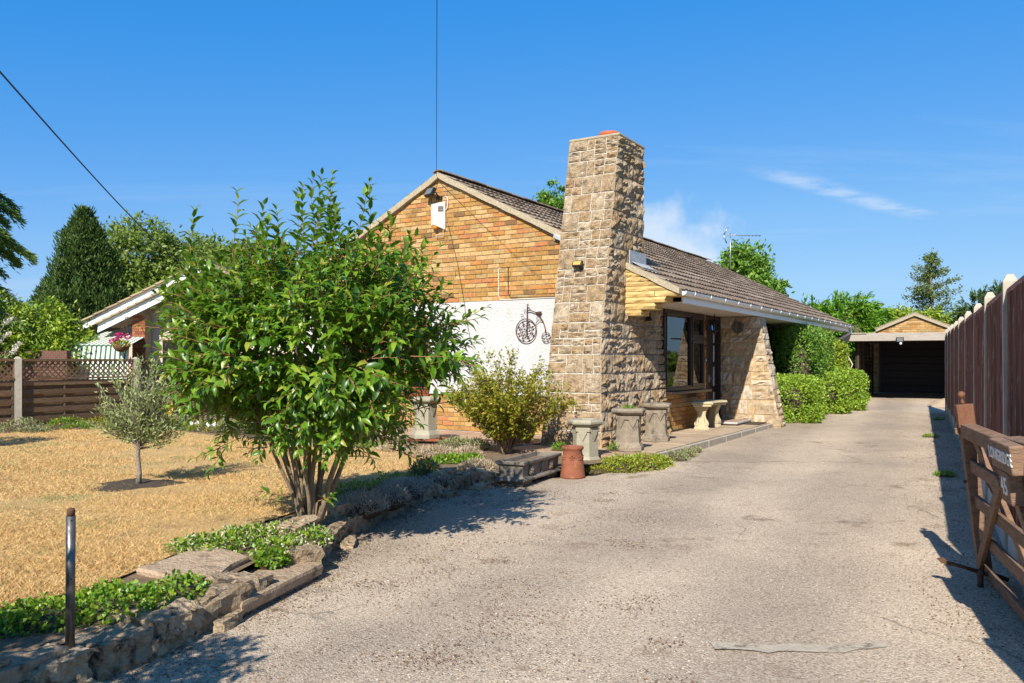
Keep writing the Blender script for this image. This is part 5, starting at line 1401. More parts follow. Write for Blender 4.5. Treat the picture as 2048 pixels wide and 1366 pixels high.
# terracotta chimney pot
t = empty('terracotta_pot', (0.68, 9.24, ground_z(9.24) - 0.003), 0, 'short terracotta chimney pot with flower rosettes beside the stone trough', 'pot')
MB().lathe([(0.0, 0.0), (0.138, 0.0), (0.142, 0.015), (0.138, 0.03), (0.122, 0.17), (0.106, 0.30), (0.110, 0.31), (0.122, 0.325), (0.125, 0.34), (0.118, 0.353), (0.10, 0.355), (0.092, 0.34), (0.092, 0.2), (0.0, 0.19)], 32).build('body', 'terracotta', t)
for an in (-150, -98, -46, 20, 100):
    fl = empty('rosette', (0, 0, 0)); fl.parent = t
    a = R(an); rr = 0.114
    c = Vector((rr * math.cos(a), rr * math.sin(a), 0.235)); tx = Vector((-math.sin(a), math.cos(a), 0)); tz = Vector((0.1 * math.cos(a) * -1, 0.1 * math.sin(a) * -1, 1))
    for k_ in range(5):
        b = 2 * math.pi * k_ / 5 + 0.3; p = c + tx * 0.022 * math.cos(b) + tz * 0.022 * math.sin(b)
        MB().ball(p, 0.0125, 8, 5).build('petal', 'terracotta', fl)
    MB().ball(c + Vector((0.006 * math.cos(a), 0.006 * math.sin(a), 0)), 0.010, 8, 5).build('centre', 'terracotta', fl)

# stone trough
t = empty('stone_trough', (0.195, 9.03, ground_z(9.0)), R(64), 'long dark weathered stone trough planter with rosettes on two feet', 'planter')
for sx in (-0.34, 0.34): MB().box(sx - 0.12, sx + 0.12, -0.13, 0.13, -0.005, 0.052).build('foot', 'trough', t, bevel=0.012)
Lh, Wh = 0.50, 0.16
mb = MB()
pr = [(0.0, 0.054, 1.02), (0.03, 0.055, 1.02), (0.045, 0.085, 0.97), (0.06, 0.20, 0.955), (0.07, 0.215, 0.99), (0.08, 0.235, 1.0), (0.09, 0.25, 0.985)]
rings_ = [(Lh * 1.0 + 0.012, Wh + 0.012, 0.052), (Lh + 0.012, Wh + 0.012, 0.072), (Lh - 0.03, Wh - 0.025, 0.10), (Lh - 0.02, Wh - 0.02, 0.215), (Lh + 0.008, Wh + 0.008, 0.228), (Lh + 0.010, Wh + 0.010, 0.258), (Lh - 0.035, Wh - 0.035, 0.262), (Lh - 0.045, Wh - 0.045, 0.215)]
vs = []
for a, b, z in rings_: vs += [(-a, -b, z), (a, -b, z), (a, b, z), (-a, b, z)]
fs = [(3, 2, 1, 0)] + [(4 * i + k_, 4 * i + (k_ + 1) % 4, 4 * i + 4 + (k_ + 1) % 4, 4 * i + 4 + k_) for i in range(len(rings_) - 1) for k_ in range(4)]
mb.add(vs, fs).build('body', 'trough', t, bevel=0.006)
MB().box(-Lh + 0.046, Lh - 0.046, -Wh + 0.046, Wh - 0.046, 0.19, 0.218).build('soil', 'soil', t)
for sx in (-0.27, 0.24):
    rs_ = empty('rosette', (sx, -Wh + 0.02, 0.155)); rs_.parent = t
    MB().lathe([(0.0, 0), (0.062, 0), (0.066, 0.01), (0.055, 0.016), (0.05, 0.006), (0.0, 0.006)], 18).build('ring', 'trough', rs_, rot=(R(90), 0, 0))
    for k_ in range(5):
        b = 2 * math.pi * k_ / 5 + 0.2; MB().ball((0.028 * math.cos(b), -0.010, 0.028 * math.sin(b)), 0.021, 8, 6, (1, .6, 1)).build('petal', 'cast', rs_)
    MB().ball((0, -0.016, 0), 0.012, 8, 5).build('centre', 'cast', rs_)
MB().box(-0.008, 0.008, -Wh + 0.012, -Wh + 0.03, 0.09, 0.22).build('rib', 'trough', t)

# curved stone bench
t = on_house('stone_bench', 2.20, 2.72, 0.228, 'curved buff stone garden bench with scrolled legs under the window', 'bench')
xc, r0, r1, th = 1.05, 0.88, 1.21, R(28)
def arc_pts(r_, n=14): return [(xc - r_ * math.cos(-th + 2 * th * k_ / n), r_ * math.sin(-th + 2 * th * k_ / n)) for k_ in range(n + 1)]
def band(ra, rb, z0, z1, name, ex=0.0):
    a = arc_pts(ra); b = arc_pts(rb)[::-1]
    return MB().prism(a + b, 'z', z0, z1).build(name, 'bench', t, bevel=0.01)
band(r0 + 0.012, r1 - 0.012, 0.395, 0.425, 'seat_underside'); band(r0 - 0.008, r1 + 0.008, 0.425, 0.475, 'seat')
mb = MB()
for rr in (r0 - 0.008, r1 + 0.008):
    for k_ in range(46):
        a = -th + 2 * th * (k_ + .5) / 46; mb.ball((xc - rr * math.cos(a), rr * math.sin(a), 0.447), 0.011, 6, 4, (1, 1, 1.3))
for s_ in (-1, 1):
    for k_ in range(14):
        rr = r0 + 0.015 + (r1 - r0 - 0.03) * k_ / 13; a = s_ * (th + 0.004); mb.ball((xc - rr * math.cos(a), rr * math.sin(a), 0.447), 0.011, 6, 4, (1, 1, 1.3))
mb.build('bead_moulding', 'bench', t)
half = [(0.125, 0.0), (0.125, 0.035), (0.105, 0.05), (0.118, 0.075), (0.122, 0.105), (0.112, 0.135), (0.092, 0.165), (0.074, 0.20), (0.066, 0.245), (0.070, 0.29), (0.088, 0.325), (0.105, 0.345), (0.112, 0.365), (0.118, 0.396)]
leg_poly = half + [(-x, z) for x, z in half[::-1]]
for s_ in (-1, 1):
    a = s_ * R(19); rm = (r0 + r1) / 2
    lg = MB().prism(leg_poly, 'y', -0.05, 0.05).build('leg', 'bench', t, (xc - rm * math.cos(a), rm * math.sin(a), 0.0), (0, 0, -a), bevel=0.008)
    for sx in (-1, 1):
        for fy in (-0.054, 0.054):
            MB().tube([(sx * (0.085 + (0.034 - 0.0035 * k_) * math.cos(0.7 * k_ + 3.4)) , fy, 0.10 + (0.034 - 0.0035 * k_) * math.sin(0.7 * k_ + 3.4)) for k_ in range(9)], 0.006, 5).build('scroll', 'bench', lg)
            MB().tube([(sx * 0.052, fy, 0.13), (sx * 0.046, fy, 0.2), (sx * 0.042, fy, 0.26), (sx * 0.06, fy, 0.33)], 0.005, 5).build('groove_bead', 'bench', lg)

# ribbed ochre pot behind the shrub
t = empty('ribbed_pot', HW(0.72, -1.05, 0.226), 0, 'ochre ribbed melon-shaped pot against the foot of the chimney', 'pot')
mb = MB(); n_ = 36; vs = []; prf = [(0.0, 0.0), (0.13, 0.0), (0.17, 0.05), (0.20, 0.13), (0.205, 0.20), (0.185, 0.27), (0.155, 0.31), (0.165, 0.335), (0.15, 0.345), (0.13, 0.30), (0.0, 0.28)]
for r_, z in prf:
    for k_ in range(n_):
        a = 2 * math.pi * k_ / n_; w = 1 + (0.07 * abs(math.sin(a * 7)) if 0.02 < z < 0.3 and r_ > 0.14 else 0)
        vs.append((r_ * w * math.cos(a), r_ * w * math.sin(a), z))
fs = [(i * n_ + k_, i * n_ + (k_ + 1) % n_, (i + 1) * n_ + (k_ + 1) % n_, (i + 1) * n_ + k_) for i in range(len(prf) - 1) for k_ in range(n_)]
mb.add(vs, fs, True).build('pot_body', 'urn', t); MB().lathe([(0.0, 0.288), (0.132, 0.29)], 20).build('soil', 'dark_soil', t)

# steel post
t = empty('steel_post', (-1.845, 3.45, 0.19), 0, 'short grey steel tube post standing in the rockery', 'post')
MB().tube([(-0.004, 0, 0), (0.0, 0, 0.56)], 0.0185, 20).build('tube', 'galv', t, rot=None)
MB().tube([(0.0, 0, 0.56), (0.001, 0, 0.585), (0.001, 0, 0.592)], [0.0155, 0.0155, 0.013], 16).build('plug', 'rust', t)
for z_ in (0.30, 0.545): MB().ball((0.010, -0.0165, z_), 0.003, 6, 4).build('rivet', 'black', t)

# ================================================================== RIGHT-HAND FENCE
FY0 = 3.96; FD = math.atan2(0.8962, 0.4436); step = 1.69 / 0.8962
fence = empty('close_board_fence', (FENCE_X(FY0), FY0, ground_z(FY0)), FD, 'tall red-brown close-board fence with concrete posts along the driveway', 'fence')
rise = 0.01 * 0.8962
pm = MB(); w = 0.045
pm.add([(-w, -w, -0.1), (w, -w, -0.1), (w, w, -0.1), (-w, w, -0.1), (-w, -w, 1.885), (w, -w, 1.885), (w, w, 1.885), (-w, w, 1.885), (-0.02, -0.02, 1.935), (0.02, -0.02, 1.935), (0.02, 0.02, 1.935), (-0.02, 0.02, 1.935)],
       [(0, 1, 5, 4), (1, 2, 6, 5), (2, 3, 7, 6), (3, 0, 4, 7), (4, 5, 9, 8), (5, 6, 10, 9), (6, 7, 11, 10), (7, 4, 8, 11), (8, 9, 10, 11)])
POST_ME = pm.mesh('post', 'concrete')
bw = 0.098
BOARD_ME = MB().prism([(-0.006, 0.008), (bw, -0.004), (bw, 0.004), (-0.006, 0.022)], 'z', 0.0, 1.56).mesh('board', 'fence_red')
GRAVEL_ME = MB().box(0.05, step - 0.05, -0.018, 0.028, -0.05, 0.245).mesh('gravel_board', 'concrete_grey')
CAP_ME = MB().box(0.05, step - 0.05, -0.03, 0.035, 1.808, 1.838).mesh('capping', 'fence_red')
for i in range(-1, 10):
    z = rise * step * i
    if i < 0: continue
    link('post', POST_ME, fence, (step * i, 0, z), (random.uniform(-.006, .006), random.uniform(-.006, .006), 0))
for i in range(-1, 9):
    z = rise * step * (i + 0.5)
    if i == -1: continue
    link('gravel_board', GRAVEL_ME, fence, (step * i, 0, z))
    link('capping', CAP_ME, fence, (step * i, 0, z))
    nb = 18; pw = (step - 0.11) / nb
    for k_ in range(nb):
        link('board', BOARD_ME, fence, (step * i + 0.055 + pw * k_, 0.02 + random.uniform(-.002, .002), z + 0.246), (0, random.uniform(-.003, .003), 0), (pw / (bw - 0.008), 1, 1))

# gate folded back beside it
gate = empty('field_gate', (2.93, 5.12, 0.09), math.atan2(-0.942, -0.337), 'old wooden five-bar gate with a name board, leaning open in front of the fence', 'gate')
gate.rotation_euler = (R(6.5), 0, math.atan2(-0.942, -0.337))
def gbar(name, p, q, w, h, mat='gate_wood', up=(0, 0, 1), par=None):
    return MB().bar(p, q, w, h, up).build(name, mat, par or gate, bevel=0.005)
gbar('stile', (0.03, 0, 0.0), (0.03, 0, 0.90), 0.075, 0.085, 'gate_wood', (1, 0, 0))
gbar('stile_head', (0.03, 0, 0.90), (0.025, 0, 1.045), 0.095, 0.10, 'gate_red', (1, 0, 0))
MB().lathe([(0.0, 1.045), (0.014, 1.046), (0.009, 1.065), (0.008, 1.08), (0.018, 1.088), (0.023, 1.10), (0.020, 1.115), (0.008, 1.124), (0.0, 1.125)], 14).build('finial', 'gate_red', gate, (-0.0, 0.0, 0.0))
gbar('top_rail', (0.07, 0, 0.885), (1.25, 0, 0.885), 0.075, 0.085)
gbar('top_rail', (1.25, 0, 0.885), (2.85, 0, 0.93), 0.085, 0.13)
for z_ in (0.665, 0.45, 0.245, 0.03): gbar('rail', (0.07, 0.0, z_), (2.8, 0.0, z_), 0.026, 0.075)
gbar('brace', (0.02, -0.028, 0.03), (1.02, -0.028, 0.70), 0.026, 0.07)
gbar('brace', (0.08, 0.028, 0.85), (1.5, 0.028, 0.08), 0.026, 0.07)
gbar('brace', (1.12, -0.03, 0.86), (2.1, -0.03, 0.05), 0.026, 0.07)
gbar('brace', (2.75, 0.028, 0.85), (1.3, 0.028, 0.08), 0.026, 0.07)
gbar('heel_stile', (2.84, 0, -0.05), (2.84, 0, 1.2), 0.09, 0.10, 'gate_wood', (1, 0, 0))
gbar('wedge_block', (0.006, -0.05, 0.86), (0.006, -0.05, 0.90), 0.03, 0.05, 'gate_wood', (1, 0, 0))
MB().ball((0.05, -0.05, 0.57), 0.011, 8, 5).build('bolt', 'iron', gate)
def text(name, s_, size, loc, parent, mat):
    cu = bpy.data.curves.new(name, 'FONT'); cu.body = s_; cu.size = size; cu.extrude = 0.002; cu.align_x = 'CENTER'; cu.align_y = 'CENTER'; cu.space_character = 1.08
    cu.offset = 0.0010; cu.resolution_u = 3
    tmp = bpy.data.objects.new('tmp', cu); COL.objects.link(tmp); bpy.context.view_layer.update()
    me = bpy.data.meshes.new_from_object(tmp.evaluated_get(bpy.context.evaluated_depsgraph_get())); bpy.data.objects.remove(tmp)
    me.materials.clear(); me.materials.append(MT[mat])
    return link(name, me, parent, loc, (R(90), 0, 0))
nbrd = MB().box(1.30, 1.72, -0.105, -0.045, 0.825, 0.955).build('name_board', 'gate_wood', gate, bevel=0.006)
text('lettering', 'LONGRIDGE', 0.078, (1.51, -0.1065, 0.89), nbrd, 'paint_white')
plate = MB().box(1.40, 1.60, -0.10, -0.045, 0.675, 0.82).build('number_plate', 'gate_wood', gate, bevel=0.006)
text('lettering', '45', 0.115, (1.50, -0.1015, 0.75), plate, 'paint_white')
t = empty('gate_post', (1.93, 2.38, 0.0), FD, 'square oak gate post at the near end of the fence', 'gate post')
MB().box(-0.075, 0.075, -0.075, 0.075, -0.1, 1.55).build('shaft', 'gate_wood', t, bevel=0.01); MB().lathe([(0.11, 1.55), (0.11, 1.57), (0.0, 1.62)], 4, smooth=False, rot=R(45)).build('cap', 'gate_wood', t)
# iron gate stop in the ground
t = empty('gate_stop', (2.80, 4.93, 0.045), R(160), 'rusty iron gate stop with a hooked arm standing in the gravel', 'gate stop')
MB().tube([(0, 0, -0.03), (0, 0, 0.075)], 0.017, 8).build('stem', 'iron', t); MB().ball((0, 0, 0.085), 0.026, 10, 7).build('knuckle', 'iron', t)
MB().tube([(0, 0, 0.09), (0.09, 0.01, 0.115), (0.17, 0.02, 0.135)], [0.013, 0.011, 0.011], 8).build('arm', 'iron', t)
MB().prism([(0.15, 0.125), (0.20, 0.165), (0.235, 0.155), (0.215, 0.135), (0.165, 0.12)], 'y', 0.0, 0.03).build('hook', 'rust', t)
MB().tube([(0, 0, 0.085), (-0.08, -0.02, 0.075), (-0.15, -0.03, 0.05)], 0.013, 8).build('tail', 'iron', t)

# ================================================================== GARAGE AND CARPORT
GA = math.atan(0.495)
GP = Vector((13.86, 28.4, 0.27))
gar = empty('garage', GP, -GA, 'low brick garage with maroon up-and-over door at the end of the drive', 'garage')
gm = MB(); gh = 1.06
def gz2(x): return 2.72 - 0.43 * abs(x)
gm.prism([(-1.75, 0), (-1.13, 0), (-1.13, 2.05), (1.13, 2.05), (1.13, 0), (1.5, 0), (1.5, 2.05), (1.3, 2.12), (gh, gz2(gh)), (0, 2.72), (-gh, gz2(-gh)), (-1.3, 2.12), (-1.75, 2.05)], 'y', 0.012, 0.24)
gfw = gm.build('front_wall', 'mortar', gar)
sp = [s_ for s_ in brick_spots(-1.15, 1.15, 2.05, 2.75, lambda x: gz2(x) - 0.0, over=-0.005)] + [s_ for s_ in brick_spots(-1.75, -1.14, 0.0, 2.05)] + brick_spots(1.14, 1.5, 0.0, 2.05)
lay_bricks(sp, gfw, lambda x, y, z: (x, y + 0.05, z), 300)
mb = MB(); mb.box(-1.75, -1.5, 0.24, 5.5, 0, 2.05); mb.box(1.3, 1.5, 0.24, 5.5, 0, 2.05); mb.box(-1.5, 1.3, 5.3, 5.5, 0, 2.1); mb.build('side_wall', 'mortar', gar)
mb = MB(); e = 0.10
mb.prism([(0, 2.80), (gh + .18, gz2(gh + .18) + .08), (gh + .18, gz2(gh + .18) + .03), (0, 2.74)], 'y', -0.08, 5.6); mb.prism([(0, 2.80), (-gh - .18, gz2(gh + .18) + .08), (-gh - .18, gz2(gh + .18) + .03), (0, 2.74)], 'y', -0.08, 5.6)
mb.build('roof', 'tile', gar)
mb = MB(); mb.prism([(0, 2.76), (gh + .16, gz2(gh + .16) + .02), (gh + .16, gz2(gh + .16) - .06), (0, 2.67)], 'y', -0.09, -0.02); mb.prism([(0, 2.76), (-gh - .16, gz2(gh + .16) + .02), (-gh - .16, gz2(gh + .16) - .06), (0, 2.67)], 'y', -0.09, -0.02); mb.build('verge', 'verge', gar)
gd = empty('garage_door', (0, 0, 0)); gd.parent = gar
for k_ in range(8):
    MB().box(-1.06, 1.06, 0.06, 0.09, 0.03 + 0.25 * k_, 0.272 + 0.25 * k_).build('door_panel', 'garage_door', gd, bevel=0.006)
MB().box(-1.07, 1.07, 0.092, 0.11, 0.0, 2.04).build('door_backing', 'garage_door', gd)
for x_ in (-1.13, 1.07): MB().box(x_, x_ + 0.06, 0.03, 0.12, 0, 2.05).build('door_jamb', 'dark_frame', gd)

bl = Vector((9.72, 24.0, 0))
car = empty('carport', (bl.x, bl.y, 0.24), -GA, 'flat timber carport roof with a silvered beam in front of the garage', 'carport')
MB().box(-0.1, 3.5, -0.06, 0.06, 1.72, 1.945).build('beam', 'grey_wood', car, bevel=0.008)
MB().box(-0.3, 4.2, 0.07, 5.72, 1.86, 1.90).build('roof_sheet', 'dark_wood', car)
MB().box(3.45, 3.5, 0.1, 5.6, -0.05, 1.85).build('added_side_boarding', 'dark_wood', car)  # unseen right-hand side wall, added to keep the carport interior dark
for k_ in range(6): MB().box(-0.02, 3.45, 0.6 + 0.75 * k_, 0.66 + 0.75 * k_, 1.74, 1.858).build('joist', 'dark_wood', car)
MB().box(-0.09, 0.02, -0.05, 0.05, -0.1, 1.72).build('post', 'grey_wood', car); MB().box(3.3, 3.4, -0.05, 0.05, -0.1, 1.72).build('post', 'grey_wood', car)
MB().box(-0.1, 0.55, -0.09, -0.0605, 1.93, 1.962).build('drip_edge', 'cast_clean', car)
MB().tube([(-0.04, -0.02, 1.7), (0.0, -0.08, 1.2), (0.06, -0.10, 0.95), (0.14, -0.09, 0.93), (0.18, -0.08, 1.05), (0.10, -0.07, 1.2), (0.02, -0.06, 1.35)], 0.018, 6).build('rope_coil', 'rope', car)
pn = empty('side_screen', (10.15, 24.35, 0.24), math.atan2(4.0, 2.2), 'dark timber side screen with lattice beneath the carport', 'screen')
for k_ in range(12): MB().box(0, 4.3, -0.012, 0.012, 0.03 + 0.105 * k_, 0.125 + 0.105 * k_).build('board', 'dark_wood', pn)
for k_ in range(14): MB().box(0.05 + 0.3 * k_, 0.09 + 0.3 * k_, -0.02, 0.02, 1.29, 1.72).build('lath', 'dark_wood', pn)
for k_ in range(3): MB().box(0, 4.3, -0.028, -0.0205, 1.36 + 0.13 * k_, 1.39 + 0.13 * k_).build('lath', 'dark_wood', pn)
for x_ in (0.0, 1.4, 2.8, 4.3): MB().box(x_ - 0.04, x_ + 0.04, -0.09, -0.03, 0, 1.72).build('post', 'dark_wood', pn)
t = empty('security_light', HW(0, 0, 0), -GA, 'small security light fixed under the middle of the carport beam', 'lamp')
t.location = bl + Vector((math.cos(GA) * 1.42, -math.sin(GA) * 1.42, 0.24)) + Vector((-math.sin(GA), -math.cos(GA), 0)) * 0.07
MB().box(-0.10, 0.10, -0.06, 0.0, 1.68, 1.82).build('housing', 'black', t, bevel=0.008); MB().box(-0.075, 0.075, -0.066, -0.061, 1.70, 1.80).build('panel', 'lamp_glass', t); MB().ball((0.02, -0.05, 1.64), 0.04, 10, 7).build('sensor', 'frost', t)
# plank and stake leaning by the hedge, heap of sand by the fence end
for k_, (dx, dy, lb) in enumerate(((0, 0, 'pale timber stake leaning by the end of the hedge'), (0.35, 0.5, 'second timber stake leaning towards the side screen'))):
    t = empty('timber_stake', (9.75 + dx, 22.9 + dy, 0.22), 0, lb, 'stake')
    MB().bar((0.0, 0, 0), (-0.22, 0.05, 0.55), 0.05, 0.03).build('stake_bar', 'grey_wood', t)
mb = MB(); vs = [(0, 0, 0.22)]; 
for rr, zz_ in ((0.25, 0.15), (0.55, 0.0)):
    for k_ in range(16):
        a = 2 * math.pi * k_ / 16; q = 1 + 0.15 * math.sin(3 * a + rr * 5); vs.append((rr * q * math.cos(a), rr * q * 0.8 * math.sin(a), zz_))
fs = [(0, 1 + k_, 1 + (k_ + 1) % 16) for k_ in range(16)] + [(1 + k_, 17 + k_, 17 + (k_ + 1) % 16, 1 + (k_ + 1) % 16) for k_ in range(16)]
o = mb.add(vs, fs, True).build('sand_heap', 'slab_buff', None, (11.35, 21.6, 0.2)); tag(o, 'small heap of ochre sand past the end of the fence', 'sand')

# ================================================================== LEFT-HAND FENCE
LP = [(-9.75, 12.3), (-8.60, 14.35), (-7.48, 16.40), (-6.98, 17.95), (-6.0, 19.9), (-5.0, 21.9)]
LB = [0.21] * 6
lf = empty('panel_fence', (0, 0, 0), 0, 'weathered brown slatted fence with trellis top and concrete posts behind the lawn', 'fence')
hts = [1.27, 1.27, 1.27, 0.98, 0.98, 0.98]
def lpost(p, h):
    w = 0.056; mb = MB()
    mb.add([(-w, -w, -0.1), (w, -w, -0.1), (w, w, -0.1), (-w, w, -0.1), (-w, -w, h - .04), (w, -w, h - .04), (w, w, h - .04), (-w, w, h - .04), (-0.02, -0.02, h), (0.02, -0.02, h), (0.02, 0.02, h), (-0.02, 0.02, h)],
           [(0, 1, 5, 4), (1, 2, 6, 5), (2, 3, 7, 6), (3, 0, 4, 7), (4, 5, 9, 8), (5, 6, 10, 9), (6, 7, 11, 10), (7, 4, 8, 11), (8, 9, 10, 11)])
    mb.build('post', 'concrete', lf, (p[0], p[1], 0.2), (0, 0, R(40)))
for p, h in zip(LP, hts): lpost(p, h)
for i in range(len(LP) - 1):
    a, b = Vector((*LP[i], 0.2)), Vector((*LP[i + 1], 0.2)); d_ = (b - a).normalized(); L_ = (b - a).length; nrm = Vector((d_.y, -d_.x, 0))
    P = lambda s_, z, o_=0.0: a + d_ * s_ + nrm * o_ + Vector((0, 0, z))
    trel = i < 3
    hb = 0.88 if trel else 0.90
    s0, s1 = 0.07, L_ - 0.07
    nrow = 10
    for k_ in range(nrow):
        z0 = 0.05 + (hb - 0.09) * k_ / nrow
        out = 0.022 if k_ % 2 else -0.018
        MB().bar(P(s0, z0 + 0.043, out), P(s1, z0 + 0.043, out), 0.012, 0.090).build('slat', 'fence_brown', lf)
    for s_ in (s0 + 0.03, L_ * 0.36, L_ * 0.66, s1 - 0.03):
        MB().bar(P(s_, 0.02, 0.0), P(s_, hb, 0.0), 0.05, 0.024, d_).build('upright', 'fence_brown', lf)
    MB().bar(P(s0, hb, 0.01), P(s1, hb, 0.01), 0.06, 0.035).build('rail', 'fence_brown', lf)
    if trel:
        t0 = hts[i] - 0.06; t1 = (hts[i + 1] if i == 2 else hts[i]) - 0.06
        MB().bar(P(s0, t0, 0.01), P(s1, t1, 0.01), 0.05, 0.04).build('rail', 'fence_brown', lf)
        for s_ in (s0, s1): MB().bar(P(s_, hb, 0.01), P(s_, t0 if s_ == s0 else t1, 0.01), 0.04, 0.03, d_).build('upright', 'fence_brown', lf)
        pitch = 0.105; zb = hb + 0.015
        for dirn, off in ((1, 0.004), (-1, 0.016)):
            s_ = s0 - 0.34
            while s_ < s1 + 0.34:
                top_at = lambda q: t0 + (t1 - t0) * (q - s0) / (s1 - s0) - 0.015
                # line from (s_, zb) going up at 45 degrees
                p0, p1 = s_, s_ + dirn * 0.36
                z0_, z1_ = zb, zb + 0.36
                tmax = 1.0
                for it in range(40):
                    q = it / 40
                    ss = p0 + (p1 - p0) * q
                    if zb + 0.36 * q > top_at(min(max(ss, s0), s1)): tmax = q; break
                tmin = 0.0
                lo_, hi_ = 0.0, tmax
                # clip to the panel
                if dirn > 0:
                    if p0 < s0: lo_ = (s0 - p0) / 0.36
                    if p0 + 0.36 * hi_ > s1: hi_ = (s1 - p0) / 0.36
                else:
                    if p0 > s1: lo_ = (p0 - s1) / 0.36
                    if p0 - 0.36 * hi_ < s0: hi_ = (p0 - s0) / 0.36
                if hi_ - lo_ > 0.12:
                    MB().bar(P(p0 + dirn * 0.36 * lo_, zb + 0.36 * lo_, off), P(p0 + dirn * 0.36 * hi_, zb + 0.36 * hi_, off), 0.008, 0.026).build('lath', 'fence_brown', lf)
                s_ += pitch

# garden ornaments by the fence
def fig_at(u, v, z): 
    y = (1.4 - z) * 1650 / (v - 721); return ((u - 1024) / 1650 * y, y, z)
t = empty('garden_figure', (-6.33, 15.3, 0.2), R(-20), 'small yellow painted garden figure with outstretched arm near the fence corner', 'ornament')
MB().tube([(0, 0, 0), (0, 0, 0.10), (0.0, 0, 0.22), (0.0, 0, 0.30), (0.01, 0, 0.37), (0.01, 0, 0.40)], [0.030, 0.034, 0.042, 0.048, 0.036, 0.018], 10).build('body', 'yellow', t)
MB().ball((0.012, 0, 0.435), 0.033, 10, 8).build('head', 'skin', t)
MB().ball((0.010, 0.005, 0.455), 0.034, 10, 6, (1, 1, .7)).build('cap', 'green_paint', t)
MB().tube([(-0.02, -0.02, 0.35), (-0.08, -0.05, 0.30), (-0.14, -0.08, 0.285)], [0.019, 0.016, 0.014], 8).build('arm', 'yellow', t); MB().tube([(0.045, 0, 0.35), (0.06, -0.02, 0.27), (0.04, -0.05, 0.22)], [0.018, 0.015, 0.013], 8).build('arm', 'yellow', t)
t = empty('toadstool', (-4.85, 14.25, 0.2), 0, 'little red toadstool ornament among the flowers', 'ornament')
MB().lathe([(0.0, 0), (0.035, 0), (0.028, 0.06), (0.03, 0.09), (0.0, 0.09)], 14).build('stalk', 'sticker', t); MB().lathe([(0.0, 0.155), (0.05, 0.14), (0.08, 0.105), (0.075, 0.09), (0.0, 0.095)], 18).build('cap', 'red_paint', t)
for k_, (x_, y_, lb) in enumerate(((-5.45, 14.15, 'white butterfly ornament nearest the panel fence post'), (-5.05, 13.85, 'white butterfly ornament low in front of the toadstool'))):
    t = empty('butterfly_ornament', (x_, y_, 0.2), R(20 * k_), lb, 'ornament')
    MB().tube([(0, 0, 0), (0, 0, 0.13)], 0.004, 5).build('stake', 'galv', t)
    for s_ in (-1, 1): MB().prism([(0, 0.12), (s_ * 0.07, 0.17), (s_ * 0.08, 0.13), (s_ * 0.05, 0.09)], 'y', -0.003, 0.003).build('wing', 'sticker', t)
# ================================================================== PLANTS IN THE GARDEN
CAM = np.array([0, 0, 1.4])

# ---- the big broad-leaved bush
rng = np.random.default_rng(42)
B0 = np.array([-1.46, 5.95, 0.20])
BC = np.array([-1.46, 6.0, 1.46]); BR = np.array([1.05, 0.92, 0.66])
bush = empty('broadleaf_bush', B0, 0, 'large glossy green broad-leaved bush with many stems at the edge of the lawn', 'bush')
stems = []; shoots = []           # shoots: (start, direction, length)
main_tips = []
for k in range(13):
    a = 2 * math.pi * k / 13 + rng.uniform(-.2, .2); sp = rng.uniform(0.35, 1.0) if k else 0.1
    tip = BC + np.array([math.cos(a) * sp * 0.80, math.sin(a) * sp * 0.68, rng.uniform(-0.15, 0.45)])
    base = B0 + np.array([math.cos(a) * 0.07 * sp, math.sin(a) * 0.05, 0.0])
    mid = base + (tip - base) * 0.45 + np.array([-math.cos(a) * 0.10, -math.sin(a) * 0.10, 0.04])
    pts = []
    for q in np.linspace(0, 1, 9):
        p = (1 - q) ** 2 * base + 2 * q * (1 - q) * mid + q * q * tip
        pts.append(p + rng.normal(0, 0.008, 3))
    main_tips.append(pts)
    r0 = rng.uniform(0.015, 0.028)
    mb = MB().tube([p - B0 for p in pts], list(np.linspace(r0, 0.007, 9)), 8)
    mb.build('stem', 'bark', bush)
tw = MB(); lp, ld, lu, ll = [], [], [], []
def add_shoot(s, d, L, n_pairs, size, droop=0.25, w=0.004):
    d = d / np.linalg.norm(d); p = s.copy(); path = [p.copy()]
    seg = L / n_pairs; az = rng.uniform(0, 3.14)
    for i in range(n_pairs):
        d = d + np.array([0, 0, -droop * 0.06]) + rng.normal(0, 0.05, 3); d /= np.linalg.norm(d)
        p = p + d * seg; path.append(p.copy())
        az += 1.57 + rng.normal(0, .25)
        e1 = np.cross(d, [0, 0, 1.0]); 
        if np.linalg.norm(e1) < .1: e1 = np.array([1.0, 0, 0])
        e1 /= np.linalg.norm(e1); e2 = np.cross(d, e1)
        for s_ in (0, math.pi):
            if rng.random() < 0.08: continue
            o = e1 * math.cos(az + s_) + e2 * math.sin(az + s_)
            young = (i + 1) / n_pairs
            ldir = o * (1.0 - 0.45 * young) + d * (0.35 + 0.7 * young) + np.array([0, 0, -0.10 + 0.1 * rng.normal()])
            lp.append(p.copy()); ld.append(ldir); lu.append(d * 0.6 + np.array([0, 0, 0.8]) + rng.normal(0, .18, 3))
            ll.append(size * (1.12 - 0.55 * young ** 2) * rng.uniform(0.75, 1.2))
    tw.tube([q - B0 for q in path], list(np.linspace(w, 0.0018, len(path))), 4, cap=False)
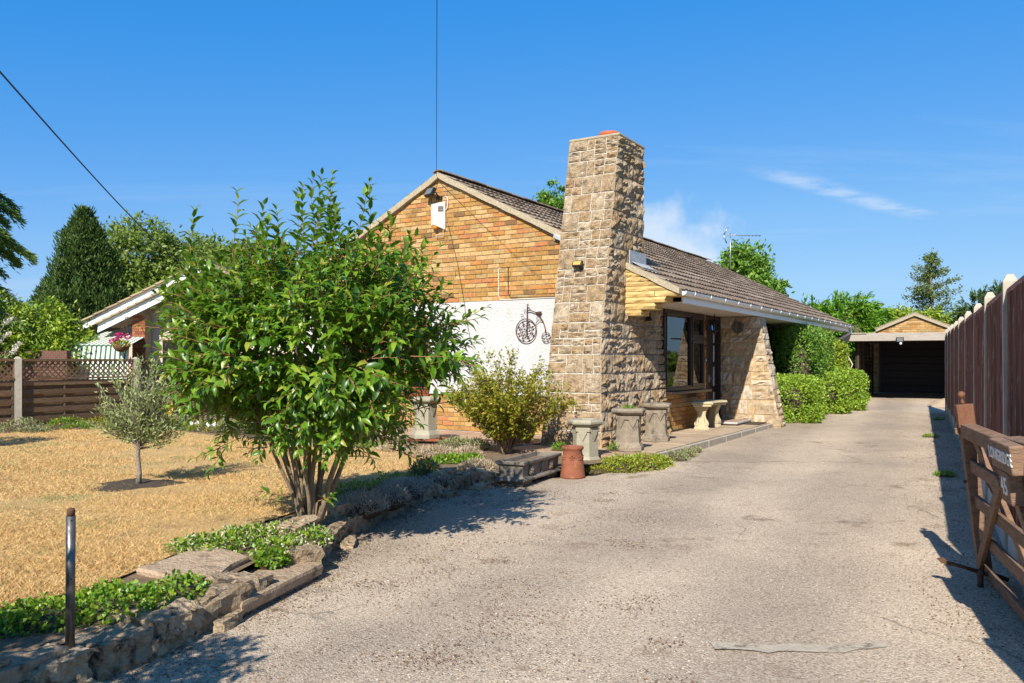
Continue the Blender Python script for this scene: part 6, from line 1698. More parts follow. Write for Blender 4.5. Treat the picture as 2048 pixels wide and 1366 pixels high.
# shoots over the crown surface and through its depth
for k in range(1650):
    d = rng.normal(size=3); d /= np.linalg.norm(d)
    if d[2] < -0.75: continue
    bx = np.sign(d) * np.abs(d) ** 0.72; d = d * 0.35 + 0.65 * bx / np.linalg.norm(bx) * 1.06
    lump = 1 + 0.13 * math.sin(3.1 * d[0] + 2.0 * d[1] + 1) + 0.13 * math.sin(6.3 * d[2] - 5 * d[0]) + 0.08 * math.sin(11 * d[0] + 7 * d[1])
    q = (0.30 + 0.62 * rng.random() ** 0.6) * lump
    # lower flank hangs less wide
    wz = 1.0 if d[2] > -0.1 else 1.0 + 0.55 * (d[2] + 0.1)
    s = BC + d * BR * q * np.array([wz, wz, 1])
    out = d * np.array([1, 1, 0.6]) + np.array([0, 0, 0.55 if d[2] > 0 else 0.05]) + rng.normal(0, .3, 3)
    add_shoot(s, out, rng.uniform(0.16, 0.34), int(rng.integers(4, 7)), rng.uniform(0.085, 0.115), 0.5)
# lower skirt, hanging
for k in range(90):
    a = rng.uniform(0, 6.28); r_ = rng.uniform(0.2, 0.66)
    s = np.array([BC[0] + math.cos(a) * r_, BC[1] + math.sin(a) * r_, rng.uniform(0.80, 1.08)])
    add_shoot(s, np.array([math.cos(a), math.sin(a), -0.25]) + rng.normal(0, .25, 3), rng.uniform(0.15, 0.28), 5, 0.085, 1.0)
# tall leaders reaching out of the crown
for (dx, dz, lean, L, npair) in ((0.0, 0.5, 0.04, 0.80, 14), (0.06, 0.48, 0.06, 0.76, 13), (-0.12, 0.5, 0.02, 0.70, 12), (0.02, 0.55, 0.03, 0.75, 13), (0.10, 0.5, 0.05, 0.70, 12), (0.30, 0.5, 0.03, 0.75, 12), (0.40, 0.45, 0.08, 0.72, 11), (0.55, 0.42, 0.06, 0.62, 10), (-1.0, 0.30, -0.08, 0.35, 8), (-0.92, 0.38, 0.0, 0.40, 8), (-0.75, 0.42, 0.03, 0.35, 8),
        (0.64, 0.35, 0.12, 0.52, 9), (-0.88, 0.42, -0.04, 0.62, 11), (-0.57, 0.48, -0.03, 0.70, 12), (-0.45, 0.48, 0.03, 0.62, 11), (-0.30, 0.5, 0.04, 0.40, 8), (0.18, 0.5, 0.0, 0.45, 9), (0.72, 0.30, 0.28, 0.45, 8), (0.12, 0.55, 0.06, 0.50, 10), (-0.08, 0.55, 0.0, 0.66, 12), (-0.20, 0.52, -0.02, 0.52, 10), (0.20, 0.52, 0.04, 0.58, 11), (0.0, 0.6, -0.05, 0.70, 13), (0.24, 0.5, 0.02, 0.45, 9), (0.48, 0.45, 0.03, 0.48, 9), (-0.36, 0.5, 0.0, 0.45, 9), (-0.95, 0.15, -0.5, 0.35, 7)):
    s = BC + np.array([dx, rng.uniform(-.15, .25), dz])
    add_shoot(s, np.array([lean, rng.uniform(-.08, .08), 1.0]), L, int(npair * 1.15), 0.118, 0.0, 0.0045)
# arching side shoots over the render
for (s, d, L, npair) in (((-0.78, 5.9, 1.35), (1.0, 0.0, 0.75), 0.62, 10), ((-0.82, 5.85, 1.42), (0.9, -.1, 1.0), 0.55, 9), ((-0.75, 5.95, 1.2), (1.0, .1, 0.35), 0.55, 9), ((-0.80, 5.85, 1.02), (1.0, .0, 0.30), 0.62, 9), ((-0.72, 5.95, 1.5), (0.8, 0.1, 1.1), 0.45, 8), ((-0.9, 6.1, 0.75), (1, 0, -.35), 0.40, 6), ((-2.2, 5.9, 1.35), (-1, 0, 0.1), 0.35, 6), ((-2.25, 6.0, 1.1), (-1, .1, -.2), 0.3, 5), ((-1.55, 5.75, 0.45), (-.8, -.4, .3), 0.18, 4), ((-1.35, 5.75, 0.42), (.6, -.5, .2), 0.15, 3), ((-0.62, 5.85, 1.55), (1.0, 0.0, 0.55), 0.5, 9)):
    add_shoot(np.array(s), np.array(d, dtype=float), L, npair, 0.088, 0.2, 0.0045)
tw.build('twigs', 'red_twig', bush)
dt = MB()
for k in range(60):
    a = rng.uniform(0, 6.28); r_ = rng.uniform(.2, .8); p0 = np.array([math.cos(a) * r_ * .5, math.sin(a) * r_ * .5, rng.uniform(.5, 1.2)]); d = np.array([math.cos(a), math.sin(a), rng.uniform(-.2, .7)]) * rng.uniform(.2, .45)
    dt.tube([p0, p0 + d * .5 + rng.normal(0, .02, 3), p0 + d], [.005, .0035, .0015], 4, cap=False)
dt.build('dead_twigs', 'twig', bush)
lp, ld, lu, ll = map(np.array, (lp, ld, lu, ll))
bad = lp[:, 2] < 0.3
lp, ld, lu, ll = lp[~bad], ld[~bad], lu[~bad], ll[~bad]
order = np.argsort(np.linalg.norm(lp - CAM, axis=1) - 0.0 * ll)
sel = order[:300]; rest_i = order[300:]
leaves('foliage', lp[rest_i] - B0, ld[rest_i], lu[rest_i], ll[rest_i], ll[rest_i] * 0.46, 'leaf_main', bush, LEAF_FINE, stuff=True)
LEAF_V, LEAF_F = leaf_arrays(np.zeros((1, 3)), np.array([[1.0, 0, 0]]), np.array([[0, 0, 1.0]]), 1.0, 0.46, LEAF_FINE)
LEAF_ME = np_mesh('leaf', LEAF_V, LEAF_F, 'leaf_main')
for i in sel:
    d = Vector(ld[i]).normalized(); u = Vector(lu[i]); side = u.cross(d).normalized(); up = d.cross(side)
    m3 = Matrix((d, side, up)).transposed()
    o = link('leaf', LEAF_ME, bush, Vector(lp[i] - B0)); o.rotation_euler = m3.to_euler(); o.scale = (float(ll[i]),) * 3

# ---- generic shrub made of upright twigs with small leaves
def twiggy(name, loc, label, cat, mat, n, h, spread, leafL, per, twig_mat='twig', wl=0.42, lean=0.7, bare=0.35, rng=None, flat=0.0, r0=0.008, trunk=None, tpl=LEAF_FOLD, leafmats=None, lowest=0.12, group=None):
    rng = rng or np.random.default_rng(5)
    t = empty(name, loc, 0, label, cat, group)
    mb = MB(); P, D, U, S = [], [], [], []
    for k in range(n):
        a = rng.uniform(0, 6.28); r_ = math.sqrt(rng.random()) * spread
        top = np.array([math.cos(a) * r_, math.sin(a) * r_ * (1 - flat), h * (1 - 0.42 * (r_ / spread) ** 1.6) * rng.uniform(0.62, 1.0)])
        st = np.array([math.cos(a) * 0.04, math.sin(a) * 0.04, 0.0]); mid = np.array([top[0] * 0.35, top[1] * 0.35, top[2] * (0.5 + 0.15 * rng.random())])
        pts = [(1 - q) ** 2 * st + 2 * q * (1 - q) * mid + q * q * top + rng.normal(0, 0.012, 3) * (q > 0) for q in np.linspace(0, 1, 7)]
        mb.tube(pts, list(np.linspace(r0, 0.0016, 7)), 4, cap=False)
        for i in range(per):
            q = bare + (1 - bare) * rng.random() ** 0.8
            f = q * 6; j = min(int(f), 5); p = pts[j] + (pts[j + 1] - pts[j]) * (f - j); ax = pts[j + 1] - pts[j]; ax = ax / (np.linalg.norm(ax) + 1e-9)
            off = rng.normal(0, 0.028 + 0.03 * (1 - q), 3)
            P.append(p + off); o = rng.normal(size=3); D.append(o / np.linalg.norm(o) + ax * 0.6); U.append(rng.normal(0, .5, 3) + [0, 0, 1]); S.append(leafL * rng.uniform(0.6, 1.25))
    mb.build('stems', twig_mat, t)
    P = np.array(P); k = P[:, 2] > lowest * h; S = np.array(S)
    leaves('foliage', P[k], np.array(D)[k], np.array(U)[k], S[k], S[k] * wl, mat, t, tpl, stuff=True)
    return t
twiggy('berry_shrub', (-0.08, 10.75, 0.185), 'yellow-green twiggy shrub in front of the white rendered wall', 'shrub', 'leaf_yellow', 95, 1.56, 0.92, 0.058, 120, twig_mat='bark', bare=0.22, rng=np.random.default_rng(8), r0=0.009, wl=0.44, flat=0.15)

# ---- olive tree
t = empty('olive_tree', (OLIVE[0], OLIVE[1], 0.20), 0, 'small silvery olive tree standing alone in the parched lawn', 'tree')
rng = np.random.default_rng(17)
MB().tube([(0.0, 0, 0), (0.008, 0.005, 0.12), (-0.005, 0, 0.28), (0.0, 0.0, 0.42), (0.01, 0, 0.50)], [0.030, 0.022, 0.019, 0.018, 0.016], 10).build('trunk', 'bark_grey', t)
P, D, U, S = [], [], [], []; mb = MB()
for k in range(95):
    a = rng.uniform(0, 6.28); r_ = math.sqrt(rng.random()) * 0.40
    if k < 3: a = [3.3, 2.9, 0.1][k]; r_ = 0.46
    ztop = rng.uniform(0.56, 1.30) * (1 - 0.25 * (r_ / .44) ** 2)
    if k < 3: ztop = [0.62, 0.98, 0.9][k]
    st = np.array([0, 0, rng.uniform(0.34, 0.52)]); top = np.array([math.cos(a) * r_, math.sin(a) * r_, max(ztop, .44)])
    mid = st * 0.4 + top * 0.6 + np.array([0, 0, -0.06])
    pts = [(1 - q) ** 2 * st + 2 * q * (1 - q) * mid + q * q * top for q in np.linspace(0, 1, 6)]
    mb.tube(pts, list(np.linspace(0.008, 0.0016, 6)), 4, cap=False)
    for i in range(44):
        q = 0.35 + 0.65 * rng.random() ** .7; f = q * 5; j = min(int(f), 4); p = pts[j] + (pts[j + 1] - pts[j]) * (f - j); ax = pts[j + 1] - pts[j]; ax /= np.linalg.norm(ax) + 1e-9
        P.append(p + rng.normal(0, .018, 3)); o = rng.normal(size=3); D.append(o / np.linalg.norm(o) * 0.8 + ax * 0.7 + [0, 0, .15]); U.append(rng.normal(size=3)); S.append(rng.uniform(0.035, 0.06))
mb.build('branches', 'bark_grey', t); S = np.array(S)
leaves('crown', np.array(P), np.array(D), np.array(U), S, S * 0.30, 'leaf_olive', t, LEAF_FLAT)

# ---- hedges beside the house
def hedge(name, label, blobs, mat, nleaf, leafL, seed, zmin=0.02, group=None, mat2=None):
    rng = np.random.default_rng(seed)
    c0 = np.array(blobs[0][0]); t = empty(name, (c0[0], c0[1], ground_z(c0[1])), 0, label, 'hedge', group)
    base = np.array(t.location)
    P, D = [], []
    wts = np.array([b[1][0] * b[1][1] + b[1][0] * b[1][2] + b[1][1] * b[1][2] for b in blobs]); wts = wts / wts.sum()
    for (c, r_), w in zip(blobs, wts):
        n_ = int(nleaf * w); d = unit(rng.normal(size=(n_, 3)))
        # super-ellipsoid: clipped, box-like outline
        e = 0.62; d2 = np.sign(d) * np.abs(d) ** e; d2 = d2 / np.max(np.abs(d2), axis=1, keepdims=True) * (0.55 * np.max(np.abs(d2), axis=1, keepdims=True) / np.linalg.norm(d2, axis=1, keepdims=True) + 0.45)
        q = 0.66 + 0.36 * rng.random(n_) ** 0.55 + 0.08 * vnoise(d * 2, 4.0, seed) + 0.06 * vnoise(d * 2, 11.0, seed + 1)
        P.append(np.asarray(c) + d2 * q[:, None] * np.asarray(r_)); D.append(d)
    P = np.concatenate(P); D = np.concatenate(D)
    k = P[:, 2] > ground_z(c0[1]) + zmin; P, D = P[k], D[k]; n_ = len(P)
    S = leafL * rng.uniform(0.6, 1.3, n_)
    leaves('foliage', P - base, D * 0.7 + rdir(n_, 0.3, rng), rdir(n_, .6, rng) + D, S, S * 0.55, mat, t, LEAF_FOLD, stuff=True)
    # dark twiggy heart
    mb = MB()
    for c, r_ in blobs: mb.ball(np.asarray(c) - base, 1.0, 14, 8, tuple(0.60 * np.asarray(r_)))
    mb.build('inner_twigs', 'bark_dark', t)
    mb = MB()
    for k_ in range(10):
        a = rng.uniform(0, 6.28); mb.tube([(0.06 * math.cos(a), .06 * math.sin(a), -0.02), (0.3 * math.cos(a) * rng.random(), .3 * math.sin(a) * rng.random(), 0.5)], 0.012, 5)
    mb.build('stems', 'bark_dark', t)
    return t
def hb(x, y, z, rx, ry, rz):
    p = HW(x, y, z); return ((p.x, p.y, p.z), (rx, ry, rz))
hedge('clipped_shrub', 'low rounded green shrub next to the stone wing', [hb(2.85, 6.0, 0.58, 0.62, 0.68, 0.52), hb(2.75, 6.9, 0.58, 0.62, 0.6, 0.52)], 'leaf_hedge', 30000, 0.05, 1)
hedge('clipped_shrub', 'tall dark green shrub rising behind the low shrubs under the eave', [hb(2.50, 8.3, 1.12, 0.55, 0.85, 1.14), hb(2.55, 9.3, 1.12, 0.55, 0.7, 1.12)], 'leaf_hedge_dark', 30000, 0.055, 2)
hedge('clipped_shrub', 'golden-green upright shrub at the far end of the house', [hb(2.6, 10.9, 1.0, 0.55, 0.7, 0.98)], 'leaf_gold', 20000, 0.055, 3)
hedge('clipped_shrub', 'low bright green shrub spreading onto the drive at the far end', [hb(2.95, 9.0, 0.62, 0.55, 0.8, 0.52), hb(3.05, 10.4, 0.66, 0.58, 0.85, 0.55), hb(2.95, 11.5, 0.66, 0.5, 0.6, 0.54)], 'leaf_hedge', 40000, 0.055, 4)

# ---- low plants along the edges
def mound(name, label, blobs, mat, n, leafL, wl=0.6, seed=1, cat='plant', up=0.6, group=None, tpl=LEAF_FOLD, lo=0.5, core='dark_soil', extra=None):
    rng = np.random.default_rng(seed); c0 = np.array(blobs[0][0], dtype=float)
    t = empty(name, tuple(c0), 0, label, cat, group)
    P, D = [], []
    ar = np.array([b[1][0] * b[1][1] for b in blobs]); ar = ar / ar.sum()
    for (c, r_), w in zip(blobs, ar):
        n_ = int(n * w); d = unit(rng.normal(size=(n_, 3))); d[:, 2] = np.abs(d[:, 2])
        q = lo + (1 - lo) * rng.random(n_) ** .5; q = q * (1 + 0.16 * vnoise(d * 2, 5, seed))
        P.append(np.asarray(c) + d * q[:, None] * np.asarray(r_)); D.append(d)
    P = np.concatenate(P) - c0; D = np.concatenate(D); n_ = len(P); S = leafL * rng.uniform(.55, 1.3, n_)
    leaves('foliage', P, D * 0.6 + rdir(n_, up, rng), rdir(n_, 1, rng), S, S * wl, mat, t, tpl, stuff=True)
    for (m2, frac, l2, w2) in (extra or []):
        k = rng.random(n_) < frac
        leaves('blooms', P[k] + D[k] * 0.015, rdir(k.sum(), .5, rng), rdir(k.sum(), 1, rng), l2, w2, m2, t, tpl, stuff=True)
    mb = MB()
    for c, r_ in blobs: mb.ball(np.asarray(c) - c0, 1.0, 10, 6, tuple(np.asarray(r_) * [0.8, 0.8, 0.55]))
    mb.build('inner_stems', core, t)
    return t
mound('ground_cover', 'leafy green cranesbill spilling along the rockery behind the steel post', [((-1.90, 3.98, 0.19), (0.26, 0.26, 0.10)), ((-1.72, 4.25, 0.19), (0.16, 0.22, 0.10)), ((-2.15, 3.82, 0.19), (0.26, 0.22, 0.10)), ((-2.3, 3.72, 0.18), (0.2, 0.2, 0.08)), ((-1.98, 4.12, 0.19), (.24, .16, .10))], 'leaf_cover', 3800, 0.024, .85, 3)
mound('ground_cover', 'bright green cover plant with dry white stalks at the foot of the big bush', [((-1.75, 5.42, 0.20), (0.30, 0.30, 0.10)), ((-1.95, 5.25, 0.20), (0.25, 0.22, 0.08)), ((-1.5, 5.6, 0.20), (0.22, 0.26, 0.10)), ((-1.48, 5.2, 0.19), (0.16, 0.22, 0.09)), ((-1.33, 5.45, 0.2), (0.14, 0.2, 0.09))], 'leaf_cover', 3600, 0.026, .85, 4, extra=[('dry_stalk', 0.22, 0.035, 0.008), ('white_petal', 0.08, 0.016, 0.014)])
mound('ground_cover', 'small green sprig growing over the slab edge', [((-1.47, 5.02, 0.16), (0.11, 0.10, 0.10))], 'leaf_cover', 420, 0.028, .85, 5)
mound('silver_plant', 'silvery lavender cotton mound just right of the bush stems', [((-1.22, 6.62, 0.2), (0.24, 0.26, 0.14)), ((-1.05, 7.0, 0.2), (0.2, 0.22, 0.13))], 'leaf_silver', 3600, 0.030, .18, 6, up=1.2, extra=[('dry_stalk', .05, .06, .004)])
mound('silver_plant', 'second silvery mound further along the rockery wall', [((-1.0, 7.42, 0.2), (0.24, 0.25, 0.14)), ((-0.9, 7.75, 0.2), (0.16, 0.18, 0.10))], 'leaf_silver', 2800, 0.030, .18, 7, up=1.2)
mound('low_plant', 'dark green low plants behind the silvery mounds', [((-1.35, 7.3, 0.2), (0.3, 0.25, 0.13)), ((-1.1, 7.9, 0.2), (0.25, 0.25, 0.12)), ((-1.45, 6.85, .2), (.2, .2, .1))], 'leaf_hedge_dark', 2200, 0.03, .3, 8, up=1.0)
mound('lavender', 'round grey-green lavender tuft by the lawn edge', [((-0.88, 8.35, 0.2), (0.17, 0.16, 0.20))], 'leaf_sage', 1500, 0.05, .12, 9, up=1.6)
mound('low_plant', 'small silver-grey plant beside the lavender tuft', [((-0.72, 8.05, 0.2), (0.13, 0.12, 0.11))], 'leaf_silver', 900, 0.03, .2, 10, up=1.2)
mound('low_plant', 'bright green rosette between the lawn and the twiggy shrub', [((-0.72, 9.75, 0.19), (0.24, 0.16, 0.09)), ((-0.50, 9.9, .19), (.16, .12, .08))], 'leaf_cover', 1100, 0.045, .6, 11)
mound('low_plant', 'pale green clump beside the paving under the shrub', [((-0.75, 11.05, 0.19), (0.30, 0.2, 0.17)), ((-0.5, 11.2, .19), (.22, .2, .14))], 'leaf_sage', 1500, 0.05, .2, 12, up=1.2, extra=[('dry_stalk', .12, .07, .006)])
mound('dry_tuft', 'pale dried flower stalks at the lawn edge', [((-1.0, 10.4, 0.19), (0.42, 0.25, 0.12)), ((-1.5, 10.9, .19), (.35, .2, .1)), ((-0.55, 10.35, .19), (.2, .2, .14))], 'dry_stalk', 3000, 0.05, .12, 13, up=1.2, core='soil')
mound('low_plant', 'green patch on the lawn edge beneath the pale stone pot', [((-1.95, 11.3, 0.19), (0.42, 0.2, 0.10)), ((-2.5, 11.55, .19), (.3, .2, .09))], 'leaf_cover', 1400, 0.03, .6, 14)
mound('dry_tuft', 'bleached straw tuft at the end of the rockery wall by the trough', [((-0.38, 9.05, 0.19), (0.2, 0.16, 0.10))], 'dry_stalk', 900, 0.06, .1, 15, up=1.4, core='soil')
mound('spreading_shrub', 'low reddish-green spreading shrub between the pots and the drive', [((1.30, 9.75, 0.10), (0.30, 0.28, 0.17)), ((1.58, 9.95, 0.10), (0.28, 0.28, 0.17)), ((1.80, 10.2, .1), (.2, .22, .13))], 'leaf_yellow', 3200, 0.028, .6, 16, cat='shrub', extra=[('leaf_hedge', .5, .028, .016), ('pink', .02, .016, .012)])
mound('low_plant', 'sparse grassy plants at the corner of the paving', [((2.12, 10.75, 0.11), (0.2, 0.25, 0.10)), ((2.35, 11.2, .11), (.16, .25, .09)), ((2.55, 11.6, .12), (.12, .2, .07))], 'leaf_sage', 1500, 0.04, .2, 17, up=1.3, extra=[('dry_stalk', .3, .05, .006)])
mound('low_plant', 'yellowish cushion plant in front of the clean pale pot', [((1.0, 9.6, 0.10), (0.2, 0.14, 0.08))], 'leaf_yellow', 700, 0.025, .4, 18)
for k_, (x_, y_, lb) in enumerate(((0.62, 10.75, 'tiny green weed at the chimney foot beside the clean pale pot'), (1.35, 10.75, 'tiny green weed between the two front stone pots'))):
    mound('weed', lb, [((x_, y_, 0.225), (0.10, 0.08, 0.10))], 'leaf_cover', 220, 0.04, .3, 20 + k_, up=1.2)
mound('pot_plant', 'thin green plant in the middle stone pot', [(tuple(HW(2.48, -1.24, 0.74)), (0.09, 0.09, 0.06))], 'leaf_cover', 160, 0.04, .4, 23)
# flower border below the left fence
rngb = np.random.default_rng(77)
spots = [(-8.3, 14.0), (-7.9, 14.7), (-7.5, 15.2), (-7.1, 15.7), (-6.9, 15.2), (-6.4, 15.0), (-6.0, 14.8), (-5.6, 14.4), (-5.2, 14.2), (-4.7, 13.9), (-4.3, 13.6), (-8.8, 13.3)]
kinds = ['sparse yellow-green border plants %s', 'feathery border plants %s']
where = ['by the nearest concrete post', 'with orange flowers along the slatted fence', 'in the middle of the slatted fence panel', 'behind the olive tree', 'left of the yellow garden figure', 'at the feet of the yellow garden figure', 'right of the yellow garden figure', 'beside the white butterfly ornament', 'under the red toadstool', 'with yellow flowers behind the bush stems', 'at the house end of the border', 'at the outer end of the border']
for k_, (x_, y_) in enumerate(spots):
    ex = [('yellow_petal', 0.03, 0.035, 0.03)] if k_ in (1, 2, 5, 9) else ([('lilac_petal', .03, .03, .025)] if k_ in (7, 10) else [('dry_stalk', .3, .06, .006)])
    mound('border_plant', kinds[k_ % 2] % where[k_], [((x_, y_, 0.19), (0.42, 0.28, rngb.uniform(0.12, 0.26))), ((x_ + .3, y_ - .25, 0.19), (0.3, 0.2, 0.1))], ['leaf_sage', 'leaf_cover', 'leaf_yellow'][k_ % 3], 1100, 0.05, .25, 40 + k_, up=1.2, extra=ex)

for k_, (y_, off_, lb) in enumerate(((17.0, 0.25, 'small weed at the fence foot near its far end'), (13.6, 0.45, 'weed in the shaded gravel halfway along the fence'), (9.3, 0.35, 'low weed in the gravel just past the gate'))):
    mound('weed', lb, [((FENCE_X(y_) - off_, y_, ground_z(y_)), (0.13, 0.10, 0.05))], 'leaf_cover', 150, 0.04, .35, 60 + k_, up=1.0)
# fallen leaves and twigs on the drive by the wall
n = 5200
s_ = RNG.random(n); i_ = (s_ * (len(WALL) - 1)).astype(int); f_ = s_ * (len(WALL) - 1) - i_
W = np.array(WALL); pos2 = W[i_] + (W[np.minimum(i_ + 1, len(WALL) - 1)] - W[i_]) * f_[:, None]
off = np.abs(RNG.normal(0, 0.16, n)); pos = np.stack([pos2[:, 0] + off, pos2[:, 1] - off * 0.4, 0.01 * pos2[:, 1] + 0.004 + RNG.random(n) * .004], -1)
m_ = 6000
fy = RNG.uniform(3.6, 19, m_); pr = np.stack([FENCE_X(fy) - np.abs(RNG.normal(0, .35, m_)) - .06, fy, 0.01 * fy + 0.005], -1)
hx = HW(3.4, 8.5); ph = np.stack([RNG.normal(hx.x, 0.9, 500), RNG.normal(hx.y, 1.6, 500), np.zeros(500)], -1); ph[:, 2] = 0.01 * ph[:, 1] + .005
pd = np.stack([RNG.uniform(-1.5, 5, 900), RNG.uniform(3, 14, 900), np.zeros(900)], -1); pd = pd[(pd[:, 0] < FENCE_X(pd[:, 1]) - .1) & (pd[:, 0] > np.interp(pd[:, 1], [p[1] for p in WALL], [p[0] for p in WALL]) + .1) & (pd[:, 0] < 0.9 + 0.42 * pd[:, 1] - 1.0 * (pd[:, 1] > 8.5))]; pd[:, 2] = .01 * pd[:, 1] + .005
cc = np.stack([RNG.uniform(-1.35, 0.9, 75), RNG.uniform(3.2, 6.2, 75)], -1); cc[40:] = np.stack([RNG.uniform(-.9, 1.2, 35), RNG.uniform(6.5, 9.0, 35)], -1)
ci = RNG.integers(0, 75, 6500); pc = np.stack([cc[ci, 0] + RNG.normal(0, .085, 6500) * (1 + .8 * (ci % 3)), cc[ci, 1] + RNG.normal(0, .06, 6500) * (1 + .8 * (ci % 3)), np.zeros(6500)], -1)
pc = pc[pc[:, 0] > np.interp(pc[:, 1], [p[1] for p in WALL], [p[0] for p in WALL]) + .08]; pc[:, 2] = .01 * pc[:, 1] + .004
pos = np.concatenate([pos, pr, ph, pd, pc]); n = len(pos); d = rdir(n); d[:, 2] *= .15
o = leaves('litter', pos, d, rdir(n, 2.5), RNG.uniform(.006, .024, n), RNG.uniform(.004, .011, n), 'debris')
tag(o, 'brown leaf litter strewn along the edges of the driveway', 'litter', kind='stuff')

# hedge behind the viewer that throws shade on the near rockery
hedge('front_hedge', 'leafy boundary hedge beside the gateway', [((-2.47, 1.75, 0.88), (0.74, 0.36, 0.98)), ((-3.7, 1.7, 0.75), (0.75, 0.38, 0.78))], 'leaf_hedge_dark', 16000, 0.06, 90)

hedge('garden_shrub', 'rounded shrub at the outer side of the lawn', [((-8.3, 10.3, 1.05), (0.8, 0.7, 0.95))], 'leaf_hedge_dark', 9000, 0.07, 91)
# ================================================================== NEIGHBOUR AND TREES BEYOND
nb_ = empty('neighbour_bungalow', (-9.6, 23.0, 0.25), 0, 'neighbouring bungalow with white bargeboards and buff tiled roof beyond the fence', 'house')
def rake(x0, z0, x1, z1, y, depth, h, ovh):
    """bargeboard, tiles and soffit of one roof edge in local coordinates"""
    sl = (z1 - z0) / (x1 - x0)
    MB().prism([(x0, z0), (x1, z1), (x1, z1 - h), (x0, z0 - h)], 'y', y, y + 0.03).build('bargeboard', 'upvc', nb_)
    MB().prism([(x0, z0 - h), (x1, z1 - h), (x1, z1 - h - 0.07), (x0, z0 - h - 0.07)], 'y', y - 0.02, y + 0.02).build('bargeboard', 'sticker', nb_)
    n_ = 11
    for k_ in range(n_):
        a, b = x0 - 0.05 + (x1 - x0 + .05) * k_ / n_, x0 - 0.05 + (x1 - x0 + .05) * (k_ + 1.12) / n_
        za, zb = z0 + sl * (a - x0) + 0.04, z0 + sl * (b - x0) + 0.015
        MB().prism([(a, za + .02), (b, zb + .02), (b, zb - 0.02), (a, za - 0.03)], 'y', y - 0.10, y + depth).build('tile_course', 'pantile', nb_)
    MB().prism([(x0, z0 - .03), (x1, z1 - .03), (x1, z1 - 0.06), (x0, z0 - 0.06)], 'y', y + 0.03, y + depth).build('soffit', 'cladding', nb_)
# local x = X+9.6, local y = Y-23, local z = Z-.25
rake(-3.50, 2.13, 0.5, 2.13 + 4.0 * 0.49, 1.5, 7.0, 0.17, 0.3)
rake(-1.95, 2.17, 0.5, 2.17 + 2.45 * 0.49, 0.0, 1.45, 0.17, 0.3)
MB().prism([(0.5, 4.11), (4.5, 2.15), (4.5, 2.07), (0.5, 4.03)], 'y', 1.4, 8.5).build('roof_slope', 'pantile', nb_)
MB().prism([(-0.85, 0), (4.3, 0), (4.3, 2.0), (0.5, 3.2), (-0.85, 2.5)], 'y', 0.75, 0.95).build('front_wall', 'cladding', nb_)
for k_ in range(12): MB().box(-0.55, 1.6, 0.735, 0.748, 0.1 + 0.2 * k_, 0.285 + 0.2 * k_).build('clad_board', 'cladding', nb_)
MB().prism([(-2.9, 0), (-0.85, 0), (-0.85, 2.6), (-2.9, 2.0)], 'y', 2.4, 2.6).build('side_wall', 'cladding', nb_)
pil = MB().box(-1.08, -0.72, 0.22, 0.58, 0, 2.45).build('brick_pillar', 'mortar', nb_)
for z_ in range(32):
    o_ = (z_ % 2) * 0.09
    for k_ in range(-1, 2):
        a, b = max(-1.085, -1.085 + o_ + 0.185 * k_), min(-0.715, -1.085 + o_ + 0.185 * k_ + 0.175)
        if b - a > .04: MB().box(a, b, 0.205, 0.25, 0.01 + 0.0755 * z_, 0.076 + 0.0755 * z_).build('brick', 'red_brick', pil)
MB().box(-0.45, 1.2, 0.72, 0.76, 0.2, 1.75).build('dark_window', 'door', nb_)
mb = MB().lathe([(0.11, 0), (0.10, 0.22), (0.0, 0.22)], 14, (-0.05, 1.9, 3.72)); mb.build('vent_pot', 'pot_red', nb_); MB().lathe([(0.14, 0.22), (0.14, 0.27), (0.0, 0.30)], 14, (-0.05, 1.9, 3.72)).build('vent_cap', 'sticker', nb_)
# striped awning
aw = empty('striped_awning', (-11.4, 22.8, 0.25), 0, 'green and cream striped awning under the neighbouring eaves', 'awning')
xa, xb = -0.62, 1.05
def awp(s, q):   # s across, q: 0 top back .. 1 front edge .. 2 valance foot
    if q <= 1: return Vector((xa + 0.28 * (1 - q) + (xb - xa - 0.0 * q - 0.28 * (1 - q)) * s, 1.0 - 1.5 * q, 1.98 - 0.42 * q))
    return Vector((xa - 0.1 * (q - 1) + (xb - xa + 0.1 * (q - 1)) * s, -0.5 - 0.12 * (q - 1), 1.56 - 0.95 * (q - 1)))
ns = 26
for k_ in range(ns):
    green = k_ % 2 == 0
    f = [0.0]
    wdt = [(0.40 if i % 2 == 0 else 0.60) for i in range(ns)]; tot = sum(wdt)
    s0 = sum(wdt[:k_]) / tot; s1 = sum(wdt[:k_ + 1]) / tot
    vs = [awp(s0, 0), awp(s1, 0), awp(s1, 1), awp(s0, 1), awp(s1, 2), awp(s0, 2)]
    vs2 = [v + Vector((0, 0.012, -0.012)) for v in vs]
    MB().add(vs + vs2, [(0, 1, 2, 3), (3, 2, 4, 5), (9, 8, 7, 6), (11, 10, 8, 9), (0, 6, 7, 1), (5, 4, 10, 11)]).build('stripe', 'awning_green' if green else 'awning_white', aw)
MB().tube([awp(0, 1) + Vector((0, -.01, -.005)), awp(1, 1) + Vector((0, -.01, -.005))], 0.014, 6).build('front_bar', 'awning_green', aw)
MB().tube([awp(0, 0), awp(0, 1), awp(0, 2)], 0.018, 6).build('side_bar', 'awning_green', aw)
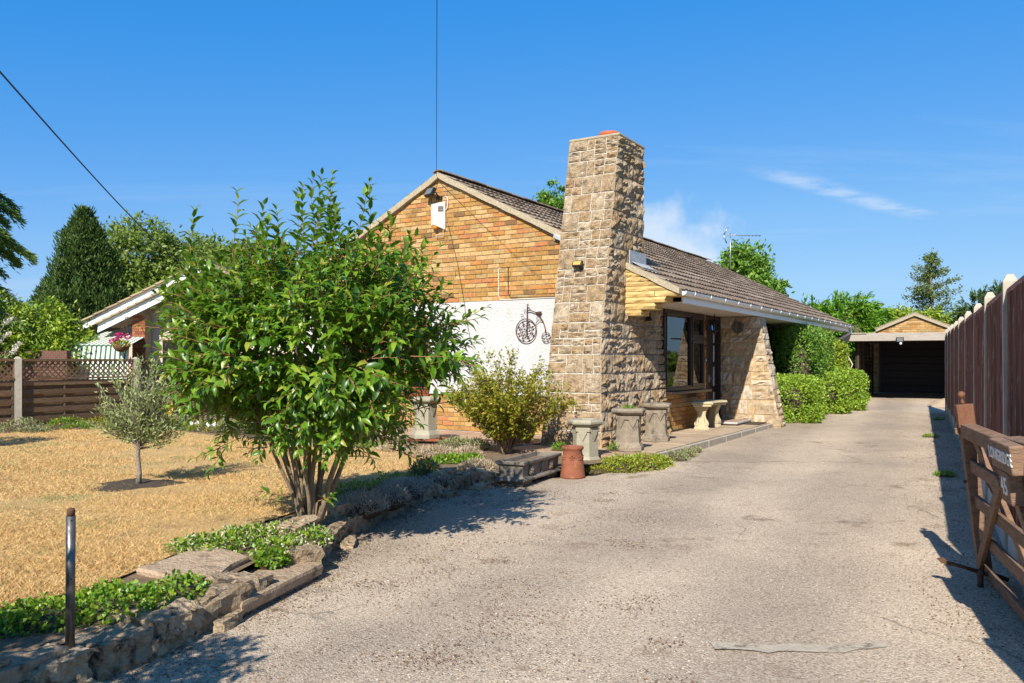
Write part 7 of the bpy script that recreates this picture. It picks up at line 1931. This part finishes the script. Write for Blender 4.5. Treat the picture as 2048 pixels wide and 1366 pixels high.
# hanging basket
hbk = empty('hanging_basket', (-10.42, 22.0, 1.62), 0, 'wicker hanging basket of pink and orange flowers in front of the awning', 'basket')
MB().lathe([(0.0, 0.0), (0.10, 0.02), (0.18, 0.09), (0.215, 0.18), (0.20, 0.19), (0.0, 0.16)], 18).build('bowl', 'wicker', hbk)
rng = np.random.default_rng(3)
p, d = ellipsoid_pts(420, (0, 0, 0.20), (0.23, 0.2, 0.12), .4, rng); leaves('foliage', p, d + rdir(len(p), .3, rng), rdir(len(p), 1, rng), .06, .035, 'leaf_cover', hbk, LEAF_FOLD, stuff=True)
for k_, (x_, z_) in enumerate(((-0.13, 0.33), (-0.04, 0.46), (0.02, 0.44), (-0.2, 0.30), (0.20, 0.42))):
    p, d = ellipsoid_pts(70, (x_, -0.05, z_), (0.075, 0.07, 0.055), .6, rng); leaves('bloom', p, d, rdir(len(p), 1, rng), .045, .04, 'pink', hbk, LEAF_FOLD, stuff=True)
p, d = ellipsoid_pts(60, (0.05, -0.1, 0.22), (0.2, 0.12, 0.08), .6, rng); leaves('bloom', p, d, rdir(len(p), 1, rng), .04, .035, 'yellow_petal', hbk, LEAF_FOLD, stuff=True)
mb = MB()
for a in (0, 2.1, 4.2): mb.tube([(0.2 * math.cos(a), 0.2 * math.sin(a), 0.19), (0, 0.25, 0.95)], 0.006, 4)
mb.tube([(0, 0.25, 0.95), (-0.1, 0.9, 0.95)], 0.012, 5); mb.build('hanger', 'iron', hbk)

# low brick boundary wall behind the fence
m, nt, out = _nt('old_red_brickwork'); b_ = nt.nodes.new("ShaderNodeBsdfPrincipled"); nt.links.new(b_.outputs[0], out.inputs[0]); b_.inputs["Roughness"].default_value = .9
bt = nt.nodes.new("ShaderNodeTexBrick"); tc = nt.nodes.new("ShaderNodeTexCoord"); mp = nt.nodes.new("ShaderNodeMapping"); mp.inputs["Rotation"].default_value = (R(90), 0, 0)
nt.links.new(tc.outputs["Object"], mp.inputs[0]); nt.links.new(mp.outputs[0], bt.inputs["Vector"])
bt.inputs["Color1"].default_value = (.15, .055, .032, 1); bt.inputs["Color2"].default_value = (.10, .036, .024, 1); bt.inputs["Mortar"].default_value = (.17, .14, .11, 1); bt.inputs["Scale"].default_value = 4.4  # brick colours darkened to carry the shade of the overhanging shrub
bt.inputs["Mortar Size"].default_value = .02; nt.links.new(bt.outputs["Color"], b_.inputs["Base Color"]); MT['red_wall'] = m
o = MB().box(-6.5, 2.6, -0.11, 0.11, 0, 1.46).build('brick_wall', 'red_wall', None, (-14.2, 21.6, 0.2)); tag(o, 'red brick garden wall half hidden under the rhododendron, darkened for its shade', 'wall')

# ---- trees
def tree(name, loc, label, mat, blobs, n, leafL, wl=0.55, seed=1, trunk_h=2.0, trunk_r=0.14, bark='bark_dark', lump=0.22, freq=3.5, lo=0.5, up=0.2, cat='tree', tpl=LEAF_FLAT, zmin=0.0, lean=None, group=None):
    """blobs: ((x,y,z),(rx,ry,rz)) relative to the foot of the trunk"""
    rng = np.random.default_rng(seed)
    t = empty(name, loc, 0, label, cat, group)
    wts = np.array([b[1][0] * b[1][2] for b in blobs]); wts = wts / wts.sum(); P, D = [], []
    for q, ((c, r_), w) in enumerate(zip(blobs, wts)):
        m_ = int(n * w); cl = max(14, int(m_ / 42))
        # clumps spread through the crown, leaves gathered round each clump
        cp, cd = ellipsoid_pts(cl, c, r_, lo, rng, lump, freq, seed + q)
        i = rng.integers(0, len(cp), m_)
        cs = 0.20 * min(r_) * rng.uniform(.6, 1.4, len(cp))
        g = rng.normal(size=(m_, 3)) * [1, 1, .75]
        P.append(cp[i] + g * cs[i][:, None] * 0.75); D.append(cd[i])
    P = np.concatenate(P); D = np.concatenate(D); k = P[:, 2] > zmin; P, D = P[k], D[k]; m_ = len(P)
    S = leafL * rng.uniform(.6, 1.35, m_)
    leaves('crown', P, rdir(m_, up, rng) + .5 * D, rdir(m_, .6, rng) + D * .8, S, S * wl, mat, t, tpl)
    top = np.array(blobs[0][0]); mb = MB()
    mb.tube([(0, 0, -0.1), (0.02 * trunk_h, 0, trunk_h * .5), tuple(np.array([0, 0, trunk_h]) * .6 + top * .4), tuple(top)], [trunk_r, trunk_r * .8, trunk_r * .55, trunk_r * .2], 8)
    mb.build('trunk', bark, t)
    mb = MB()
    for (c, r_) in blobs:
        for k_ in range(5):
            d = rng.normal(size=3); d /= np.linalg.norm(d); d[2] = abs(d[2]) * .6
            st = np.array([0, 0, trunk_h * rng.uniform(.6, 1.0)]); e = np.array(c) + d * np.array(r_) * .75
            mb.tube([tuple(st), tuple(st * .5 + e * .5 + [0, 0, .1]), tuple(e)], [trunk_r * .35, trunk_r * .2, trunk_r * .06], 5, cap=False)
    mb.build('limbs', bark, t)
    return t

# upright yew: many vertical plumes
def yew(loc, label, H, Rr, n_pl, seed):
    rng = np.random.default_rng(seed); t = empty('yew_tree', loc, 0, label, 'tree')
    P, D, U = [], [], []
    for k in range(n_pl):
        a = rng.uniform(0, 6.28); q = rng.random() ** .55; zb = rng.uniform(0.02, 0.84) * H
        env = Rr * (1 - (zb / (H * 0.86)) ** 1.6) ** .72 if zb < H * 0.85 else 0.02 * (1 + .12 * math.sin(3 * a + 1))
        x, y = math.cos(a) * env * q, math.sin(a) * env * q
        L = H * rng.uniform(.10, .20); rr = rng.uniform(.13, .24)
        m_ = 62; s = rng.random(m_); az = rng.uniform(0, 6.28, m_); prof = np.sin(np.pi * np.clip(s * .85 + .12, 0, 1)) ** .8
        p = np.stack([x + np.cos(az) * rr * prof, y + np.sin(az) * rr * prof, zb + s * L], -1)
        ln = np.stack([np.cos(az) * .75, np.sin(az) * .75, np.full(m_, 1.0)], -1) + rng.normal(0, .25, (m_, 3))
        P.append(p); D.append(ln); U.append(np.stack([np.cos(az), np.sin(az), np.zeros(m_)], -1) + rng.normal(0, .4, (m_, 3)))
    P, D, U = map(np.concatenate, (P, D, U)); k = P[:, 2] < H
    leaves('crown', P[k], D[k], U[k], RNG.uniform(.13, .26, k.sum()), .065, 'leaf_yew', t, LEAF_FLAT)
    MB().tube([(0, 0, -0.1), (0.05, 0, H * .4), (0, 0, H * .85)], [.3, .2, .05], 8).build('trunk', 'bark_dark', t)
    return t
yew((-16.6, 32.0, 0.3), 'dense dark green yew with a domed upright outline beyond the rhododendron', 7.0, 1.95, 560, 5)
yew((-18.6, 33.2, 0.3), 'shorter dark yew at the shoulder of the taller one', 4.4, 1.0, 240, 6)

tree('broadleaf_tree', (-18.6, 43.0, 0.3), 'pale green rounded tree behind the yew', 'leaf_tree', [((-0.9, 0, 6.1), (2.3, 1.9, 2.3)), ((2.2, 0.5, 5.4), (2.2, 1.8, 2.1)), ((0.6, 0, 3.6), (3.2, 2.0, 2.2)), ((-2.4, 0, 4.4), (1.6, 1.4, 1.8))], 36000, 0.24, .5, 21, 3.0, .25)
tree('broadleaf_tree', (-13.3, 40.0, 0.3), 'grey-green tree just left of the big bush above the neighbouring roof', 'leaf_tree', [((-0.6, 0, 4.9), (1.7, 1.6, 1.8)), ((1.2, 0, 3.6), (1.9, 1.5, 1.7))], 18000, 0.22, .5, 22, 2.6, .2)
tree('broadleaf_tree', (-11.2, 38.0, 0.3), 'dark tree peeping over the top of the big bush', 'leaf_yew', [((0.0, 0, 4.6), (1.3, 1.2, 1.9)), ((1.8, 0, 3.3), (1.9, 1.3, 1.5)), ((-1.4, 0, 3.3), (1.4, 1.3, 1.5))], 16000, 0.2, .5, 23, 2.6, .2)
tree('broadleaf_tree', (-5.6, 34.0, 0.3), 'leafy tree behind the bungalow hidden by the big bush', 'leaf_tree', [((0.0, 0, 2.6), (2.6, 1.5, 1.9)), ((-2.5, 0, 2.2), (1.9, 1.5, 1.6))], 16000, 0.2, .5, 24, 2.0, .2)
# rhododendron mass
tree('rhododendron', (-13.2, 22.6, 0.25), 'broad yellow-green rhododendron spilling over the brick wall', 'leaf_rhodo', [((0.0, 0.2, 1.75), (1.15, 0.9, 1.05)), ((-1.2, 0.2, 1.9), (1.05, 0.9, 1.05)), ((0.9, 0.0, 1.35), (0.75, 0.7, 0.75)), ((-0.4, -0.5, 1.0), (1.3, 0.55, 0.55)), ((-2.2, 0.2, 1.6), (0.9, .9, 1.0)), ((-0.6, -1.15, 1.45), (1.5, .3, .42)), ((-1.6, -1.1, 1.5), (1.0, .3, .45))], 30000, 0.13, .42, 31, 1.0, .08, lo=.72, cat='shrub', up=0.0, lump=.15)
rng = np.random.default_rng(12)
bd = empty('buddleia', (-13.75, 20.9, 0.25), 0, 'buddleia with cream flower plumes at the picture edge above the fence', 'shrub')
mbs = MB(); P, D = [], []; FP, FD_ = [], []
for k in range(22):
    a = rng.uniform(-.9, .9); top = np.array([0.1 + 0.85 * math.sin(a) + .5, rng.uniform(-.3, .3), rng.uniform(1.3, 2.35)]); mbs.tube([(0, 0, 0), tuple(top * [.4, .4, .6]), tuple(top)], [.015, .009, .004], 4, cap=False)
    for i in range(30):
        q = rng.uniform(.35, 1); P.append(top * [q * q, q, q] + rng.normal(0, .06, 3)); D.append(rng.normal(size=3))
    if k < 13:
        dr = np.array([0.8, -.2, .45]); 
        for i in range(80):
            q = rng.random(); FP.append(top + dr * q * .28 + rng.normal(0, .035 * (1 - q * .7), 3)); FD_.append(rng.normal(size=3))
mbs.build('stems', 'twig', bd)
leaves('foliage', np.array(P), np.array(D), rdir(len(P)), .13, .03, 'leaf_sage', bd, stuff=True); leaves('blooms', np.array(FP), np.array(FD_), rdir(len(FP)), .045, .035, 'white_petal', bd, stuff=True)
# cedar at the edge of the picture
rng = np.random.default_rng(15)
cd = empty('cedar_tree', (-15.9, 22.5, 0.3), 0, 'drooping cedar reaching into the picture from the left edge', 'tree')
MB().tube([(0, 0, -.1), (0.1, 0, 3), (0, 0, 8.5)], [.35, .25, .06], 8).build('trunk', 'bark_dark', cd)
mb = MB(); P, D, U = [], [], []
for k in range(64):
    z = 1.6 + 6.4 * rng.random(); a = rng.uniform(-1.5, 1.5) if k < 46 else rng.uniform(0, 6.28); L = (3.4 - 0.33 * (z - 1.5)) * rng.uniform(.75, 1.1)
    pts = [np.array([math.cos(a) * L * q, math.sin(a) * L * q, z + .35 * math.sin(q * 2.2) - .75 * q * q]) for q in np.linspace(0, 1, 7)]
    mb.tube([tuple(p) for p in pts], list(np.linspace(.05, .006, 7)), 5, cap=False)
    for i in range(420):
        q = rng.uniform(.2, 1.0); f = q * 6; j = min(int(f), 5); p = pts[j] + (pts[j + 1] - pts[j]) * (f - j)
        side = np.array([-math.sin(a), math.cos(a), 0]) * rng.normal(0, .30 * (1.15 - q)); P.append(p + side + [0, 0, -abs(rng.normal(0, .10))]); D.append(np.array([math.cos(a), math.sin(a), -.45]) + side + rng.normal(0, .35, 3)); U.append(rng.normal(0, .3, 3) + [0, 0, 1])
mb.build('limbs', 'bark_dark', cd); leaves('crown', np.array(P), np.array(D), np.array(U), .20, .05, 'leaf_cedar', cd)

# right-hand background
tree('broadleaf_tree', (9.65, 34.0, 0.35), 'bushy green tree above the far end of the roof', 'leaf_hedge_dark', [((0.0, 0, 4.3), (1.0, 1.0, 1.55)), ((0.4, 0, 3.2), (1.15, 1.1, 1.4)), ((-.5, 0, 3.2), (1.0, 1.0, 1.3))], 22000, 0.19, .5, 41, 2.2, .18)
tree('broadleaf_tree', (1.75, 36.0, 0.35), 'dark tree top showing between the roof and the chimney', 'leaf_hedge_dark', [((0.0, 0, 7.0), (0.85, 0.8, 1.7)), ((-.3, 0, 5.5), (1.1, .9, 1.4))], 11000, 0.19, .5, 42, 5.0, .2)
def cypress_hedge(name, loc, label, blobs, n, seed, mat='leaf_cypress', droop=-0.35, L=0.22, wl=.28):
    rng = np.random.default_rng(seed); t = empty(name, loc, 0, label, 'tree'); P, D = [], []
    wts = np.array([b[1][0] * b[1][2] for b in blobs]); wts = wts / wts.sum()
    for q, ((c, r_), w) in enumerate(zip(blobs, wts)):
        m_ = int(n * w); cl = int(m_ / 26); cp, cdv = ellipsoid_pts(cl, c, r_, .78, rng, .14, 5, seed + q); i = rng.integers(0, len(cp), m_)
        dirv = unit(cdv * [1, 1, .3] + rng.normal(0, .3, (len(cp), 3)) + [0, 0, droop]); s = rng.random(m_)
        P.append(cp[i] + dirv[i] * (s * .42)[:, None] + rng.normal(0, .05, (m_, 3))); D.append(dirv[i] + rng.normal(0, .35, (m_, 3)))
    P = np.concatenate(P); D = np.concatenate(D); k = P[:, 2] > 0
    leaves('crown', P[k], D[k], rdir(k.sum(), .8, rng), RNG.uniform(.6, 1.3, k.sum()) * L, L * wl, mat, t)
    mb = MB()
    for c, r_ in blobs: mb.tube([(c[0], c[1], 0), tuple(c), (c[0], c[1], c[2] + r_[2] * .8)], [.12, .08, .02], 6)
    mb.build('trunk', 'bark_dark', t)
    mb = MB()
    for c, r_ in blobs: mb.ball(c, 1, 12, 8, tuple(.55 * np.array(r_)))
    mb.build('inner_branches', 'bark_dark', t)
    return t
cypress_hedge('cypress_tree', (12.6, 31.0, 0.3), 'bright green cypress mass left of the garage gable', [((0, 0, 1.7), (1.5, 1.2, 1.7)), ((-1.1, 0.3, 1.6), (1.0, 1.0, 1.55)), ((1.0, -.6, 1.1), (0.9, .9, 1.2))], 34000, 51)
cypress_hedge('cypress_tree', (15.3, 34.5, 0.3), 'darker weeping cypress right behind the garage gable', [((0, 0, 1.8), (1.5, 1.0, 1.75)), ((1.5, 0, 1.75), (1.3, 1.0, 1.7)), ((-1.5, 0, 1.9), (1.0, 1, 1.7)), ((2.7, .3, 1.6), (1.0, .9, 1.65))], 34000, 52, 'leaf_rhodo', -.9)
cypress_hedge('conifer_tree', (19.3, 33.5, 0.3), 'blue-green twin-topped conifer above the fence', [((0.45, 0, 2.9), (.45, .45, 1.15)), ((-.45, 0, 2.6), (.45, .45, 1.0)), ((0, 0, 1.5), (1.3, 1, 1.5))], 15000, 53, 'leaf_yew', .1, .2)
# birch
rng = np.random.default_rng(61)
br = empty('birch_tree', (18.3, 36.0, 0.35), 0, 'slender airy birch rising over the garage', 'tree')
MB().tube([(0, 0, -.1), (0.03, 0, 2.0), (-.03, 0, 4.0), (0.02, 0, 6.0)], [.10, .08, .05, .01], 7).build('trunk', 'bark', br)
mb = MB(); P = []
for k in range(64):
    z = 1.4 + 4.4 * rng.random(); a = rng.uniform(0, 6.28); L = (1.65 - .31 * (z - 1.6)) * rng.uniform(.5, 1.3)
    pts = [np.array([math.cos(a) * L * q, math.sin(a) * L * q, z + L * .75 * q - .25 * q * q]) for q in np.linspace(0, 1, 6)]
    mb.tube([tuple(p) for p in pts], list(np.linspace(.02, .004, 6)), 4, cap=False)
    for i in range(95):
        q = rng.uniform(.15, 1); f = q * 5; j = min(int(f), 4); P.append(pts[j] + (pts[j + 1] - pts[j]) * (f - j) + rng.normal(0, .07, 3) + [0, 0, -abs(rng.normal(0, .06))])
mb.build('limbs', 'bark', br); P = np.array(P); leaves('crown', P, rdir(len(P), -.3, rng), rdir(len(P)), RNG.uniform(.07, .13, len(P)), .065, 'leaf_birch', br)
# a far tree line that closes the horizon
P = []
rng = np.random.default_rng(70)
n = 30000; a = rng.uniform(-1.25, 1.25, n); r_ = rng.uniform(75, 95, n); x = np.sin(a) * r_; y = np.cos(a) * r_
h = 2.6 + 1.5 * vnoise(np.stack([a * 9, a * 4, a], -1), 2.0, 3); z = .3 + h * rng.random(n) ** .7
o = leaves('treeline', np.stack([x, y, z], -1), rdir(n, .1, rng), rdir(n, .5, rng), .9, .55, 'leaf_tree'); tag(o, 'far line of trees closing the horizon', 'trees', kind='stuff')
